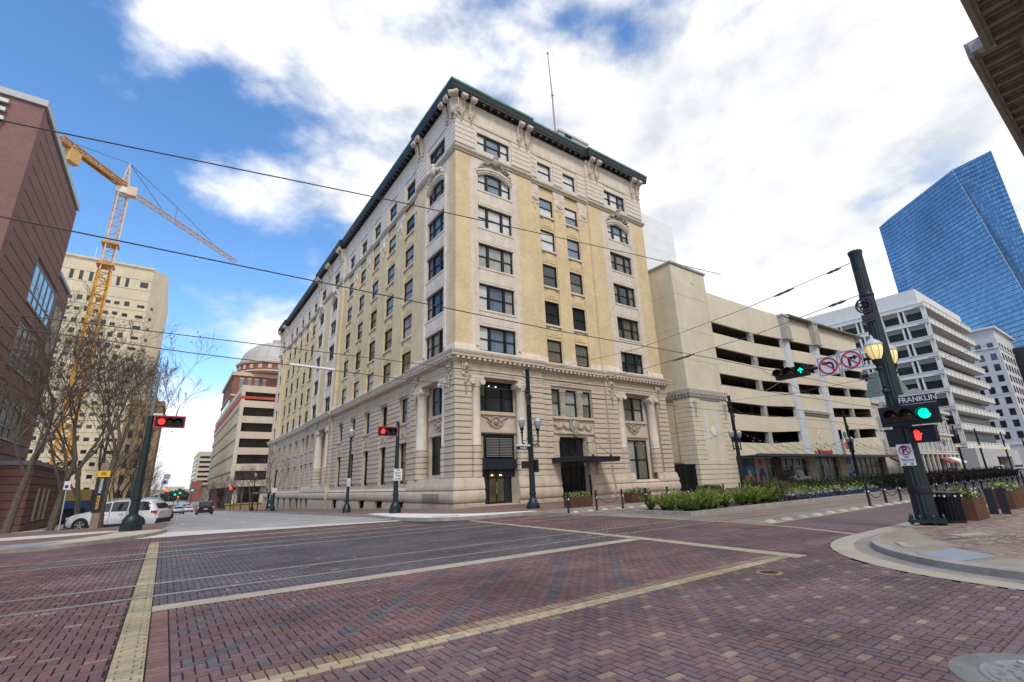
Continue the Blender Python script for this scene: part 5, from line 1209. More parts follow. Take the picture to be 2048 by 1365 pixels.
for r_ in range(17):
    for k, x in enumerate((-40, -37.6, -35, -33.4, -31.4, -29.4, -27.4, -25.4, -23.4, -21.4, -19.4, -17.2)):
        if tr.random() < .04: continue
        o = link('window', we, bt, False); o.location = Vector((x, TY-.03, 3+r_*3.17+tr.uniform(0, .2)))-bt.location; o.scale = (1, 1, tr.choice((1, 1, 1.5)))
    o = link('window', we, bt, False); o.location = Vector((-14.3, TY-.03, 3+r_*3.17))-bt.location; o.scale = (1.5, 1, .9)
    o = link('window', we, bt, False); o.location = Vector((-11.2, TY+.9, 3+r_*3.17))-bt.location; o.rotation_euler = (0, 0, math.atan2(4, 3.4)); o.scale = (.8, 1, 1)
for x in (-30, -28, -25.9, -20, -18.0): o = link('window', we, bt, False); o.location = Vector((x, TY-.03, 59.5))-bt.location; o.scale = (.7, 1, 2.9)
o = link('window', we, bt, False); o.location = Vector((-14.6, TY-.03, 60))-bt.location; o.scale = (1.6, 1, 1.8)
m1 = MB()
for k in range(6): m1.box(-29+k*2.3, -28.2+k*2.3, TY+1, TY+2, 66.4, 67.2)
m1.tube([(-26, TY+2, 66), (-26, TY+2, 71)], .06, 4); m1.tube([(-24.8, TY+2, 66), (-24.8, TY+2, 70)], .06, 4); part('roof_plant', m1, white, bt, 'stuff')
# brown stone building right of it
m1 = MB(); m1.box(-10.4, -3.6, 150, 175, -4, 24.5); m1.box(-10.6, -3.3, 149.7, 175, 23.5, 24.8); bb = thing('brown_stone_building', 'brown stone building low beside the beige tower', 'building', (-8, 160, -3)); part('wall', m1, M('brown_stone', (.33, .23, .13), .85, .2, .5, .2, streak=.3), bb)
for r_ in range(6):
    for k in range(3): m2 = MB(); m2.box(-9.6+k*2.1, -8.8+k*2.1, 149.93, 150.0, 1+r_*3.6, 3+r_*3.6); part('window', m2, G_D, bb)
# ================================================================ CRANE
cr = thing('tower_crane', 'yellow lattice tower crane with white jib and counterweight over the left blocks', 'crane', (-16.6, 119, -3))
yel = M('crane_yellow', (.62, .30, .02), .5, .15, 1); cw = M('crane_white', (.68, .53, .42), .5, .1); ora = M('crane_orange', (.55, .27, .06), .5, .12, 1)
CX, CY = -16.6, 119.0
def lattice(mb, A, B, w, n, rad, side=None, tri=False):
    A, B = Vector(A), Vector(B); t = (B-A).normalized(); u = (side or t.orthogonal()).normalized(); v = t.cross(u)
    cs = [(-1, -1), (1, -1), (1, 1), (-1, 1)] if not tri else [(-1, -.6), (1, -.6), (0, 1)]
    C = [w/2*(a*u+b*v) for a, b in cs]
    for c in C: mb.tube([A+c, B+c], rad, 4)
    for k in range(n):
        p, q = A+(B-A)*k/n, A+(B-A)*(k+1)/n
        for i in range(len(C)):
            c, d = C[i], C[(i+1) % len(C)]
            mb.tube([p+c, q+d] if k % 2 else [p+d, q+c], rad*.6, 3, False); mb.tube([q+c, q+d], rad*.6, 3, False)
m1 = MB(); lattice(m1, (CX, CY, -3), (CX, CY, 46), 1.9, 26, .17, Vector((1, .3, 0))); part('mast', m1, yel, cr)
m1 = MB(); lattice(m1, (CX, CY, 46), (CX, CY, 64), 1.8, 9, .15, Vector((1, .3, 0))); part('upper_mast', m1, cw, cr)
for q in (47.2, 52): m1 = MB(); m1.cbox((CX, CY, q), (2.8, 2.8, .45)); part('platform', m1, ora, cr)
m1 = MB(); m1.cbox((CX, CY, 64.8), (2.4, 2.4, 1.4)); part('slew_unit', m1, white, cr); m1 = MB(); m1.cbox((CX+1.6, CY-1.0, 64.6), (1.6, 1.6, 2.0)); part('cab', m1, cw, cr)
m1 = MB(); m1.tube([(CX-.8, CY, 65.4), (CX, CY, 72)], .16, 5); m1.tube([(CX+.8, CY, 65.4), (CX, CY, 72)], .16, 5); m1.tube([(CX, CY+.9, 65.4), (CX, CY, 72)], .14, 5)
for k in range(5): z = 66.3+k*1.1; m1.tube([(CX-.66+k*.12, CY, z), (CX+.66-k*.12, CY, z+.8)], .08, 4)
part('apex', m1, cw, cr)
JT = (7.4, 146, 66); LT = (-25.6, 108.4, 67.0)
m1 = MB(); lattice(m1, (CX, CY, 66), JT, 1.25, 30, .13, Vector((0, 0, 1)), True); part('jib', m1, cw, cr)
m1 = MB(); lattice(m1, (CX, CY, 66.2), LT, 1.1, 10, .17, Vector((0, 0, 1))); m1.obox(((CX+LT[0])/2, (CY+LT[1])/2, 66.3), (15, 1.2, .25), math.atan2(CY-LT[1], CX-LT[0])); part('counter_jib', m1, ora, cr)
m1 = MB(); m1.obox((-23.9, 110.4, 64.9), (2.2, 1.4, 2.6), .9); part('counterweight', m1, M('crane_ballast', (.66, .42, .16), .7, .1), cr)
m1 = MB(); L_ = lambda t: (CX+(JT[0]-CX)*t, CY+(JT[1]-CY)*t, 66.6)
m1.tube([(CX, CY, 72), L_(.27)], .06, 4); m1.tube([(CX, CY, 72), (*L_(.38)[:2], 69.6), L_(.74)], .06, 4); m1.tube([L_(.38), (*L_(.38)[:2], 69.6)], .07, 4); m1.tube([(CX, CY, 72), (-24.5, 109.5, 67.5)], .06, 4); part('pendant_line', m1, M('crane_cable', (.08, .08, .09), .5), cr)
m1 = MB(); p = L_(.62); m1.tube([p, (p[0], p[1], 59)], .035, 3); m1.cbox((p[0], p[1], 60), (.5, .5, .9)); part('hook_block', m1, cw, cr)
m1 = MB(); lattice(m1, (-6.8, 151, 24), (-6.8, 151, 32), 1.1, 8, .1); solo('roof_lattice_mast', m1, M('mast_grey', (.16, .15, .18), .5), 'short lattice mast on the roof of the brown stone building', 'mast')
# ================================================================ OFFICE BEYOND THE CORNER BUILDING
ob = thing('concrete_office_block', 'tan concrete office block with dark ribbon windows beyond the corner building', 'building', (30, 170, -3))
tn = M('tan_concrete', (.64, .55, .43), .85, .1, .4, .15, streak=.15); OYY = 140.0; OXX = 12.7; ZT = 28.8
og = M('ribbon_glass', (.015, .017, .02), .08, .6, .5, spec=.7); rib = M('ribbed_panel', (.24, .22, .21), .7, .1)
m1 = MB(); m1.box(OXX+.6, 60, OYY+.8, 225, 4.8, ZT-.3); part('core', m1, og, ob)
zb = ZT
for k in range(7):
    z1 = ZT-k*4.05; z0 = z1-1.75 if k < 6 else 3.0
    m1 = MB(); m1.box(OXX, 60, OYY, 226, z0, z1); part('floor_band', m1, tn, ob)
    if k < 6:
        for a, b in ((OXX, OXX+.9), (25, 26), (40, 41)): m1 = MB(); m1.box(a, b, OYY+.02, OYY+1, z0-2.3, z0); part('pier', m1, tn, ob)
        m1 = MB(); m1.box(OXX+.2, OXX+.5, OYY+1.5, 224, z0-2.3, z0); part('ribbed_panel', m1, rib, ob)
        m2 = MB(); y = OYY+2
        while y < 224: m2.box(OXX+.1, OXX+.2, y, y+.25, z0-2.3, z0); y += 2.2
        part('rib', m2, tn, ob, 'stuff'); m2 = MB(); x = OXX+3.2
        while x < 59: m2.box(x, x+.12, OYY+.7, OYY+.8, z0-2.3, z0); x += 2.4
        part('mullion', m2, blackM, ob, 'stuff')
for a in (OXX+1, 20, 27, 34): m1 = MB(); m1.box(a, a+1.1, OYY+1.5, OYY+2.6, -3.5, 3.2); part('column', m1, tn, ob)
m1 = MB(); m1.box(OXX+3, 60, OYY+6, 220, -3.5, 3.1); part('lobby_wall', m1, M('lobby_dark', (.05, .045, .04), .5, .3), ob)
m1 = MB(); m1.box(OXX-.06, 60, OYY-.06, 226, 25.2, 25.9); m1.box(OXX-.05, OXX+.1, OYY, 226, 24.6, 25.2); part('safety_netting', m1, M('orange_netting', (.50, .09, .05), .8, .2, 1), ob)
m1 = MB(); m1.box(11.5, 34, 128, 129, -3.4, -1.0); m1.box(11.3, 34, 127.8, 129.1, -1.0, -.75); solo('plaza_wall', m1, M('ochre_wall', (.36, .26, .13), .8, .15), 'low ochre plaza wall below the tan office block', 'wall')
# ---- domed courthouse
dc = thing('domed_courthouse', 'red brick courthouse with pale dome rising behind the tan office', 'building', (32, 200, -3))
rbk = M('court_brick', (.24, .10, .075), .85, .12, .4, streak=.1); cst = M('court_stone', (.55, .46, .38), .8, .1, .6); dm_ = M('dome_lead', (.46, .44, .41), .5, .08, .5)
DX, DY = 27.6, 196.0
m1 = MB(); m1.box(14, 46, DY-8, DY+30, -4, 42.5); part('wall', m1, rbk, dc)
m1 = MB(); m1.box(13.4, 46.6, DY-8.6, DY+30.6, 41.3, 42.6); m1.box(13.7, 46.3, DY-8.3, DY+30, 34, 34.6); part('cornice', m1, cst, dc)
m1 = MB(); m1.box(13.85, 14.05, DY-6.5, DY+25, 5, 33); part('glass_wall', m1, M('court_glass', (.10, .16, .18), .1, .2, .5), dc)
for k in range(4): m1 = MB(); m1.box(16+k*2.4, 17.1+k*2.4, DY-8.12, DY-8, 35.2, 40.2); o = part('window', m1, G_S, dc); m1 = MB(); m1.box(15.8+k*2.4, 17.3+k*2.4, DY-8.2, DY-8, 40.2, 40.6); part('lintel', m1, cst, o)
m1 = MB(); m1.sm = True; m1.lathe([(12.2, 42.5), (12.2, 46.6)], (DX, DY, 0), 32); part('drum', m1, rbk, dc)
m1 = MB(); m1.sm = True; m1.lathe([(12.6, 46.2), (12.9, 46.8), (12.4, 47.2)], (DX, DY, 0), 32); m1.lathe([(12.4, 43.2), (12.4, 43.8)], (DX, DY, 0), 32, cap=False); part('drum_cornice', m1, cst, dc)
for k in range(24): a = 2*PI*k/24; m1 = MB(); m1.obox((DX+12.2*math.cos(a), DY+12.2*math.sin(a), 45), (.3, 1.2, 1.5), a); part('drum_window', m1, cst, dc)
m1 = MB(); m1.sm = True; m1.lathe([(11.6*math.cos(R(t)), 47.0+9.5*math.sin(R(t))) for t in range(0, 86, 6)]+[(1.6, 56.5), (1.6, 58), (0, 58.6)], (DX, DY, 0), 32); d_ = part('dome', m1, dm_, dc)
for k in range(16): a = 2*PI*k/16; m1 = MB(); m1.tube([(DX+11.7*math.cos(R(t))*math.cos(a), DY+11.7*math.cos(R(t))*math.sin(a), 47+9.6*math.sin(R(t))) for t in range(0, 84, 12)], .14, 4); part('rib', m1, dm_, d_)
m1 = MB(); m1.prism([(24, 34.6), (38, 34.6), (31, 39)], DY-14, DY-8, lambda p, q, e: (p, e, q)); m1.box(24, 38, DY-14, DY-8, 28, 34.6); part('pediment', m1, M('pale_blue_wrap', (.62, .68, .72), .6, .05), dc)
# ---- far blocks down the street
fo = thing('distant_office', 'distant pale office block with dark strip windows far down the cross street', 'building', (20, 380, -3))
m1 = MB(); m1.box(14.4, 40, 380, 450, -4, 28.5); part('wall', m1, M('distant_cream', (.52, .46, .36), .85, .08), fo)
for k in range(7): m1 = MB(); m1.box(15.5, 40, 379.8, 380, 5.6+k*3.1, 6.8+k*3.1); m1.box(14.2, 14.4, 382, 448, 5.6+k*3.1, 6.6+k*3.1); part('strip_window', m1, og, fo)
m1 = MB(); m1.box(12.6, 18, 360, 380, -4, 9); part('brick_annexe', m1, M('annexe_red', (.26, .09, .07), .8, .1), fo)
fr2 = thing('distant_block', 'distant low pale building closing the end of the cross street', 'building', (4, 640, -3)); m1 = MB(); m1.box(-30, 24, 640, 660, -4, 7); m1.box(0, 16, 635, 650, -4, 9.5); part('wall', m1, MATS['distant_cream'], fr2)
yb = thing('striped_canopy_building', 'low shop strip with yellow and blue fascia behind the parked cars', 'building', (-16, 62, -1)); m1 = MB(); m1.box(-30, -6.0, 62, 70, -2, 2.4); part('wall', m1, M('shop_strip_dark', (.05, .05, .06), .8, .3), yb)
m1 = MB(); m1.box(-30, -5.8, 61.7, 62, 1.4, 2.4); part('yellow_fascia', m1, M('fascia_yellow', (.58, .40, .12), .6, .15, .6), yb); m1 = MB(); m1.box(-30, -5.8, 61.65, 62, .7, 1.35); part('blue_fascia', m1, M('fascia_blue', (.05, .13, .32), .6, .15, .6), yb)
# ================================================================ TREES
bark = M('winter_bark', (.115, .092, .072), .9, .3, 6, .6); twigM = M('twig', (.105, .082, .066), .9, .2, 4); leafM = M('brown_leaf', (.20, .10, .05), .8, .3, 3)
def tree(seed, h, spread, leaves=250, depth=6):
    rr = random.Random(seed); tk, tw, lf = MB(), MB(), MB(); tk.sm = True
    def grow(p, d, L, r, lev):
        n = 4 if lev < 2 else 3; r = max(r, .0075); pts = [p]; rad = [r]; d = d.normalized()
        for i in range(n):
            d = (d+Vector((rr.uniform(-1, 1), rr.uniform(-1, 1), rr.uniform(-.25, .6)))*(.10+.045*lev)).normalized(); p = p+d*L/n; pts.append(p); rad.append(r*(1-.42*(i+1)/n))
        (tk if lev < 3 else tw).tube(pts, rad, 8 if lev < 1 else 6 if lev < 2 else 4 if lev < 4 else 3, False)
        if lev >= depth:
            if leaves and rr.random() < leaves/420: c = pts[-1]; a, b = Vector((rr.uniform(-1, 1), rr.uniform(-1, 1), rr.uniform(-1, 1))).normalized()*.07, Vector((rr.uniform(-1, 1), rr.uniform(-1, 1), rr.uniform(-1, .2))).normalized()*.05; lf.q(c-a, c-b, c+a, c+b)
            return
        for k in range(rr.choice((2, 3, 3)) if lev else 4):
            t = rr.uniform(.45, 1) if k else 1.0; q = pts[min(n, max(1, round(t*n)))]; a = rr.uniform(0, 2*PI); s = spread*rr.uniform(.5, 1.15)
            u = d.orthogonal().normalized(); w = d.cross(u); nd = (d+s*(math.cos(a)*u+math.sin(a)*w)+Vector((0, 0, .12))).normalized()
            grow(q, nd, L*rr.uniform(.62, .82), r*(.44 if k else .58), lev+1)
    grow(Vector((0, 0, -.1)), Vector((rr.uniform(-.06, .06), rr.uniform(-.06, .06), 1)), h*.32, h*.0155, 0)
    o = thing('street_tree', 'tree', 'tree'); c1 = part('trunk', tk, bark, o); c2 = part('crown', tw, twigM, o)
    if lf.f: part('leaves', lf, leafM, o, 'stuff')
    return o
TP = [(11, -6.35, 35.6, 12.5, 0, 'bare leaning street tree with thick trunk at the left edge of the pavement', 1.0), (12, -4.9, 37.2, 12.5, 1.2, 'bare street tree before the slit windowed brick wing', 1), (13, -2.62, 34.6, 12.2, 2.2, 'bare pale trunked tree in front of the parked white car', 1), (14, -4.3, 41.5, 12, .6, 'second bare tree row trunk behind the parking sign', .95), (15, -4.0, 47, 12, 3.2, 'dark bare tree with brown leaves left of the yellow topped totem', .95)]
protos = []
for i, (sd, x, y, h, rz, lab, sc) in enumerate(TP):
    t = tree(sd, h, .62, [40, 90, 40, 300, 320][i], 7); t['label'] = lab; t['group'] = 'bare street trees on the left pavement'; t.location = (x, y, gz(y)+.08); t.rotation_euler = (0, 0, rz); protos.append(t)
fl = [tree(s, 9.5, .7, l, 6) for s, l in ((21, 60), (22, 300))]
fpos = [(-3.4, 52), (-3.2, 60), (-3.2, 79), (-3.2, 92), (-3.0, 106), (-3.0, 122), (-3, 140), (-3, 160), (12.6, 112), (12.4, 122), (12.2, 133), (12.2, 146), (12.2, 160), (12.0, 176), (12, 195), (12.2, 215), (13.2, 104), (13.6, 88)]
side = lambda x: 'left' if x < 0 else 'right'
for i, (x, y) in enumerate(fpos):
    o = fl[i % 2] if i < 2 else copy_tree(fl[i % 2]); o.location = (x, y, gz(y)+.05); o.rotation_euler = (0, 0, i*1.3); o.scale = (.8+.12*(i % 3),)*3
    o['group'] = 'bare trees lining the cross street'; o['label'] = '%s bare tree down the %s kerb of the cross street' % (['nearest', 'second', 'third', 'fourth', 'fifth', 'sixth', 'seventh', 'farthest', 'third', 'fourth', 'fifth', 'sixth', 'seventh', 'eighth', 'ninth', 'farthest', 'second', 'nearest'][i], side(x))
m1 = MB(); rr = random.Random(31)
for k in range(900):
    x, y = rr.uniform(-18, 26), rr.uniform(420, 560); z = -3+rr.uniform(1, 8)*max(.3, 1-abs(x-8)/26); s = rr.uniform(.8, 2.0); m1.obox((x, y, z), (s, s, s*.8), rr.uniform(0, 3), rr.uniform(0, 3))
tag(part('far_trees', m1, M('far_foliage', (.06, .065, .05), .95, .4, .3)), 'dark mass of far trees at the end of the cross street', 'trees', kind='stuff')
m1 = MB()
for k in range(1500):
    a = rr.choice(TP); x = a[1]+rr.gauss(0, .7); y = a[2]+rr.gauss(0, .7); h = rr.uniform(.04, .12); w = .012; t = rr.uniform(0, PI); z = gz(y)+.12
    m1.q((x-w*math.cos(t), y-w*math.sin(t), z), (x+w*math.cos(t), y+w*math.sin(t), z), (x+rr.uniform(-.05, .05), y+rr.uniform(-.05, .05), z+h))
tag(part('grass', m1, M('verge_grass', (.06, .08, .03), .9, .3)), 'thin grass and leaf litter round the tree bases', 'grass', kind='stuff')
m1 = MB()
for a in TP: m1.lathe([(.85, .105), (0, .112)], (a[1], a[2], gz(a[2])), 14, cap=False)
struct('tree_pit', m1, M('soil', (.07, .055, .035), .95, .3, 6))
# ================================================================ VEHICLES
tyreM = M('tyre_rubber', (.015, .015, .015), .8, .1); rimM = M('alloy_rim', (.45, .46, .47), .3, .1, 5, metal=.8); carG = M('car_glass', (.012, .014, .016), .04, 0, spec=.8); trimM = M('black_trim', (.012, .012, .013), .5, 0)
tailM = M('tail_lamp', (.35, .015, .02), .2, 0, spec=.6); headM = M('head_lamp', (.55, .56, .58), .1, 0, spec=.8); plateM = M('number_plate', (.6, .6, .58), .5, 0); brakeM = M('lit_brake_lamp', (.8, .05, .02), .3, 0, emit=(1, .05, .02), estr=3)
def paint(n, c, metal=.2): return M('car_paint_'+n, c, .3, 0, metal=metal, spec=.4, coat=.45)
def vehicle(label, cat, pm, kind='suv', L=4.65, Wd=1.84, Hh=1.68, lit=False, name='parked_car', bedcol=None):
    """front towards +x; built round the origin with the wheels on z = 0"""
    o = thing(name, label, cat); hw = Wd/2; zb = .26
    if kind == 'suv': st = [(-.5, .86, .98, .62), (-.475, .94, 1.05, .78), (-.43, .98, 1.42, .80), (-.36, .99, 1.62, .80), (-.2, 1, 1.68, .82), (.0, 1, 1.67, .82), (.12, 1, 1.56, .83), (.24, .995, 1.12, .86), (.30, .99, 1.05, .9), (.42, .96, .95, .9), (.48, .88, .80, .86), (.5, .80, .62, .84)]
    elif kind == 'pickup': st = [(-.5, .95, .98, .97), (-.47, .98, 1.06, .97), (-.14, .99, 1.06, .97), (-.13, .99, 1.12, .86), (-.115, 1, 1.66, .82), (-.05, 1, 1.74, .80), (.06, 1, 1.72, .80), (.12, 1, 1.60, .82), (.20, 1, 1.18, .88), (.26, .99, 1.12, .92), (.42, .97, 1.05, .93), (.48, .92, .95, .92), (.5, .86, .7, .9)]
    else: st = [(-.5, .85, .72, .8), (-.47, .94, .92, .84), (-.36, .98, 1.0, .82), (-.27, .99, 1.28, .74), (-.15, 1, 1.44, .72), (.02, 1, 1.45, .72), (.12, 1, 1.34, .74), (.25, .99, .98, .86), (.42, .96, .84, .88), (.48, .88, .7, .86), (.5, .8, .55, .84)]
    sz = Hh/max(s[2] for s in st); b = MB(); b.sm = True; rings = []
    belt = 1.02*sz if kind != 'sedan' else .92*sz
    for x, w, zt, tw in st:
        X, W_, Z = x*L, hw*w, zt*sz; s1 = min(belt, Z*.97); q = tw if Z > belt else .9
        top = [(-W_*q, Z-.05), (-W_*q*.86, Z), (W_*q*.86, Z), (W_*q, Z-.05)]
        rings.append([(X, -W_*.92, zb), (X, -W_, zb+.16), (X, -W_*1.0, .62*sz if s1 > .62*sz else s1*.8), (X, -W_*.975, s1)]+[(X, y, z) for y, z in top]+[(X, W_*.975, s1), (X, W_*1.0, .62*sz if s1 > .62*sz else s1*.8), (X, W_, zb+.16), (X, W_*.92, zb)])
    n = len(rings[0]); vs = [p for r_ in rings for p in r_]
    fs = [(i*n+k, i*n+(k+1) % n, (i+1)*n+(k+1) % n, (i+1)*n+k) for i in range(len(rings)-1) for k in range(n)]; fs += [tuple(range(n)), tuple(range((len(rings)-1)*n, len(rings)*n))[::-1]]
    b.add(vs, [f[::-1] for f in fs]); body = part('body', b, pm, o)
    def gx(x0, x1, off=.0):      # side glass between stations
        for sg in (-1, 1):
            g = MB(); pts = []
            def at(x, f):
                for (a, b2) in zip(st, st[1:]):
                    if a[0] <= x <= b2[0]:
                        t = (x-a[0])/(b2[0]-a[0]); w = a[1]+(b2[1]-a[1])*t; zt = (a[2]+(b2[2]-a[2])*t)*sz; tw = a[3]+(b2[3]-a[3])*t
                        z0_, z1_ = belt+.02, max(belt+.03, zt-.10); y0_, y1_ = hw*w*.975, hw*w*tw
                        k_ = (z1_-z0_)/(max(zt-.05-belt, .05)); z_ = z0_+(z1_-z0_)*f; return (x*L, sg*((y0_+(y1_-y0_)*k_*f)+.008), z_)
            N_ = 6
            for i in range(N_):
                xa, xb = x0+(x1-x0)*i/N_, x0+(x1-x0)*(i+1)/N_; q = [at(xa, 0), at(xb, 0), at(xb, 1), at(xa, 1)]; g.q(*(q if sg < 0 else q[::-1]))
            part('side_window', g, carG, o)
    if kind == 'suv': gx(-.40, -.17); gx(-.155, .02); gx(.035, .20)
    elif kind == 'pickup': gx(-.09, .02); gx(.035, .17)
    else: gx(-.25, -.06); gx(-.04, .2)
    def front(i, j, f0, f1, nm, wf=.86):
        g = MB(); a, c = st[i], st[j]; P = lambda f, s: (a[0]*L+(c[0]-a[0])*L*f, s*hw*(a[1]*a[3]+(c[1]*c[3]-a[1]*a[3])*f)*wf, (a[2]+(c[2]-a[2])*f)*sz+.012)
        d = -.012 if a[0] < 0 else .012
        q = [P(f0, -1), P(f0, 1), P(f1, 1), P(f1, -1)]; q = [(x+d, y, z) for x, y, z in q]; g.q(*q); part(nm, g, carG, o)
    if kind == 'suv': front(6, 7, .08, .95, 'windscreen'); front(1, 2, .15, .95, 'rear_window'); 
    elif kind == 'pickup': front(7, 8, .02, .95, 'windscreen'); front(3, 4, .2, .9, 'rear_window')
    else: front(6, 7, .05, .95, 'windscreen'); front(2, 3, .1, .95, 'rear_window')
    wb_ = L*.29; rw = .35*(1.08 if kind == 'pickup' else 1)
    for x in (-wb_, wb_+.03*L):
        for sg in (-1, 1):
            a = MB(); a.lathe([(rw+.07, 0), (rw+.07, .012), (0, .012)], (0, 0, 0), 20, T=lambda p, q, d, x=x, sg=sg: (x+p, sg*(hw*.985+d), rw+q)); part('wheel_arch', a, trimM, o)
            t = MB(); t.sm = True; t.lathe([(rw*.66, 0), (rw*.95, .0), (rw, .03), (rw, .18), (rw*.95, .21)], (0, 0, 0), 22, T=lambda p, q, d, x=x, sg=sg: (x+p, sg*(hw*.985+.04-d), rw+q), cap=False); w = part('wheel', t, tyreM, o)
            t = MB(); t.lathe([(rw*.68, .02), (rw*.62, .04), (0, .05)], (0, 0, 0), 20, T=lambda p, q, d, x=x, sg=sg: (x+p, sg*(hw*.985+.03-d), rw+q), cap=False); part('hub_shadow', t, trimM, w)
            t = MB()
            for k in range(5): an = 2*PI*k/5+.3; t.obox((x+math.cos(an)*rw*.36, sg*(hw*.985+.03), rw+math.sin(an)*rw*.36), (rw*.62, .03, .075), 0, 0, -an)
            t.lathe([(rw*.7, 0), (rw*.7, .02), (rw*.6, .02)], (0, 0, 0), 20, T=lambda p, q, d, x=x, sg=sg: (x+p, sg*(hw*.985+.045-d), rw+q), cap=False); part('rim', t, rimM, w)
    m1 = MB(); m1.box(-L*.505, -L*.47, -hw*.9, hw*.9, .3, .56); m1.box(L*.46, L*.502, -hw*.84, hw*.84, .26, .46); m1.box(-L*.3, L*.3, -hw*1.005, hw*1.005, .25, .36); part('bumper_trim', m1, trimM, o)
    zl = .92*sz if kind != 'sedan' else .74*sz
    for sg in (-1, 1):
        m1 = MB(); m1.obox((-L*.475, sg*hw*.80, zl), (.12, .36, .16), 0, 0, .15); m1.obox((-L*.455, sg*hw*.95, zl+.02), (.3, .06, .12)); part('tail_light', m1, brakeM if lit else tailM, o)
        m1 = MB(); m1.obox((L*.472, sg*hw*.72, .76*sz if kind != 'sedan' else .64*sz), (.12, .34, .13), -sg*.3); part('headlight', m1, headM, o)
        m1 = MB(); m1.ell((L*.16, sg*(hw+.1), belt+.05), (.07, .12, .08), 8, 5); part('mirror', m1, pm, o)
    m1 = MB(); m1.box(-L*.503, -L*.492, -.26, .26, .66*sz, .78*sz); part('number_plate', m1, plateM, o)
    m1 = MB(); m1.box(L*.488, L*.503, -hw*.5, hw*.5, .52*sz, .72*sz); part('grille', m1, trimM, o)
    if kind == 'suv':
        m1 = MB()
        for sg in (-1, 1): m1.tube([(-L*.36, sg*hw*.70, Hh+.0), (-L*.34, sg*hw*.70, Hh+.05), (L*.04, sg*hw*.70, Hh+.05), (L*.07, sg*hw*.70, Hh-.02)], .02, 5)
        part('roof_rail', m1, rimM, o)
        m1 = MB()
        for x in (-.16, .028):
            for sg in (-1, 1): m1.box(x*L-.006, x*L+.006, sg*hw*1.0-.008, sg*hw*1.0+.008, .42, belt)
        part('door_gap', m1, trimM, o, 'stuff')
        m1 = MB()
        for x in (-.12, .07):
            for sg in (-1, 1): m1.box(x*L, x*L+.2, sg*hw*1.005-.02, sg*hw*1.005+.02, .86*sz, .90*sz)
        part('door_handle', m1, rimM, o)
    return o
def park(o, x, y, hd, z=None):
    o.location = (x, y, (gz(y) if z is None else z)); o.rotation_euler = (0, 0, R(hd))
GA = 'cars parked at an angle along the left kerb'
v = vehicle('white parked car nearest the left corner behind pale tree trunk and signal pole', 'car', paint('white', (.62, .63, .65)), L=4.65); v['group'] = GA; park(v, -2.0, 37.7, 157)
v2 = vehicle('silver parked car directly behind the nearest white one', 'car', paint('silver', (.36, .38, .40), .5), L=4.5, Hh=1.7); v2['group'] = GA; park(v2, -1.9, 42.0, 152)
v3 = vehicle('pale grey parked car third in the angled row', 'car', paint('pale_grey', (.46, .48, .50), .4), L=4.6, Hh=1.66); v3['group'] = GA; park(v3, -1.8, 46.2, 152)
for i, (y, c, lab) in enumerate(((51.5, 'dark', 'dark parked car fourth in the angled row'), (57, 'white', 'white parked car fifth in the angled row'), (64, 'blue', 'blue parked car near the far end of the angled row'))):
    o = vehicle(lab, 'car', paint(c, {'dark': (.03, .03, .035), 'white': (.6, .6, .6), 'blue': (.05, .08, .16)}[c]), 'sedan', 4.6, 1.8, 1.45); o['group'] = GA; park(o, -1.6, y, 152)
s_ = vehicle('black sport utility vehicle with red tail lights driving away down the cross street', 'car', paint('black', (.012, .013, .016)), L=5.1, Wd=2.05, Hh=1.9, lit=True, name='black_suv'); park(s_, 5.15, 88, 90)
FQ = 'distant traffic on the cross street'
for i, (x, y, c, k, lab) in enumerate(((2.3, 108, (.35, .37, .4), 'sedan', 'grey car left of the distant queue'), (2.1, 118, (.40, .03, .03), 'sedan', 'red car in the distant queue'), (4.8, 138, (.6, .6, .6), 'sedan', 'white car in the middle of the distant queue'), (1.9, 152, (.02, .02, .02), 'pickup', 'dark high vehicle at the left of the distant queue'), (5.2, 165, (.3, .04, .04), 'suv', 'dark red vehicle far ahead of the white car'), (8.2, 128, (.5, .5, .52), 'sedan', 'pale car by the right kerb of the distant street'))):
    o = vehicle(lab, 'car', paint('far%d' % i, c), k, 4.7, 1.85, 1.5 if k == 'sedan' else 2.0, lit=i in (1, 2, 4), name='distant_car'); o['group'] = FQ; park(o, x, y, 90)
carG = M('truck_glass', (.02, .035, .035), .2, 0, spec=.25)
pk = vehicle('dark maroon pickup truck parked before the garage shops', 'truck', paint('maroon_black', (.035, .012, .016)), 'pickup', 5.5, 1.95, 1.78, name='pickup_truck'); park(pk, 57.0, 26.3, 180, .13)
for i, (x, y, c, lab) in enumerate(((150, 25.4, (.6, .6, .6), 'white car parked far right before the podium of the white office'), (163, 24.0, (.35, .35, .36), 'grey car at the right edge behind the far bollards'), (121, 26.5, (.08, .08, .09), 'dark car before the ornate white building'))):
    o = vehicle(lab, 'car', paint('right%d' % i, c), 'suv' if i < 2 else 'sedan', 4.6, 1.85, 1.6, name='distant_car'); o['group'] = 'cars far down Main Street'; park(o, x, y, 180, .0)
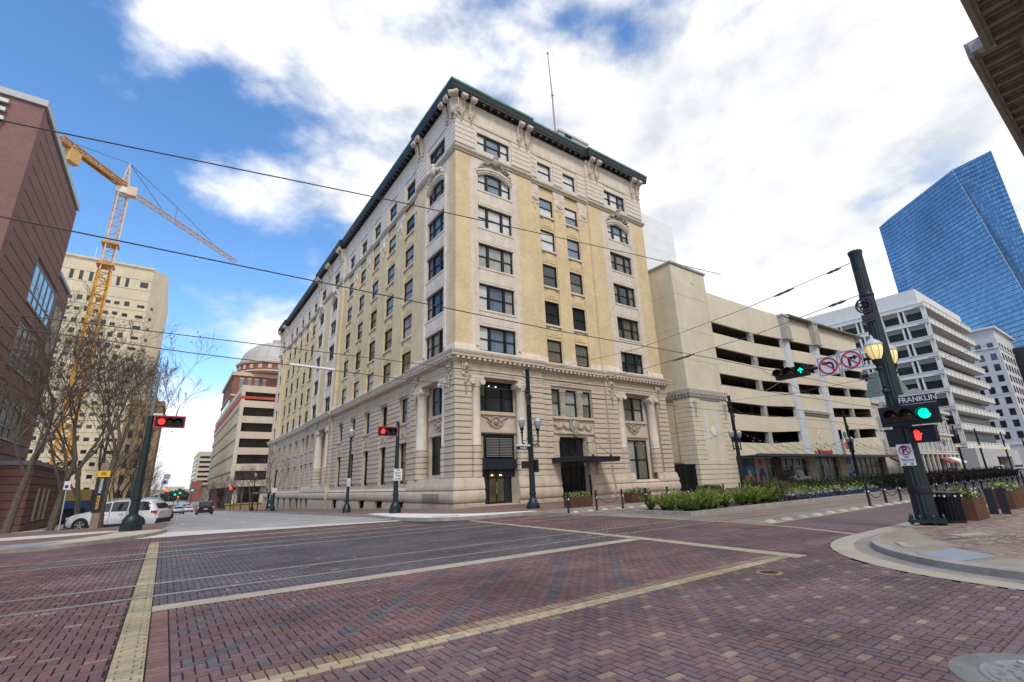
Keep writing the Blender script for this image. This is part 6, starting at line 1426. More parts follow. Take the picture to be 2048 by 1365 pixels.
# ================================================================ SIGNALS, SIGNS, LAMPS
lensG = M('lens_green_lit', (0, .5, .35), .3, 0, emit=(.0, 1.0, .58), estr=1.1); lensR = M('lens_red_lit', (.6, .02, .02), .3, 0, emit=(1, .03, .02), estr=2.6); lensO = M('lens_orange_lit', (.6, .1, .02), .3, 0, emit=(1, .12, .02), estr=2.2)
lr = M('lens_red_dark', (.055, .012, .012), .2, 0, spec=.6); ly = M('lens_amber_dark', (.07, .028, .006), .2, 0, spec=.6); lg = M('lens_green_dark', (.006, .045, .035), .2, 0, spec=.6)
sigB = M('signal_black', (.010, .010, .011), .5, .1); redT = M('red_reflective_tape', (.62, .03, .12), .4, 0); sgW = M('sign_white', (.72, .72, .72), .5, .04); sgR = M('sign_circle_red', (.52, .02, .03), .5, 0); sgK = M('sign_black', (.012, .012, .013), .5, 0)
FXm = lambda X: (lambda u, d, z: (X-d, u, z))       # faces -X, u along +Y (to the left in the picture)
FYm = lambda Y: (lambda u, d, z: (u, Y-d, z))       # faces -Y, u along +X
def lens(mb, Fm, u, z, r, d0): mb.lathe([(r, 0), (r*.7, .03), (0, .045)], (0, 0, 0), 16, T=lambda p, q, d: Fm(u+p, d0+d, z+q), cap=False)
def signal(root, Fm, u, z, order, lit, plate=True, tape=False, arrow=False, step=.36):
    """horizontal three lens head, order = lens kinds from low u to high u"""
    hb = MB(); n = len(order)
    if plate: fbox(hb, Fm, u-step*n/2-.14, u+step*n/2+.14, z-.29, z+.29, -.02, 0)
    fbox(hb, Fm, u-step*n/2, u+step*n/2, z-.18, z+.18, -.2, .04); h = part('signal_head', hb, sigB, root)
    if tape:
        t = MB(); a, b = u-step*n/2-.15, u+step*n/2+.15
        for q in ((a, b, z+.25, z+.30), (a, b, z-.30, z-.25), (a, a+.05, z-.25, z+.25), (b-.05, b, z-.25, z+.25)): fbox(t, Fm, q[0], q[1], q[2], q[3], 0, .012)
        part('tape_border', t, redT, h)
    for k, c in enumerate(order):
        uu = u+(k-(n-1)/2)*step; m1 = MB(); m1.sm = True; on = lit == c
        if arrow and on: 
            m1.mi = 1; lens(m1, Fm, uu, z, .145, .045); m1.mi = 0
            A_ = lambda p, q, e: Fm(uu+p, .1+e, z+q)
            for pts in ([(-.022, -.1), (.022, -.1), (.022, .06), (-.022, .06)], [(0, .1), (-.1, 0), (-.065, -.02), (0, .045)], [(0, .1), (0, .045), (.065, -.02), (.1, 0)]): m1.prism(pts, 0, .012, A_)
            part('lens', m1, [lensG, lg], h)
        else:
            lens(m1, Fm, uu, z, .145, .045); part('lens', m1, {'r': lensR if on else lr, 'y': ly, 'g': lensG if on else lg}[c], h)
        m1 = MB(); m1.sm = True; m1.lathe([(.165, .04), (.17, .26)], (0, 0, 0), 14, R(-10), R(190), T=lambda p, q, d, uu=uu: Fm(uu+p, d, z+q)); m1.lathe([(.160, .26), (.155, .04)], (0, 0, 0), 14, R(-10), R(190), T=lambda p, q, d, uu=uu: Fm(uu+p, d, z+q)); part('visor', m1, sigB, h)
    return h
def lettering(root, txt, size, Fm, u, z, d, mat, flip=False, xs=1.0, bold=0.0):
    return part('lettering', text_mesh(txt, size, lambda x, y, q: Fm(u+(-x if flip else x), d+q, z+y), mat, .003, bold=bold, xs=xs), None, root)
def fluted(mb, c, z0, z1, ra, rb_, n=16):
    vs = []; k = n*2
    for z, r in ((z0, ra), (z1, rb_)):
        for i in range(k): a = 2*PI*i/k; q = r*(1 if i % 2 else .93); vs.append((c[0]+q*math.cos(a), c[1]+q*math.sin(a), z))
    mb.add(vs, [(i, (i+1) % k, k+(i+1) % k, k+i) for i in range(k)])
globeL = M('lamp_globe_lit', (.9, .7, .3), .3, 0, emit=(1, .70, .30), estr=.5); globeO = M('lamp_globe_clear', (.30, .32, .32), .12, .1, 4, spec=.7); capM = M('lamp_cap_grey', (.50, .50, .52), .4, .1)
def lantern(root, x, y, z, lit=False, s=1.0, stem=True):
    m1 = MB(); m1.sm = True
    m1.lathe([(.07*s, -.55*s), (.05*s, -.4*s), (.11*s, -.3*s), (.06*s, -.24*s), (.12*s, -.12*s), (.15*s, -.03*s), (.13*s, 0)], (x, y, z), 14); l = part('lantern', m1, green, root)
    m1 = MB(); m1.sm = True; m1.lathe([(.12*s, 0), (.20*s, .16*s), (.235*s, .34*s), (.225*s, .45*s)], (x, y, z), 16); part('globe', m1, globeL if lit else globeO, l)
    m1 = MB()
    for k in range(8): a = 2*PI*k/8; m1.tube([(x+math.cos(a)*r*s, y+math.sin(a)*r*s, z+h*s) for r, h in ((.125, 0), (.205, .16), (.24, .34), (.23, .45))], .008*s, 3)
    part('globe_rib', m1, blackM if lit else capM, l, 'stuff')
    m1 = MB(); m1.sm = True; m1.lathe([(.25*s, .44*s), (.255*s, .47*s), (.2*s, .56*s), (.1*s, .64*s), (.05*s, .68*s), (.04*s, .76*s), (0, .82*s)], (x, y, z), 16); part('lantern_cap', m1, capM, l)
    return l
def emblem(root, Fm, u, z, s=1.0):
    m1 = MB(); m1.sm = True
    m1.lathe([(.26*s, 0), (.26*s, .05), (.21*s, .05), (.21*s, 0)], (0, 0, 0), 20, T=lambda p, q, d: Fm(u+p, d, z+q), cap=False)
    for k in range(5): a = 2*PI*k/5+.3; m1.lathe([(.09*s, 0), (.09*s, .06), (.04*s, .06)], (0, 0, 0), 10, T=lambda p, q, d, a=a: Fm(u+.11*s*math.cos(a)+p, d, z+.11*s*math.sin(a)+q), cap=False)
    fbox(m1, Fm, u-.16*s, u+.16*s, z-.55*s, z-.30*s, 0, .05); fbox(m1, Fm, u-.1*s, u+.1*s, z-.47*s, z-.36*s, .05, .07); part('emblem', m1, M('emblem_iron', (.06, .045, .06), .5, .2, 6), root)
# ---- near right pole
PX, PY = 17.55, 4.74
F1 = FXm(PX)
t = thing('signal_pole', 'fluted dark signal pole with two lit lanterns at the near right corner', 'signal pole', (PX, PY, .13))
m1 = MB(); m1.obox((PX, PY, .235), (.84, .84, .09), .25); part('base_plate', m1, green, t)
m1 = MB()
for k in range(8): a = 2*PI*k/8+.25+PI/8; m1.lathe([(.045, .13), (.045, .36), (.03, .39)], (PX+.36*math.cos(a)*1.05, PY+.36*math.sin(a)*1.05, 0), 6)
part('anchor_bolt', m1, green, t)
m1 = MB(); fluted(m1, (PX, PY), .28, 7.9, .265, .175); part('shaft', m1, green, t)
m1 = MB(); m1.sm = True; m1.lathe([(.27, .95), (.275, .97), (.275, 1.14), (.27, 1.16)], (PX, PY, 0), 24); part('band', m1, blackM, t)
m1 = MB(); m1.sm = True; m1.lathe([(.178, 7.9), (.178, 8.44), (.2, 8.5), (.2, 8.58), (0, 8.6)], (PX, PY, 0), 24); m1.lathe([(.19, 6.95), (.2, 6.97), (.2, 7.05), (.19, 7.07)], (PX, PY, 0), 24); part('cap', m1, green, t)
emblem(t, FXm(PX-.2), PY+.05, 6.65, 1.0)
for sx in (-.62, .62):
    m1 = MB(); m1.sm = True; m1.tube([(PX+sx*.25, PY, 3.95), (PX+sx*.7, PY, 3.85), (PX+sx, PY, 4.0), (PX+sx, PY, 4.3)], .05, 8); m1.ell((PX+sx, PY, 3.85), .09, 8, 6); part('lamp_arm', m1, green, t); lantern(t, PX+sx, PY, 4.82, True, .95)
# mast arm with head and two prohibition signs
m1 = MB(); m1.sm = True; m1.tube([(PX, PY, 5.0), (PX-.05, 6.8, 5.02), (PX-.05, 8.0, 5.0)], [.055, .05, .045], 8); part('mast_arm', m1, sigB, t)
signal(t, FXm(PX-.12), 7.42, 5.02, 'gyr', 'g', False, arrow=True, step=.36)
def disc_sign(root, u, z, s, kind):
    Fs = FXm(PX-.12); m1 = MB(); fbox(m1, Fs, u-s/2, u+s/2, z-s/2, z+s/2, 0, .012); b = part('sign_panel', m1, sgW, root)
    m1 = MB(); e = s/2-.02
    for q in ((-e, e, e-.015, e), (-e, e, -e, -e+.015), (-e, -e+.015, -e, e), (e-.015, e, -e, e)): fbox(m1, Fs, u+q[0], u+q[1], z+q[2], z+q[3], .012, .015)
    part('border', m1, sgK, b)
    A_ = lambda p, q, e: Fs(u-p, .013+e, z+q)     # p to the right in the picture
    m1 = MB()
    if kind == 'left':
        for pts in ([(.10, -.2), (.16, -.2), (.16, .0), (.10, .02)], [(.16, 0), (.13, .09), (.05, .13), (.03, .065), (.085, .04), (.10, .0)], [(.06, .13), (-.08, .13), (-.08, .06), (.06, .065)], [(-.08, .17), (-.2, .095), (-.08, .02)]): m1.prism([(p*s/.62, q*s/.62) for p, q in pts], 0, .003, A_)
    else:
        for pts in ([(-.09, -.2), (-.02, -.2), (-.02, .02), (-.09, .06)], [(-.09, .06), (-.02, 0), (.08, .02), (.08, .09), (-.06, .09)], [(.08, .14), (.2, .055), (.08, -.03)]): m1.prism([(p*s/.62, q*s/.62) for p, q in pts], 0, .003, A_)
    part('arrow', m1, sgK, b)
    m1 = MB(); m1.lathe([(.27*s/.62, .0), (.27*s/.62, .006), (.225*s/.62, .006), (.225*s/.62, .0)], (0, 0, 0), 32, T=lambda p, q, d: Fs(u+p, .0165+d, z+q), cap=False); m1.prism([(-.19, .16), (-.16, .19), (.19, -.16), (.16, -.19)], .004, .008, lambda p, q, e: A_(p*s/.62, q*s/.62, e)); part('red_ring', m1, sgR, b)
disc_sign(t, 6.22, 5.0, .64, 'left'); disc_sign(t, 5.55, 5.06, .64, 'right')
# street name plate
Fs = FXm(PX-.3); m1 = MB(); fbox(m1, Fs, 3.72, 4.56, 3.42, 3.66, -.02, .02); b = part('name_plate', m1, M('name_plate_black', (.015, .014, .018), .35, 0), t); lettering(b, 'FRANKLIN', .205, Fs, 4.14, 3.54, .022, sgW, True, .92, .002)
m1 = MB(); n = 12; m1.prism([(4.56, 3.67), (3.76, 3.67)]+[(3.76+.8*k/n, 3.72+(.13*math.sin(PI*(k/n-.2)/.6) if .2 < k/n < .8 else 0)) for k in range(n+1)], -.012, .012, lambda p, q, e: Fs(p, e, q)); part('plate_crest', m1, M('crest_pink_grey', (.46, .40, .40), .5, .1), t)
m1 = MB(); fbox(m1, Fs, 3.74, 4.54, 3.655, 3.672, .02, .024); fbox(m1, Fs, 3.74, 4.54, 3.41, 3.422, .02, .024); part('plate_border', m1, sgW, b)
signal(t, FXm(PX-.36), 4.42, 3.12, 'gyr', 'g', True, step=.37)
# pedestrian head
Fp = FXm(PX-.36); m1 = MB(); fbox(m1, Fp, 3.92, 4.46, 2.33, 2.75, -.2, .05); fbox(m1, Fp, 3.90, 4.48, 2.75, 2.79, -.2, .16); fbox(m1, Fp, 3.90, 3.93, 2.33, 2.75, .05, .14); fbox(m1, Fp, 4.45, 4.48, 2.33, 2.75, .05, .14); ph = part('pedestrian_head', m1, sigB, t)
m1 = MB(); H_ = lambda p, q, e: Fp(4.33-p, .052+e, 2.53+q)
m1.prism([(-.06, -.13), (.05, -.13), (.07, -.02), (.06, .06), (-.07, .06), (-.075, -.05)], 0, .008, H_)
for x, y0, y1, w in ((-.058, .04, .125, .022), (-.024, .05, .15, .022), (.010, .05, .145, .022), (.042, .04, .12, .022)): m1.prism([(x-w/2, y0), (x+w/2, y0), (x+w/2, y1), (x-w/2, y1)], 0, .008, H_)
m1.prism([(.05, -.05), (.11, .03), (.10, .06), (.08, .055), (.05, .01)], 0, .008, H_); part('red_hand', m1, lensR, ph)
m1 = MB(); m1.sm = True; m1.obox((PX-.05, 4.93, 2.5), (.42, .40, .46), .15); m1.obox((PX-.05, 4.93, 2.74), (.46, .46, .05), .15); m1.tube([(PX, PY, 2.5), (PX-.05, 4.93, 2.5)], .04, 6); part('pedestrian_head', m1, sigB, t)
m1 = MB()
for z in (2.78, 3.12): m1.tube([(PX, PY, z), (PX-.3, 4.45, z)], .04, 6)
part('bracket', m1, sigB, t)
Fn = FXm(PX-.28); m1 = MB(); fbox(m1, Fn, 4.57, 4.93, 1.72, 2.32, 0, .012); b = part('no_parking_sign', m1, sgW, t)
m1 = MB(); m1.lathe([(.14, 0), (.14, .005), (.113, .005), (.113, 0)], (0, 0, 0), 28, T=lambda p, q, d: Fn(4.75+p, .016+d, 2.15+q), cap=False); m1.prism([(-.095, .08), (-.08, .095), (.095, -.08), (.08, -.095)], .003, .006, lambda p, q, e: Fn(4.75-p, .016+e, 2.15+q)); part('red_ring', m1, sgR, b)
lettering(b, 'P', .26, Fn, 4.755, 2.15, .0135, sgK, True, 1, .008); lettering(b, 'ON', .065, Fn, 4.75, 1.955, .014, sgK, True, 1.1, .001); lettering(b, 'TRACKS', .075, Fn, 4.75, 1.875, .014, sgK, True, 1.05, .001)
m1 = MB(); fbox(m1, Fn, 4.6, 4.9, 1.80, 1.808, .012, .015); A_ = lambda p, q, e: Fn(4.75-p, .013+e, 1.762+q); m1.prism([(-.13, 0), (-.08, .025), (-.08, .008), (-.03, .008), (-.03, -.008), (-.08, -.008), (-.08, -.025)], 0, .003, A_); m1.prism([(.13, 0), (.08, .025), (.08, .008), (.03, .008), (.03, -.008), (.08, -.008), (.08, -.025)], 0, .003, A_); part('double_arrow', m1, sgK, b)
# ---- plain poles with twin lanterns
def twin_pole(x, y, label, lit=False, extra=None, H_=8.65, group='green twin lantern poles'):
    o = thing('lantern_pole', label, 'lamp post', (x, y, .13), group)
    m1 = MB(); m1.sm = True; m1.lathe([(.40, .13), (.40, .32), (.36, .36), (.36, .42), (.27, .52), (.22, .68), (.19, .72)], (x, y, 0), 12); m1.lathe([(.185, .9), (.215, .93), (.215, 1.02), (.185, 1.05)], (x, y, 0), 16); part('base', m1, green, o)
    m1 = MB(); m1.sm = True; m1.lathe([(.185, .7), (.125, H_-.2), (.14, H_-.18), (.14, H_), (0, H_+.02)], (x, y, 0), 16); part('shaft', m1, green, o)
    for sx in (-.62, .62):
        m1 = MB(); m1.sm = True; m1.tube([(x, y, 3.9), (x+sx*.6, y, 3.82), (x+sx, y, 3.95), (x+sx, y, 4.35)], .05, 8); m1.ell((x+sx, y, 3.8), .07, 8, 6); m1.tube([(x+sx*.3, y, 4.3), (x+sx*.5, y, 4.05), (x+sx*.9, y, 4.1)], .025, 6); part('lamp_arm', m1, green, o); lantern(o, x+sx, y, 4.86, lit, .95)
    emblem(o, FYm(y-.16) , x-.12, 6.75, .9); return o
tp = twin_pole(18.0, 23.4, 'green twin lantern pole at the corner building with MAIN street sign', False)
Fs = FYm(23.25); m1 = MB(); fbox(m1, Fs, 16.82, 17.85, 3.52, 3.72, -.015, .015); b = part('name_plate', m1, MATS['name_plate_black'], tp); lettering(b, 'MAIN', .17, Fs, 17.33, 3.615, .017, sgW, False, 1.15, .002)
m1 = MB(); fbox(m1, Fs, 16.82, 17.85, 3.73, 3.84, -.01, .01); part('plate_crest', m1, M('crest_pale', (.62, .60, .58), .5, .1), tp)
m1 = MB(); fbox(m1, FYm(23.3), 17.32, 17.8, 2.42, 2.85, -.2, .05); part('pedestrian_head', m1, M('dim_red_head', (.035, .012, .014), .5), tp); m1 = MB(); m1.box(18.2, 18.45, 23.25, 23.6, 2.2, 2.95); part('signal_head', m1, sigB, tp)
for i, (x, lab) in enumerate(((41.4, 'green twin lantern pole in front of the garage tower'), (66.6, 'green twin lantern pole in front of the red shop sign'), (113, 'twin lantern pole before the ornate white building'), (128, 'twin lantern pole beside the awnings of the ornate building'), (150, 'twin lantern pole before the white office podium'), (172, 'farthest twin lantern pole on the right'))):
    twin_pole(x, 23.4, lab, i > 1)
# ---- left corner signal pole
x, y = -1.08, 29.05
t = thing('signal_pole', 'leaning looking green signal pole with red light at the left corner', 'signal pole', (x, y, .1)); t['label'] = 'dark green signal pole with red light at the left corner'
m1 = MB(); m1.sm = True; m1.lathe([(.42, .1), (.42, .42), (.37, .46), (.37, .6), (.27, .75), (.22, .82), (.19, .84)], (x, y, 0), 8); m1.lathe([(.18, 1.45), (.22, 1.48), (.22, 1.62), (.18, 1.65)], (x, y, 0), 14); part('base', m1, green, t)
m1 = MB(); m1.sm = True; m1.lathe([(.185, .82), (.125, 5.4)], (x, y, 0), 14); part('shaft', m1, green, t); m1 = MB(); m1.sm = True; m1.lathe([(.07, 5.4), (.06, 7.5)], (x, y, 0), 8); part('extension', m1, M('grey_metal', (.16, .19, .19), .4, .1), t)
m1 = MB(); m1.tube([(x, y, 5.46), (x+.45, y-.1, 5.46)], .05, 6); part('clamp', m1, white, t); signal(t, FYm(y-.12), x+.76, 5.12, 'ryg', 'r', True, True, step=.33)
# ---- signal pole before the side wall
x, y = 11.35, 28.3
t = thing('signal_pole', 'green signal pole with red light and white no right turn plate beside the stone facade', 'signal pole', (x, y, .13))
m1 = MB(); m1.sm = True; m1.lathe([(.36, .1), (.36, .4), (.31, .44), (.31, .55), (.22, .7), (.18, .76), (.16, .78)], (x, y, 0), 8); m1.lathe([(.15, 1.1), (.18, 1.13), (.18, 1.22), (.15, 1.25)], (x, y, 0), 14); part('base', m1, green, t)
m1 = MB(); m1.sm = True; m1.lathe([(.15, .78), (.1, 5.5), (0, 5.6)], (x, y, 0), 14); part('shaft', m1, green, t); signal(t, FYm(y-.12), 10.66, 4.92, 'ryg', 'r', True, True, step=.33)
Fs = FYm(y-.16); m1 = MB(); fbox(m1, Fs, 11.12, 11.66, 2.0, 2.68, 0, .012); b = part('turn_sign', m1, sgW, t)
for k, w in enumerate(('NO', 'RIGHT', 'TURN', 'ON RED')): lettering(b, w, .16 if k else .17, Fs, 11.39, 2.59-k*.165, .014, sgK, False, .85 if k != 3 else .72, .002)
# ---- single lantern post and others along the side wall
def lamp_post(x, y, label, H_=4.4, sign=True):
    o = thing('lamp_post', label, 'lamp post', (x, y, gz(y)+.13), 'lamp posts along the stone side wall'); z = gz(y)+.1
    m1 = MB(); m1.sm = True; m1.lathe([(.30, 0), (.30, .35), (.26, .4), (.2, .6), (.13, .68)], (x, y, z), 8); part('base', m1, green, o); m1 = MB(); m1.sm = True; m1.lathe([(.12, .68), (.075, H_)], (x, y, z), 12); part('shaft', m1, green, o); lantern(o, x, y, z+H_+.45, False, .95)
    if sign: m1 = MB(); m1.box(x-.14, x+.14, y-.14, y-.12, z+1.9, z+2.5); part('notice', m1, M('notice_white', (.55, .56, .56), .5), o)
    return o
lamp_post(11.3, 37.7, 'single lantern post left of the white no right turn plate', 5.15); lamp_post(11.5, 88, 'farther single lantern post beside the bus shelter', 4.6, False)
x, y = 11.35, 69.0; z = gz(y)
t = thing('signal_pole', 'farther dark pole with white plate at the far end of the stone side wall', 'pole', (x, y, z)); m1 = MB(); m1.sm = True; m1.lathe([(.3, .1), (.3, .5), (.16, .8), (.13, 1)], (x, y, z), 10); part('base', m1, green, t); m1 = MB(); m1.sm = True; m1.lathe([(.13, 1), (.09, 5.2)], (x, y, z), 10); part('shaft', m1, green, t); m1 = MB(); m1.box(x-.3, x+.3, y-.15, y-.13, z+2.35, z+2.95); part('plate', m1, sgW, t)
t = thing('bus_shelter', 'small dark roofed bus shelter at the far end of the side wall', 'shelter', (11.6, 80, gz(80))); z = gz(80)
m1 = MB(); m1.box(10.6, 13.0, 77, 82.5, z+2.5, z+2.75); part('roof', m1, M('shelter_roof', (.10, .10, .12), .5), t); m1 = MB()
for a, b in ((10.75, 77.2), (12.8, 77.2), (10.75, 82.3), (12.8, 82.3)): m1.box(a-.06, a+.06, b-.06, b+.06, z, z+2.5)
part('post', m1, blackM, t); m1 = MB(); m1.box(12.85, 12.9, 77.3, 82.2, z+.3, z+2.3); part('glass_panel', m1, G_S, t)
# ---- far signals and small posts on the cross street
FS = 'distant traffic signals'
for i, (x, y, zz, c, lab) in enumerate(((-.05, 118, 2.6, 'o', 'orange red signal light far left on the cross street'), (11.2, 116, 2.4, 'r2', 'red signal head before the tan office block'), (3.4, 170, 2.0, 'g', 'green signal light far along the middle of the cross street'), (2.3, 172, 1.6, 'g', 'smaller green signal light left of the far trees'), (5.9, 160, 2.6, 'g', 'rightmost green signal light by the distant red annexe'), (3.3, 178, .9, 'o', 'small orange signal light below the far green ones'))):
    o = thing('distant_signal', lab, 'traffic signal', (x, y, gz(y)), FS); m1 = MB(); m1.tube([(x, y, gz(y)), (x, y, zz+.6)], .07, 5); part('post', m1, sigB, o); h = MB(); h.cbox((x, y-.1, zz), (1.3 if c == 'r2' else .5, .2, .5)); part('signal_head', h, sigB, o); m1 = MB(); m1.sm = True; m1.lathe([(.28, 0), (.15, .08), (0, .1)], (0, 0, 0), 12, T=lambda p, q, d: (x-(.35 if c == 'r2' else 0)+p, y-.22-d, zz+q), cap=False); part('lens', m1, {'o': lensO, 'g': lensG, 'r2': lensR}[c], o)
t = thing('arrow_sign', 'leaning grey post with small blue and white sign behind the parked cars', 'sign', (-.55, 42, 0)); m1 = MB(); m1.tube([(-.52, 42, -.4), (-.2, 42, 3.0)], .035, 6); part('post', m1, M('galvanised', (.4, .42, .42)), t); m1 = MB(); m1.box(-.35, .05, 41.94, 41.96, 2.35, 2.65); part('panel', m1, M('sign_pale_blue', (.42, .48, .60), .5), t); m1 = MB(); m1.box(-.25, .12, 41.94, 41.96, 2.7, 3.05); part('upper_panel', m1, M('sign_lilac', (.45, .42, .52), .5), t); m1 = MB(); m1.lathe([(.1, 0), (.1, .005), (0, .005)], (0, 0, 0), 14, T=lambda p, q, d: (-.15+p, 41.935-d, 2.5+q)); part('symbol', m1, M('sign_navy', (.02, .05, .2), .5), t)
t = thing('parking_sign', 'small white sign with blue square on a thin post between left trees', 'sign', (-4.3, 35, 0)); m1 = MB(); m1.tube([(-4.27, 35, 0), (-4.34, 35, 2.4)], .03, 6); part('post', m1, MATS['galvanised'], t); m1 = MB(); m1.box(-4.46, -4.20, 34.95, 34.97, 2.1, 2.52); part('panel', m1, sgW, t); m1 = MB(); m1.box(-4.41, -4.27, 34.94, 34.95, 2.17, 2.33); part('blue_square', m1, MATS['sign_navy'], t)
t = thing('parking_totem', 'dark leaning totem with yellow cap and vertical lettering before the white car', 'sign', (-2.75, 33, 0)); Fs = FYm(32.86)
m1 = MB(); fbox(m1, Fs, -2.90, -2.58, -.15, .95, -.15, -.02); part('post', m1, M('bare_post', (.25, .18, .14), .8, .2), t); m1 = MB(); fbox(m1, Fs, -2.96, -2.56, .9, 2.65, -.15, 0); pn = part('panel', m1, M('totem_black', (.018, .018, .025), .4), t); m1 = MB(); fbox(m1, Fs, -3.0, -2.50, 2.65, 2.95, -.15, .02); yc = part('yellow_cap', m1, M('totem_yellow', (.75, .46, .01), .5), t); m1 = MB(); fbox(m1, Fs, -2.92, -2.6, 2.95, 3.35, -.1, -.02); part('top_plate', m1, MATS['bare_post'], t)
lettering(yc, '(0)', .2, Fs, -2.75, 2.80, .022, sgK, False, 1, .004)
yt = M('totem_yellow_text', (.75, .48, .02), .5)
part('lettering', text_mesh('PARKING', .17, lambda x, y, q: Fs(-2.76-y, .005+q, 2.22+x), sgW, .003, bold=.003), None, pn); part('lettering', text_mesh('GARAGE', .17, lambda x, y, q: Fs(-2.76-y, .005+q, 1.40+x), yt, .003, bold=.003), None, pn)
# ================================================================ OVERHEAD WIRES
wireM = M('wire', (.05, .048, .048), .5, 0); thin = M('thin_wire', (.13, .13, .13), .5, 0)
WG = 'overhead tram wires'
def wire(pts, r, label, ins=(), m=None, nm='overhead_wire'):
    m1 = MB(); m1.tube(pts, r, 5); o = solo(nm, m1, m or wireM, label, 'wire', WG)
    for k, (p, q) in enumerate(ins):
        p, q = Vector(p), Vector(q); a = MB(); a.tube([p, p+(q-p)*.3, p+(q-p)*.5, p+(q-p)*.7, q], [.02, .05, .035, .05, .02], 6); part('insulator', a, M('insulator_grey', (.12, .11, .11), .5), o)
    return o
def lerp(a, b, t): return tuple(a[i]+(b[i]-a[i])*t for i in range(3))
wire([(-40, 11.58, 5.4), (-3.41, 11.58, 8.68), (4.46, 11.58, 9.68), (14.4, 11.58, 10.75), (21.7, 11.58, 11.5)], .016, 'highest overhead wire rising from the upper left across the corner facade')
wire([(-80, 11.58, 6.68), (-3, 11.58, 6.68), (10, 11.58, 6.62), (20, 11.58, 6.8), (60, 11.58, 6.7), (200, 11.58, 6.7)], .016, 'overhead wire crossing the facade just below mid height')
wire([(-80, 17.92, 6.58), (0, 17.92, 6.6), (60, 17.92, 6.6), (200, 17.92, 6.6)], .015, 'upper wire of the lower left pair')
tw_ = wire([(-80, 17.92, 6.26), (-4.3, 17.92, 6.24), (0, 17.92, 6.04), (8, 17.92, 5.86), (60, 17.92, 5.9), (200, 17.92, 5.9)], .015, 'lower wire of the lower left pair with a pale tube on it')
m1 = MB(); m1.sm = True; m1.tube([(3.0, 17.92, 6.0), (4.6, 17.92, 5.96)], .05, 8); part('section_insulator', m1, white, tw_)
wire([(20, 11.58, 5.6), (60, 11.58, 5.7), (200, 11.58, 5.7)], .016, 'thin contact wire running right above the near track', m=thin)
A, B = (PX, PY+.2, 8.25), (18.0, 23.4, 8.45)
mid = lambda a, b, t, s: (*lerp(a, b, t)[:2], lerp(a, b, t)[2]-s)
wire([A, mid(A, B, .2, .4), mid(A, B, .5, .7), mid(A, B, .8, .4), B], .012, 'upper span wire between the near right pole and MAIN pole', [(mid(A, B, .015, .05), mid(A, B, .04, .1)), (mid(A, B, .10, .22), mid(A, B, .14, .3))], thin, 'span_wire')
A, B = (PX, PY+.2, 7.1), (18.0, 23.4, 7.3)
wire([A, mid(A, B, .2, .4), mid(A, B, .5, .6), mid(A, B, .8, .4), B], .012, 'lower span wire between the near right pole and MAIN pole', [(mid(A, B, .02, .05), mid(A, B, .05, .1)), (mid(A, B, .34, .52), mid(A, B, .4, .57))], thin, 'span_wire')
A, B = (41.4, 23.4, 8.2), (36, 5.0, 8.0)
wire([A, mid(A, B, .35, .5), mid(A, B, .7, .5), B], .014, 'span wire from the pole before the garage tower across the tracks', [(mid(A, B, .3, .46), mid(A, B, .36, .5)), (mid(A, B, .62, .5), mid(A, B, .68, .5))], thin, 'span_wire')
A, B = (66.6, 23.4, 8.2), (60, 5.0, 8.0)
wire([A, mid(A, B, .5, .6), B], .014, 'span wire from the pole before the red sign across the tracks', [(mid(A, B, .4, .5), mid(A, B, .46, .55))], thin, 'span_wire')
dn = -1; words = 'first second third fourth fifth sixth'.split()
for a, b in (((24, 11.58, 6.7), (30, 11.58, 5.65)), ((27, 11.58, 6.7), (24, 11.58, 5.62)), ((38, 11.58, 6.7), (38, 11.58, 5.68)), ((50, 11.58, 6.7), (50, 11.58, 5.7)), ((30, 17.92, 6.6), (33, 17.92, 5.9)), ((42, 17.92, 6.6), (42, 17.92, 5.9))):
    dn += 1; wire([a, b], .012, '%s short dropper wire from the left over the tracks' % words[dn], m=thin, nm='dropper_wire')
# strings of small bulbs
bulbM = M('bulb_glass', (.35, .33, .28), .2, 0)
for i, (x0, x1) in enumerate(((18.0, 41.4), (41.4, 66.6), (66.6, 90), (113, 150))):
    m1 = MB(); P = [(x0+(x1-x0)*k/24, 23.4, 5.6-1.6*(1-((k-12)/12)**2)) for k in range(25)]; m1.tube(P, .012, 4); o = solo('bulb_string', m1, wireM, ['string of bulbs from MAIN pole to the garage tower pole', 'string of bulbs across the front of the garage', 'string of bulbs right of the red shop sign', 'string of bulbs before the ornate building'][i], 'string lights', 'strings of small bulbs'); m2 = MB()
    for p in P: m2.ell((p[0], p[1], p[2]-.08), .05, 6, 4)
    part('bulbs', m2, bulbM, o, 'stuff')
# ================================================================ BOLLARDS, DOMES, CHAINS
def bollard(label):
    o = thing('bollard', label, 'bollard'); m1 = MB(); m1.sm = True; m1.lathe([(.062, 0), (.055, .1), (.055, .98), (.065, 1.0), (.065, 1.05), (0, 1.07)], (0, 0, 0), 10); part('post', m1, green, o)
    m1 = MB(); m1.sm = True; m1.ell((0, -.055, .68), .045, 8, 5); m1.ell((0, .055, .68), .045, 8, 5); part('reflector', m1, white, o); return o
b0 = bollard('first chained bollard left of the near right pole')
c0 = MB(); c0.sm = True; c0.tube([(2.05*k/8, 0, .78-.42*(1-((k-4)/4)**2)) for k in range(9)], .018, 5); cme = c0.mesh('chain', M('chain_iron', (.035, .035, .035), .6, .2))
GB = 'chained bollards along the near track'; words = 'first second third fourth fifth sixth seventh eighth ninth tenth eleventh twelfth thirteenth fourteenth fifteenth sixteenth seventeenth eighteenth nineteenth twentieth'.split()
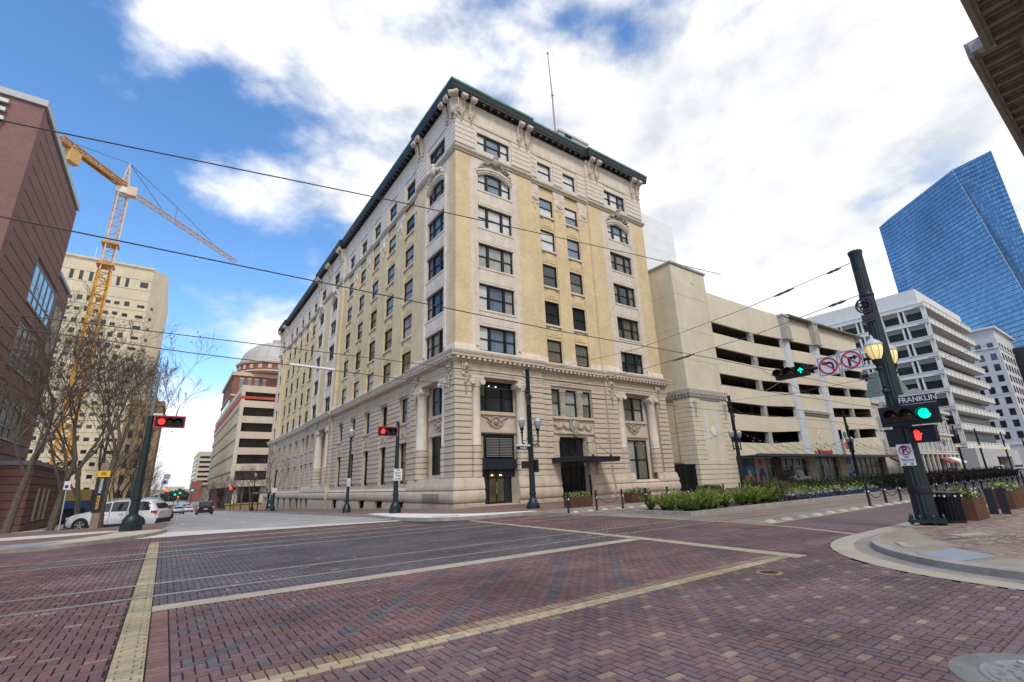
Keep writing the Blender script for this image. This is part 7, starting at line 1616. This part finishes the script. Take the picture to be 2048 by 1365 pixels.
for k in range(20):
    o = b0 if k == 0 else copy_tree(b0); o.location = (26.62+k*2.05, 9.15, 0); o['group'] = GB
    o['label'] = '%s chained bollard counting right along the near track' % words[k]
    if k < 19:
        c = tag(link('chain', cme), 'hanging chain right of the %s bollard by the near track' % words[k], 'chain', 'chains between the near track bollards'); c.location = (26.62+k*2.05, 9.15, 0)
GB2 = 'bollards along the far track'
for k in range(20):
    o = copy_tree(b0); o.location = (17.5+k*2.1, 19.72, 0); o['group'] = GB2; o['label'] = '%s bollard from the MAIN pole along the far track' % words[k]
    c = tag(link('chain', cme), 'hanging chain right of the %s far track bollard' % words[k], 'chain', 'chains between the far track bollards'); c.location = (17.5+k*2.1, 19.72, 0)
d0 = MB(); d0.sm = True; d0.lathe([(.21, 0), (.2, .03), (.15, .07), (.08, .09), (0, .095)], (0, 0, 0), 16); dme = d0.mesh('dome_marker', M('dome_concrete', (.48, .43, .37), .8, .2, 5, fine=.1))
nth = lambda k: words[k] if k < 20 else 'late'
for k in range(20):
    o = link('dome_marker', dme); o.location = (17.45+k*1.2, 9.12 if k < 7 else 9.0, .0); tag(o, ('%s low concrete dome from the left beside the near track' % words[k]) if k < 20 else 'one of the far low concrete domes by the near track bollards', 'dome marker', 'concrete domes beside the near track')
for k in range(6):
    o = link('dome_marker', dme); o.location = (17.95+k*1.1, 19.72, .0); tag(o, '%s low concrete dome between the far track bollards' % words[k], 'dome marker', 'concrete domes beside the far track')
sheet('tan_strip', [(17.0, 8.85), (120, 8.85), (120, 9.35), (17.0, 9.35)], -.004, M('tan_strip', (.36, .28, .18), .85, .2, 2, fine=.12))
sheet('platform_edge', [(17.3, 19.4), (95, 19.4), (95, 20.1), (17.3, 20.1)], -.004, MATS['tan_strip'])
sheet('track_slab', [(17.3, 10.95), (200, 10.95), (200, 12.2), (17.3, 12.2)], -.005, M('track_slab', (.24, .165, .14), .85, .2, 1, fine=.12))
# ================================================================ PLANTING
def blades(mb, c, n, h, sp, w, rr, droop=.5, mi=(0,)):
    for _ in range(n):
        a = rr.uniform(0, 2*PI); L_ = h*rr.uniform(.6, 1.1); lean = rr.uniform(.05, 1)*sp; d = Vector((math.cos(a), math.sin(a), 0)); s = Vector((-d.y, d.x, 0))*w*.5
        p0 = Vector(c)+d*rr.uniform(0, .12); p1 = p0+d*lean*.5*L_+Vector((0, 0, L_*.75)); p2 = p0+d*lean*L_*1.1+Vector((0, 0, L_*(1-droop*lean*rr.uniform(.5, 1.2)))); mb.mi = rr.choice(mi)
        mb.q(p0-s, p0+s, p1+s*.9, p1-s*.9); mb.q(p1-s*.9, p1+s*.9, p2+s*.15, p2-s*.15)
    mb.mi = 0
fernM = [M('foxtail_fern_light', (.175, .225, .03), .8, .3, 4), M('foxtail_fern', (.12, .19, .03), .8, .3, 4), M('foxtail_fern_dark', (.035, .07, .018), .85, .3, 4)]
def fern(label, x, y, z, s, seed):
    rr = random.Random(seed); o = thing('foxtail_fern', label, 'fern', (x, y, z), 'ferns at the end of the planting bed'); m1 = MB()
    for k in range(26):
        a = rr.uniform(0, 2*PI); ln = rr.uniform(.15, 1.0); L_ = s*rr.uniform(.6, 1.0); pts = []
        for j in range(6): t = j/5; pts.append(Vector((x+math.cos(a)*ln*L_*t, y+math.sin(a)*ln*L_*t, z+L_*(t*.95-.45*ln*t*t))))
        for j in range(1, 6):
            for q in range(9):
                p = pts[j-1].lerp(pts[j], q/9); r = .085*s*(1.15-j*.12); an = rr.uniform(0, 2*PI); d = Vector((math.cos(an), math.sin(an), rr.uniform(-.2, .6)))*r; e = (pts[j]-pts[j-1]).normalized()*.022
                m1.mi = 0 if j > 3 and rr.random() < .7 else rr.choice((0, 1, 1, 2)) if j > 1 else 2; m1.q(p-e, p+d*.6-e*.7, p+d+e*1.2, p+e)
    m1.mi = 0; part('fronds', m1, fernM, o); return o
bed = MB(); soil = MATS['soil']; ordw = words+['twenty-%s' % w for w in words[:9]]
BP = [(18.6, 13.1), (60, 13.1), (94, 13.1), (94, 16.45), (60, 16.45), (18.6, 16.45)]
mb = MB(); mb.box(18.6, 94, 13.1, 13.3, -.02, .17); mb.box(18.6, 94, 16.25, 16.45, -.02, .17); mb.box(18.6, 18.85, 13.3, 16.25, -.02, .17); mb.box(93.8, 94, 13.3, 16.25, -.02, .17); struct('bed_kerb', mb, kerbM)
mb = MB(); mb.box(18.85, 93.8, 13.3, 16.25, 0, .12); struct('planting_bed', mb, soil)
mb = MB(); mb.box(116, 190, 13.1, 16.4, 0, .15); struct('far_planting_bed', mb, kerbM)
k = 0; rr = random.Random(77)
for i, (x, y, s) in enumerate(sorted([(19.1, 13.5, .9), (19.0, 14.6, .9), (20.0, 13.5, .9), (20.6, 14.9, 1.0), (21.4, 13.5, .85), (22.2, 14.8, .95), (19.8, 15.8, .9), (23.9, 14.6, .9), (25.0, 13.6, .9), (25.9, 15.3, 1.0), (26.9, 14.2, .95), (27.5, 15.4, 1.0), (19.3, 13.8, .78), (19.5, 15.2, .8), (20.2, 14.2, .85), (20.9, 13.7, .8), (21.0, 15.4, .85), (21.7, 14.4, .85), (22.4, 13.8, .75), (24.3, 13.9, .8), (24.6, 15.2, .9), (25.4, 14.2, .95), (26.2, 13.8, .85), (26.6, 15, .95), (23.3, 15.6, .8)])):
    x += rr.uniform(-.25, .25); y += rr.uniform(-.2, .2); s *= rr.uniform(1.0, 1.5)
    fern('%s feathery yellow green fern from the left end of the bed' % ordw[i], x, y, .12, s, 40+i)
g1 = thing('grass_clump', 'tall arching ornamental grass clump in the planting bed', 'grass clump', (28.3, 14.1, .12)); m1 = MB(); blades(m1, (28.3, 14.1, .12), 900, 1.35, .9, .022, random.Random(5), .75, (0, 1, 2)); part('blades', m1, [M('grass_olive', (.11, .13, .035), .8, .2), M('grass_straw', (.22, .20, .08), .8, .2), M('grass_dark', (.04, .06, .02), .8, .2)], g1)
g2 = thing('grass_clump', 'smaller grass clump at the back of the bed near the pickup', 'grass clump', (34, 15.6, .12)); m1 = MB(); blades(m1, (34, 15.6, .12), 500, 1.0, .9, .025, random.Random(6), .75, (0, 1, 2)); part('blades', m1, [MATS['grass_olive'], MATS['grass_straw'], MATS['grass_dark']], g2)
def leafmass(name, label, cat, box, n, s, mats, seed, wts=None, kind='stuff', dome=True):
    rr = random.Random(seed); m1 = MB(); x0, x1, y0, y1, z0, z1 = box
    for _ in range(n):
        x, y = rr.uniform(x0, x1), rr.uniform(y0, y1); e = min(1, min(y-y0, y1-y)/max(.01, (y1-y0)*.35))*.35+.65; e *= 1+.12*math.sin(x*3.1)+.1*math.sin(x*7.7+y*5)
        z = z0+(z1-z0)*e*rr.random()**.5; d = Vector((rr.gauss(0, 1), rr.gauss(0, 1), rr.gauss(.4, 1))).normalized(); u = d.orthogonal().normalized()*s*rr.uniform(.6, 1.3); v = d.cross(u).normalized()*s*.5
        m1.mi = rr.choice(wts) if wts else rr.randrange(len(mats)); c = Vector((x, y, z)); m1.q(c-u, c-v, c+u, c+v)
    return tag(part(name, m1, mats), label, cat, kind=kind)
pan = [M('pansy_leaf', (.06, .10, .03), .8, .3), M('pansy_purple', (.045, .022, .14), .7, .2), M('pansy_white', (.55, .56, .58), .7, .1), M('pansy_yellow', (.45, .42, .03), .7, .2), M('lime_leaf', (.17, .24, .05), .8, .3)]
leafmass('purple_flowers', 'bed of low purple pansies along the kerb', 'flowers', (28.6, 44, 13.35, 14.0, .1, .36), 5200, .055, pan, 1, (0, 1, 1, 1, 1, 0))
leafmass('white_flowers', 'row of white and lime flowers behind the purple pansies', 'flowers', (28, 43, 13.9, 14.5, .15, .55), 3800, .06, pan, 2, (0, 2, 2, 4, 0))
leafmass('yellow_flowers', 'loose yellow green planting behind the white flowers', 'flowers', (27, 43, 14.4, 15.2, .2, .75), 4200, .075, pan, 3, (3, 4, 4, 0, 0))
hd = [M('hedge_dark', (.022, .034, .014), .9, .3), M('hedge_mid', (.045, .062, .02), .9, .3)]
h1 = thing('hedge', 'dark clipped hedge behind the flower bed', 'hedge', (46, 15.4, .12)); leafmass('leaves', None, None, (34, 62, 14.6, 16.2, .1, 1.12), 9000, .09, hd, 4).parent = h1; h1.children[0].location = -h1.location
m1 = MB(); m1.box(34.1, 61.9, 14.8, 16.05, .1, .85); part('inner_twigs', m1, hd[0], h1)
rdh = [M('hedge_russet', (.085, .045, .03), .9, .3), M('hedge_russet_dark', (.045, .028, .018), .9, .3)]
h2 = thing('hedge', 'russet brown hedge right of the dark green one', 'hedge', (76, 15, .12)); leafmass('leaves', None, None, (56, 93, 13.9, 16.2, .1, 1.25), 9000, .1, rdh, 5).parent = h2; h2.children[0].location = -h2.location
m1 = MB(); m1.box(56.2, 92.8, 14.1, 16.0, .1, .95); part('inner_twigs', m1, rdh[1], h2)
leafmass('far_planting', 'yellow green planting in the far bed behind the bollards', 'plants', (116, 190, 13.2, 16.3, .1, 1.2), 9000, .22, [pan[4], pan[0], fernM[1], hd[1]], 6)
# ---- corten planters
corten = M('corten_rust', (.10, .042, .024), .85, .3, 2.5, .3, streak=.3, dirt=(.4, .35, .3)); corten2 = M('corten_bright', (.115, .048, .027), .85, .3, 2.5, .3, streak=.4, dirt=(.4, .35, .3))
def planter(label, x0, x1, y0, y1, z, h, seed, fl=True, m=None):
    o = thing('rust_planter', label, 'planter', ((x0+x1)/2, (y0+y1)/2, z), 'rusted steel planters'); m1 = MB(); a = .04
    m1.box(x0, x1, y0, y0+a, z, z+h); m1.box(x0, x1, y1-a, y1, z, z+h); m1.box(x0, x0+a, y0+a, y1-a, z, z+h); m1.box(x1-a, x1, y0+a, y1-a, z, z+h); part('box', m1, m or corten, o); m1 = MB(); m1.box(x0+a, x1-a, y0+a, y1-a, z, z+h-.08); part('soil', m1, soil, o)
    rr = random.Random(seed); m1 = MB()
    for _ in range(int(900*(x1-x0)*(y1-y0))+300):
        c = Vector((rr.uniform(x0+.05, x1-.05), rr.uniform(y0+.05, y1-.05), z+h-.06+rr.random()**1.5*.32)); d = Vector((rr.gauss(0, 1), rr.gauss(0, 1), rr.gauss(.5, 1))).normalized(); u = d.orthogonal().normalized()*rr.uniform(.03, .07); v = d.cross(u).normalized()*.035; m1.mi = rr.choice((0, 4, 4, 0, 3, 2) if fl else (0, 0, 4)); m1.q(c-u, c-v, c+u, c+v)
    m1.mi = 0; blades(m1, ((x0+x1)/2, (y0+y1)/2, z+h-.1), 40, .5, .8, .03, rr, .4); part('plants', m1, pan, o, 'stuff'); return o
planter('rusted planter with yellow flowers by the stone building entrance', 19.15, 20.95, 21.4, 21.95, .13, .58, 1)
planter('rusted planter before the garage tower', 33.9, 36.7, 22.4, 23.2, .13, .5, 2, False)
planter('rusted planter in front of the building right corner', 24.5, 26.4, 21.4, 22.1, .13, .6, 3)
planter('rusted planter beside the black litter bin', 19.15, 20.45, 4.0, 4.75, .13, .60, 4, True, corten2)
planter('rusted planter right of the three dark slabs', 24.6, 26.6, 4.05, 4.75, .13, .62, 5, True, corten2)
planter('brownish red planter by the russet hedge', 70, 76, 21.5, 22.4, .13, .7, 6, False)
# ---- litter bin, slabs, box
t = thing('litter_bin', 'black slatted litter bin behind the near right pole', 'litter bin', (18.42, 4.42, .13)); m1 = MB(); m1.sm = True; m1.lathe([(.27, .05), (.29, .7)], (18.42, 4.42, .13), 20); part('liner', m1, darkM, t)
for k in range(22): a = 2*PI*k/22; m1 = MB(); m1.tube([(18.42+math.cos(a)*r, 4.42+math.sin(a)*r, .13+z) for r, z in ((.29, .03), (.30, .4), (.31, .66), (.35, .80))], .016, 4); part('slat', m1, blackM, t)
m1 = MB(); m1.sm = True; m1.lathe([(.32, .02), (.32, .07)], (18.42, 4.42, .13), 20); m1.lathe([(.35, .78), (.36, .80), (.35, .83), (.2, .86), (.2, .84), (.33, .80)], (18.42, 4.42, .13), 20, cap=False); part('hoop', m1, blackM, t)
m1 = MB(); m1.sm = True
for a in (2.6, 3.3, 4.0, 4.7): m1 = MB(); m1.ell((18.42+.345*math.cos(a), 4.42+.345*math.sin(a), .13+.72), .03, 6, 4); part('stud', m1, white, t)
for k in range(3):
    m1 = MB(); m1.obox((21.8+k*.2, 4.42-k*.25, .53), (.09, .21, .80), .1, 0, 0); tag(part('dark_slab', m1, M('slab_black', (.02, .02, .026), .5, .1)), ['leftmost of the three dark upright slabs on the footway', 'middle of the three dark upright slabs', 'rightmost of the three dark upright slabs before the planter'][k], 'slab', 'three dark upright slabs')
t = thing('street_box', 'small blue street box before the shop doors', 'street box', (69.5, 25, .13)); m1 = MB(); m1.box(69.3, 69.9, 24.8, 25.3, .4, 1.25); m1.sm = True; m1.lathe([(.3, 0), (.3, .5)], (0, 0, 0), 14, 0, PI, T=lambda p, q, d: (69.6+p, 24.8+d, 1.25+q)); part('body', m1, M('post_blue', (.02, .12, .26), .4), t); m1 = MB()
for a in (69.35, 69.85): m1.box(a-.04, a+.04, 24.85, 25.25, .13, .4)
part('leg', m1, M('post_blue', (.02, .12, .26)), t)
m1 = MB(); m1.sm = True; m1.lathe([(1.5, 2.1), (.9, 2.7), (.15, 3.1), (0, 3.15)], (99.5, 27.2, .1), 10); u_ = thing('cafe_umbrella', 'tan cafe umbrella by the wing of the ornate building', 'umbrella', (99.5, 27.2, .1)); part('canopy', m1, M('umbrella_tan', (.36, .28, .14), .8, .1), u_); m1 = MB(); m1.tube([(99.5, 27.2, .1), (99.5, 27.2, 3.1)], .04, 6); part('pole', m1, blackM, u_)
m1 = MB(); rr = random.Random(12)
for k in range(60):
    x, y = rr.uniform(-6, 14), rr.uniform(5, 20); m1.obox((x, y, .006), (rr.uniform(.01, .05), rr.uniform(.008, .03), .004), rr.uniform(0, 3))
tag(part('litter', m1, M('pale_litter', (.6, .58, .54), .8)), 'scattered pale specks of litter on the paving', 'litter', kind='stuff')
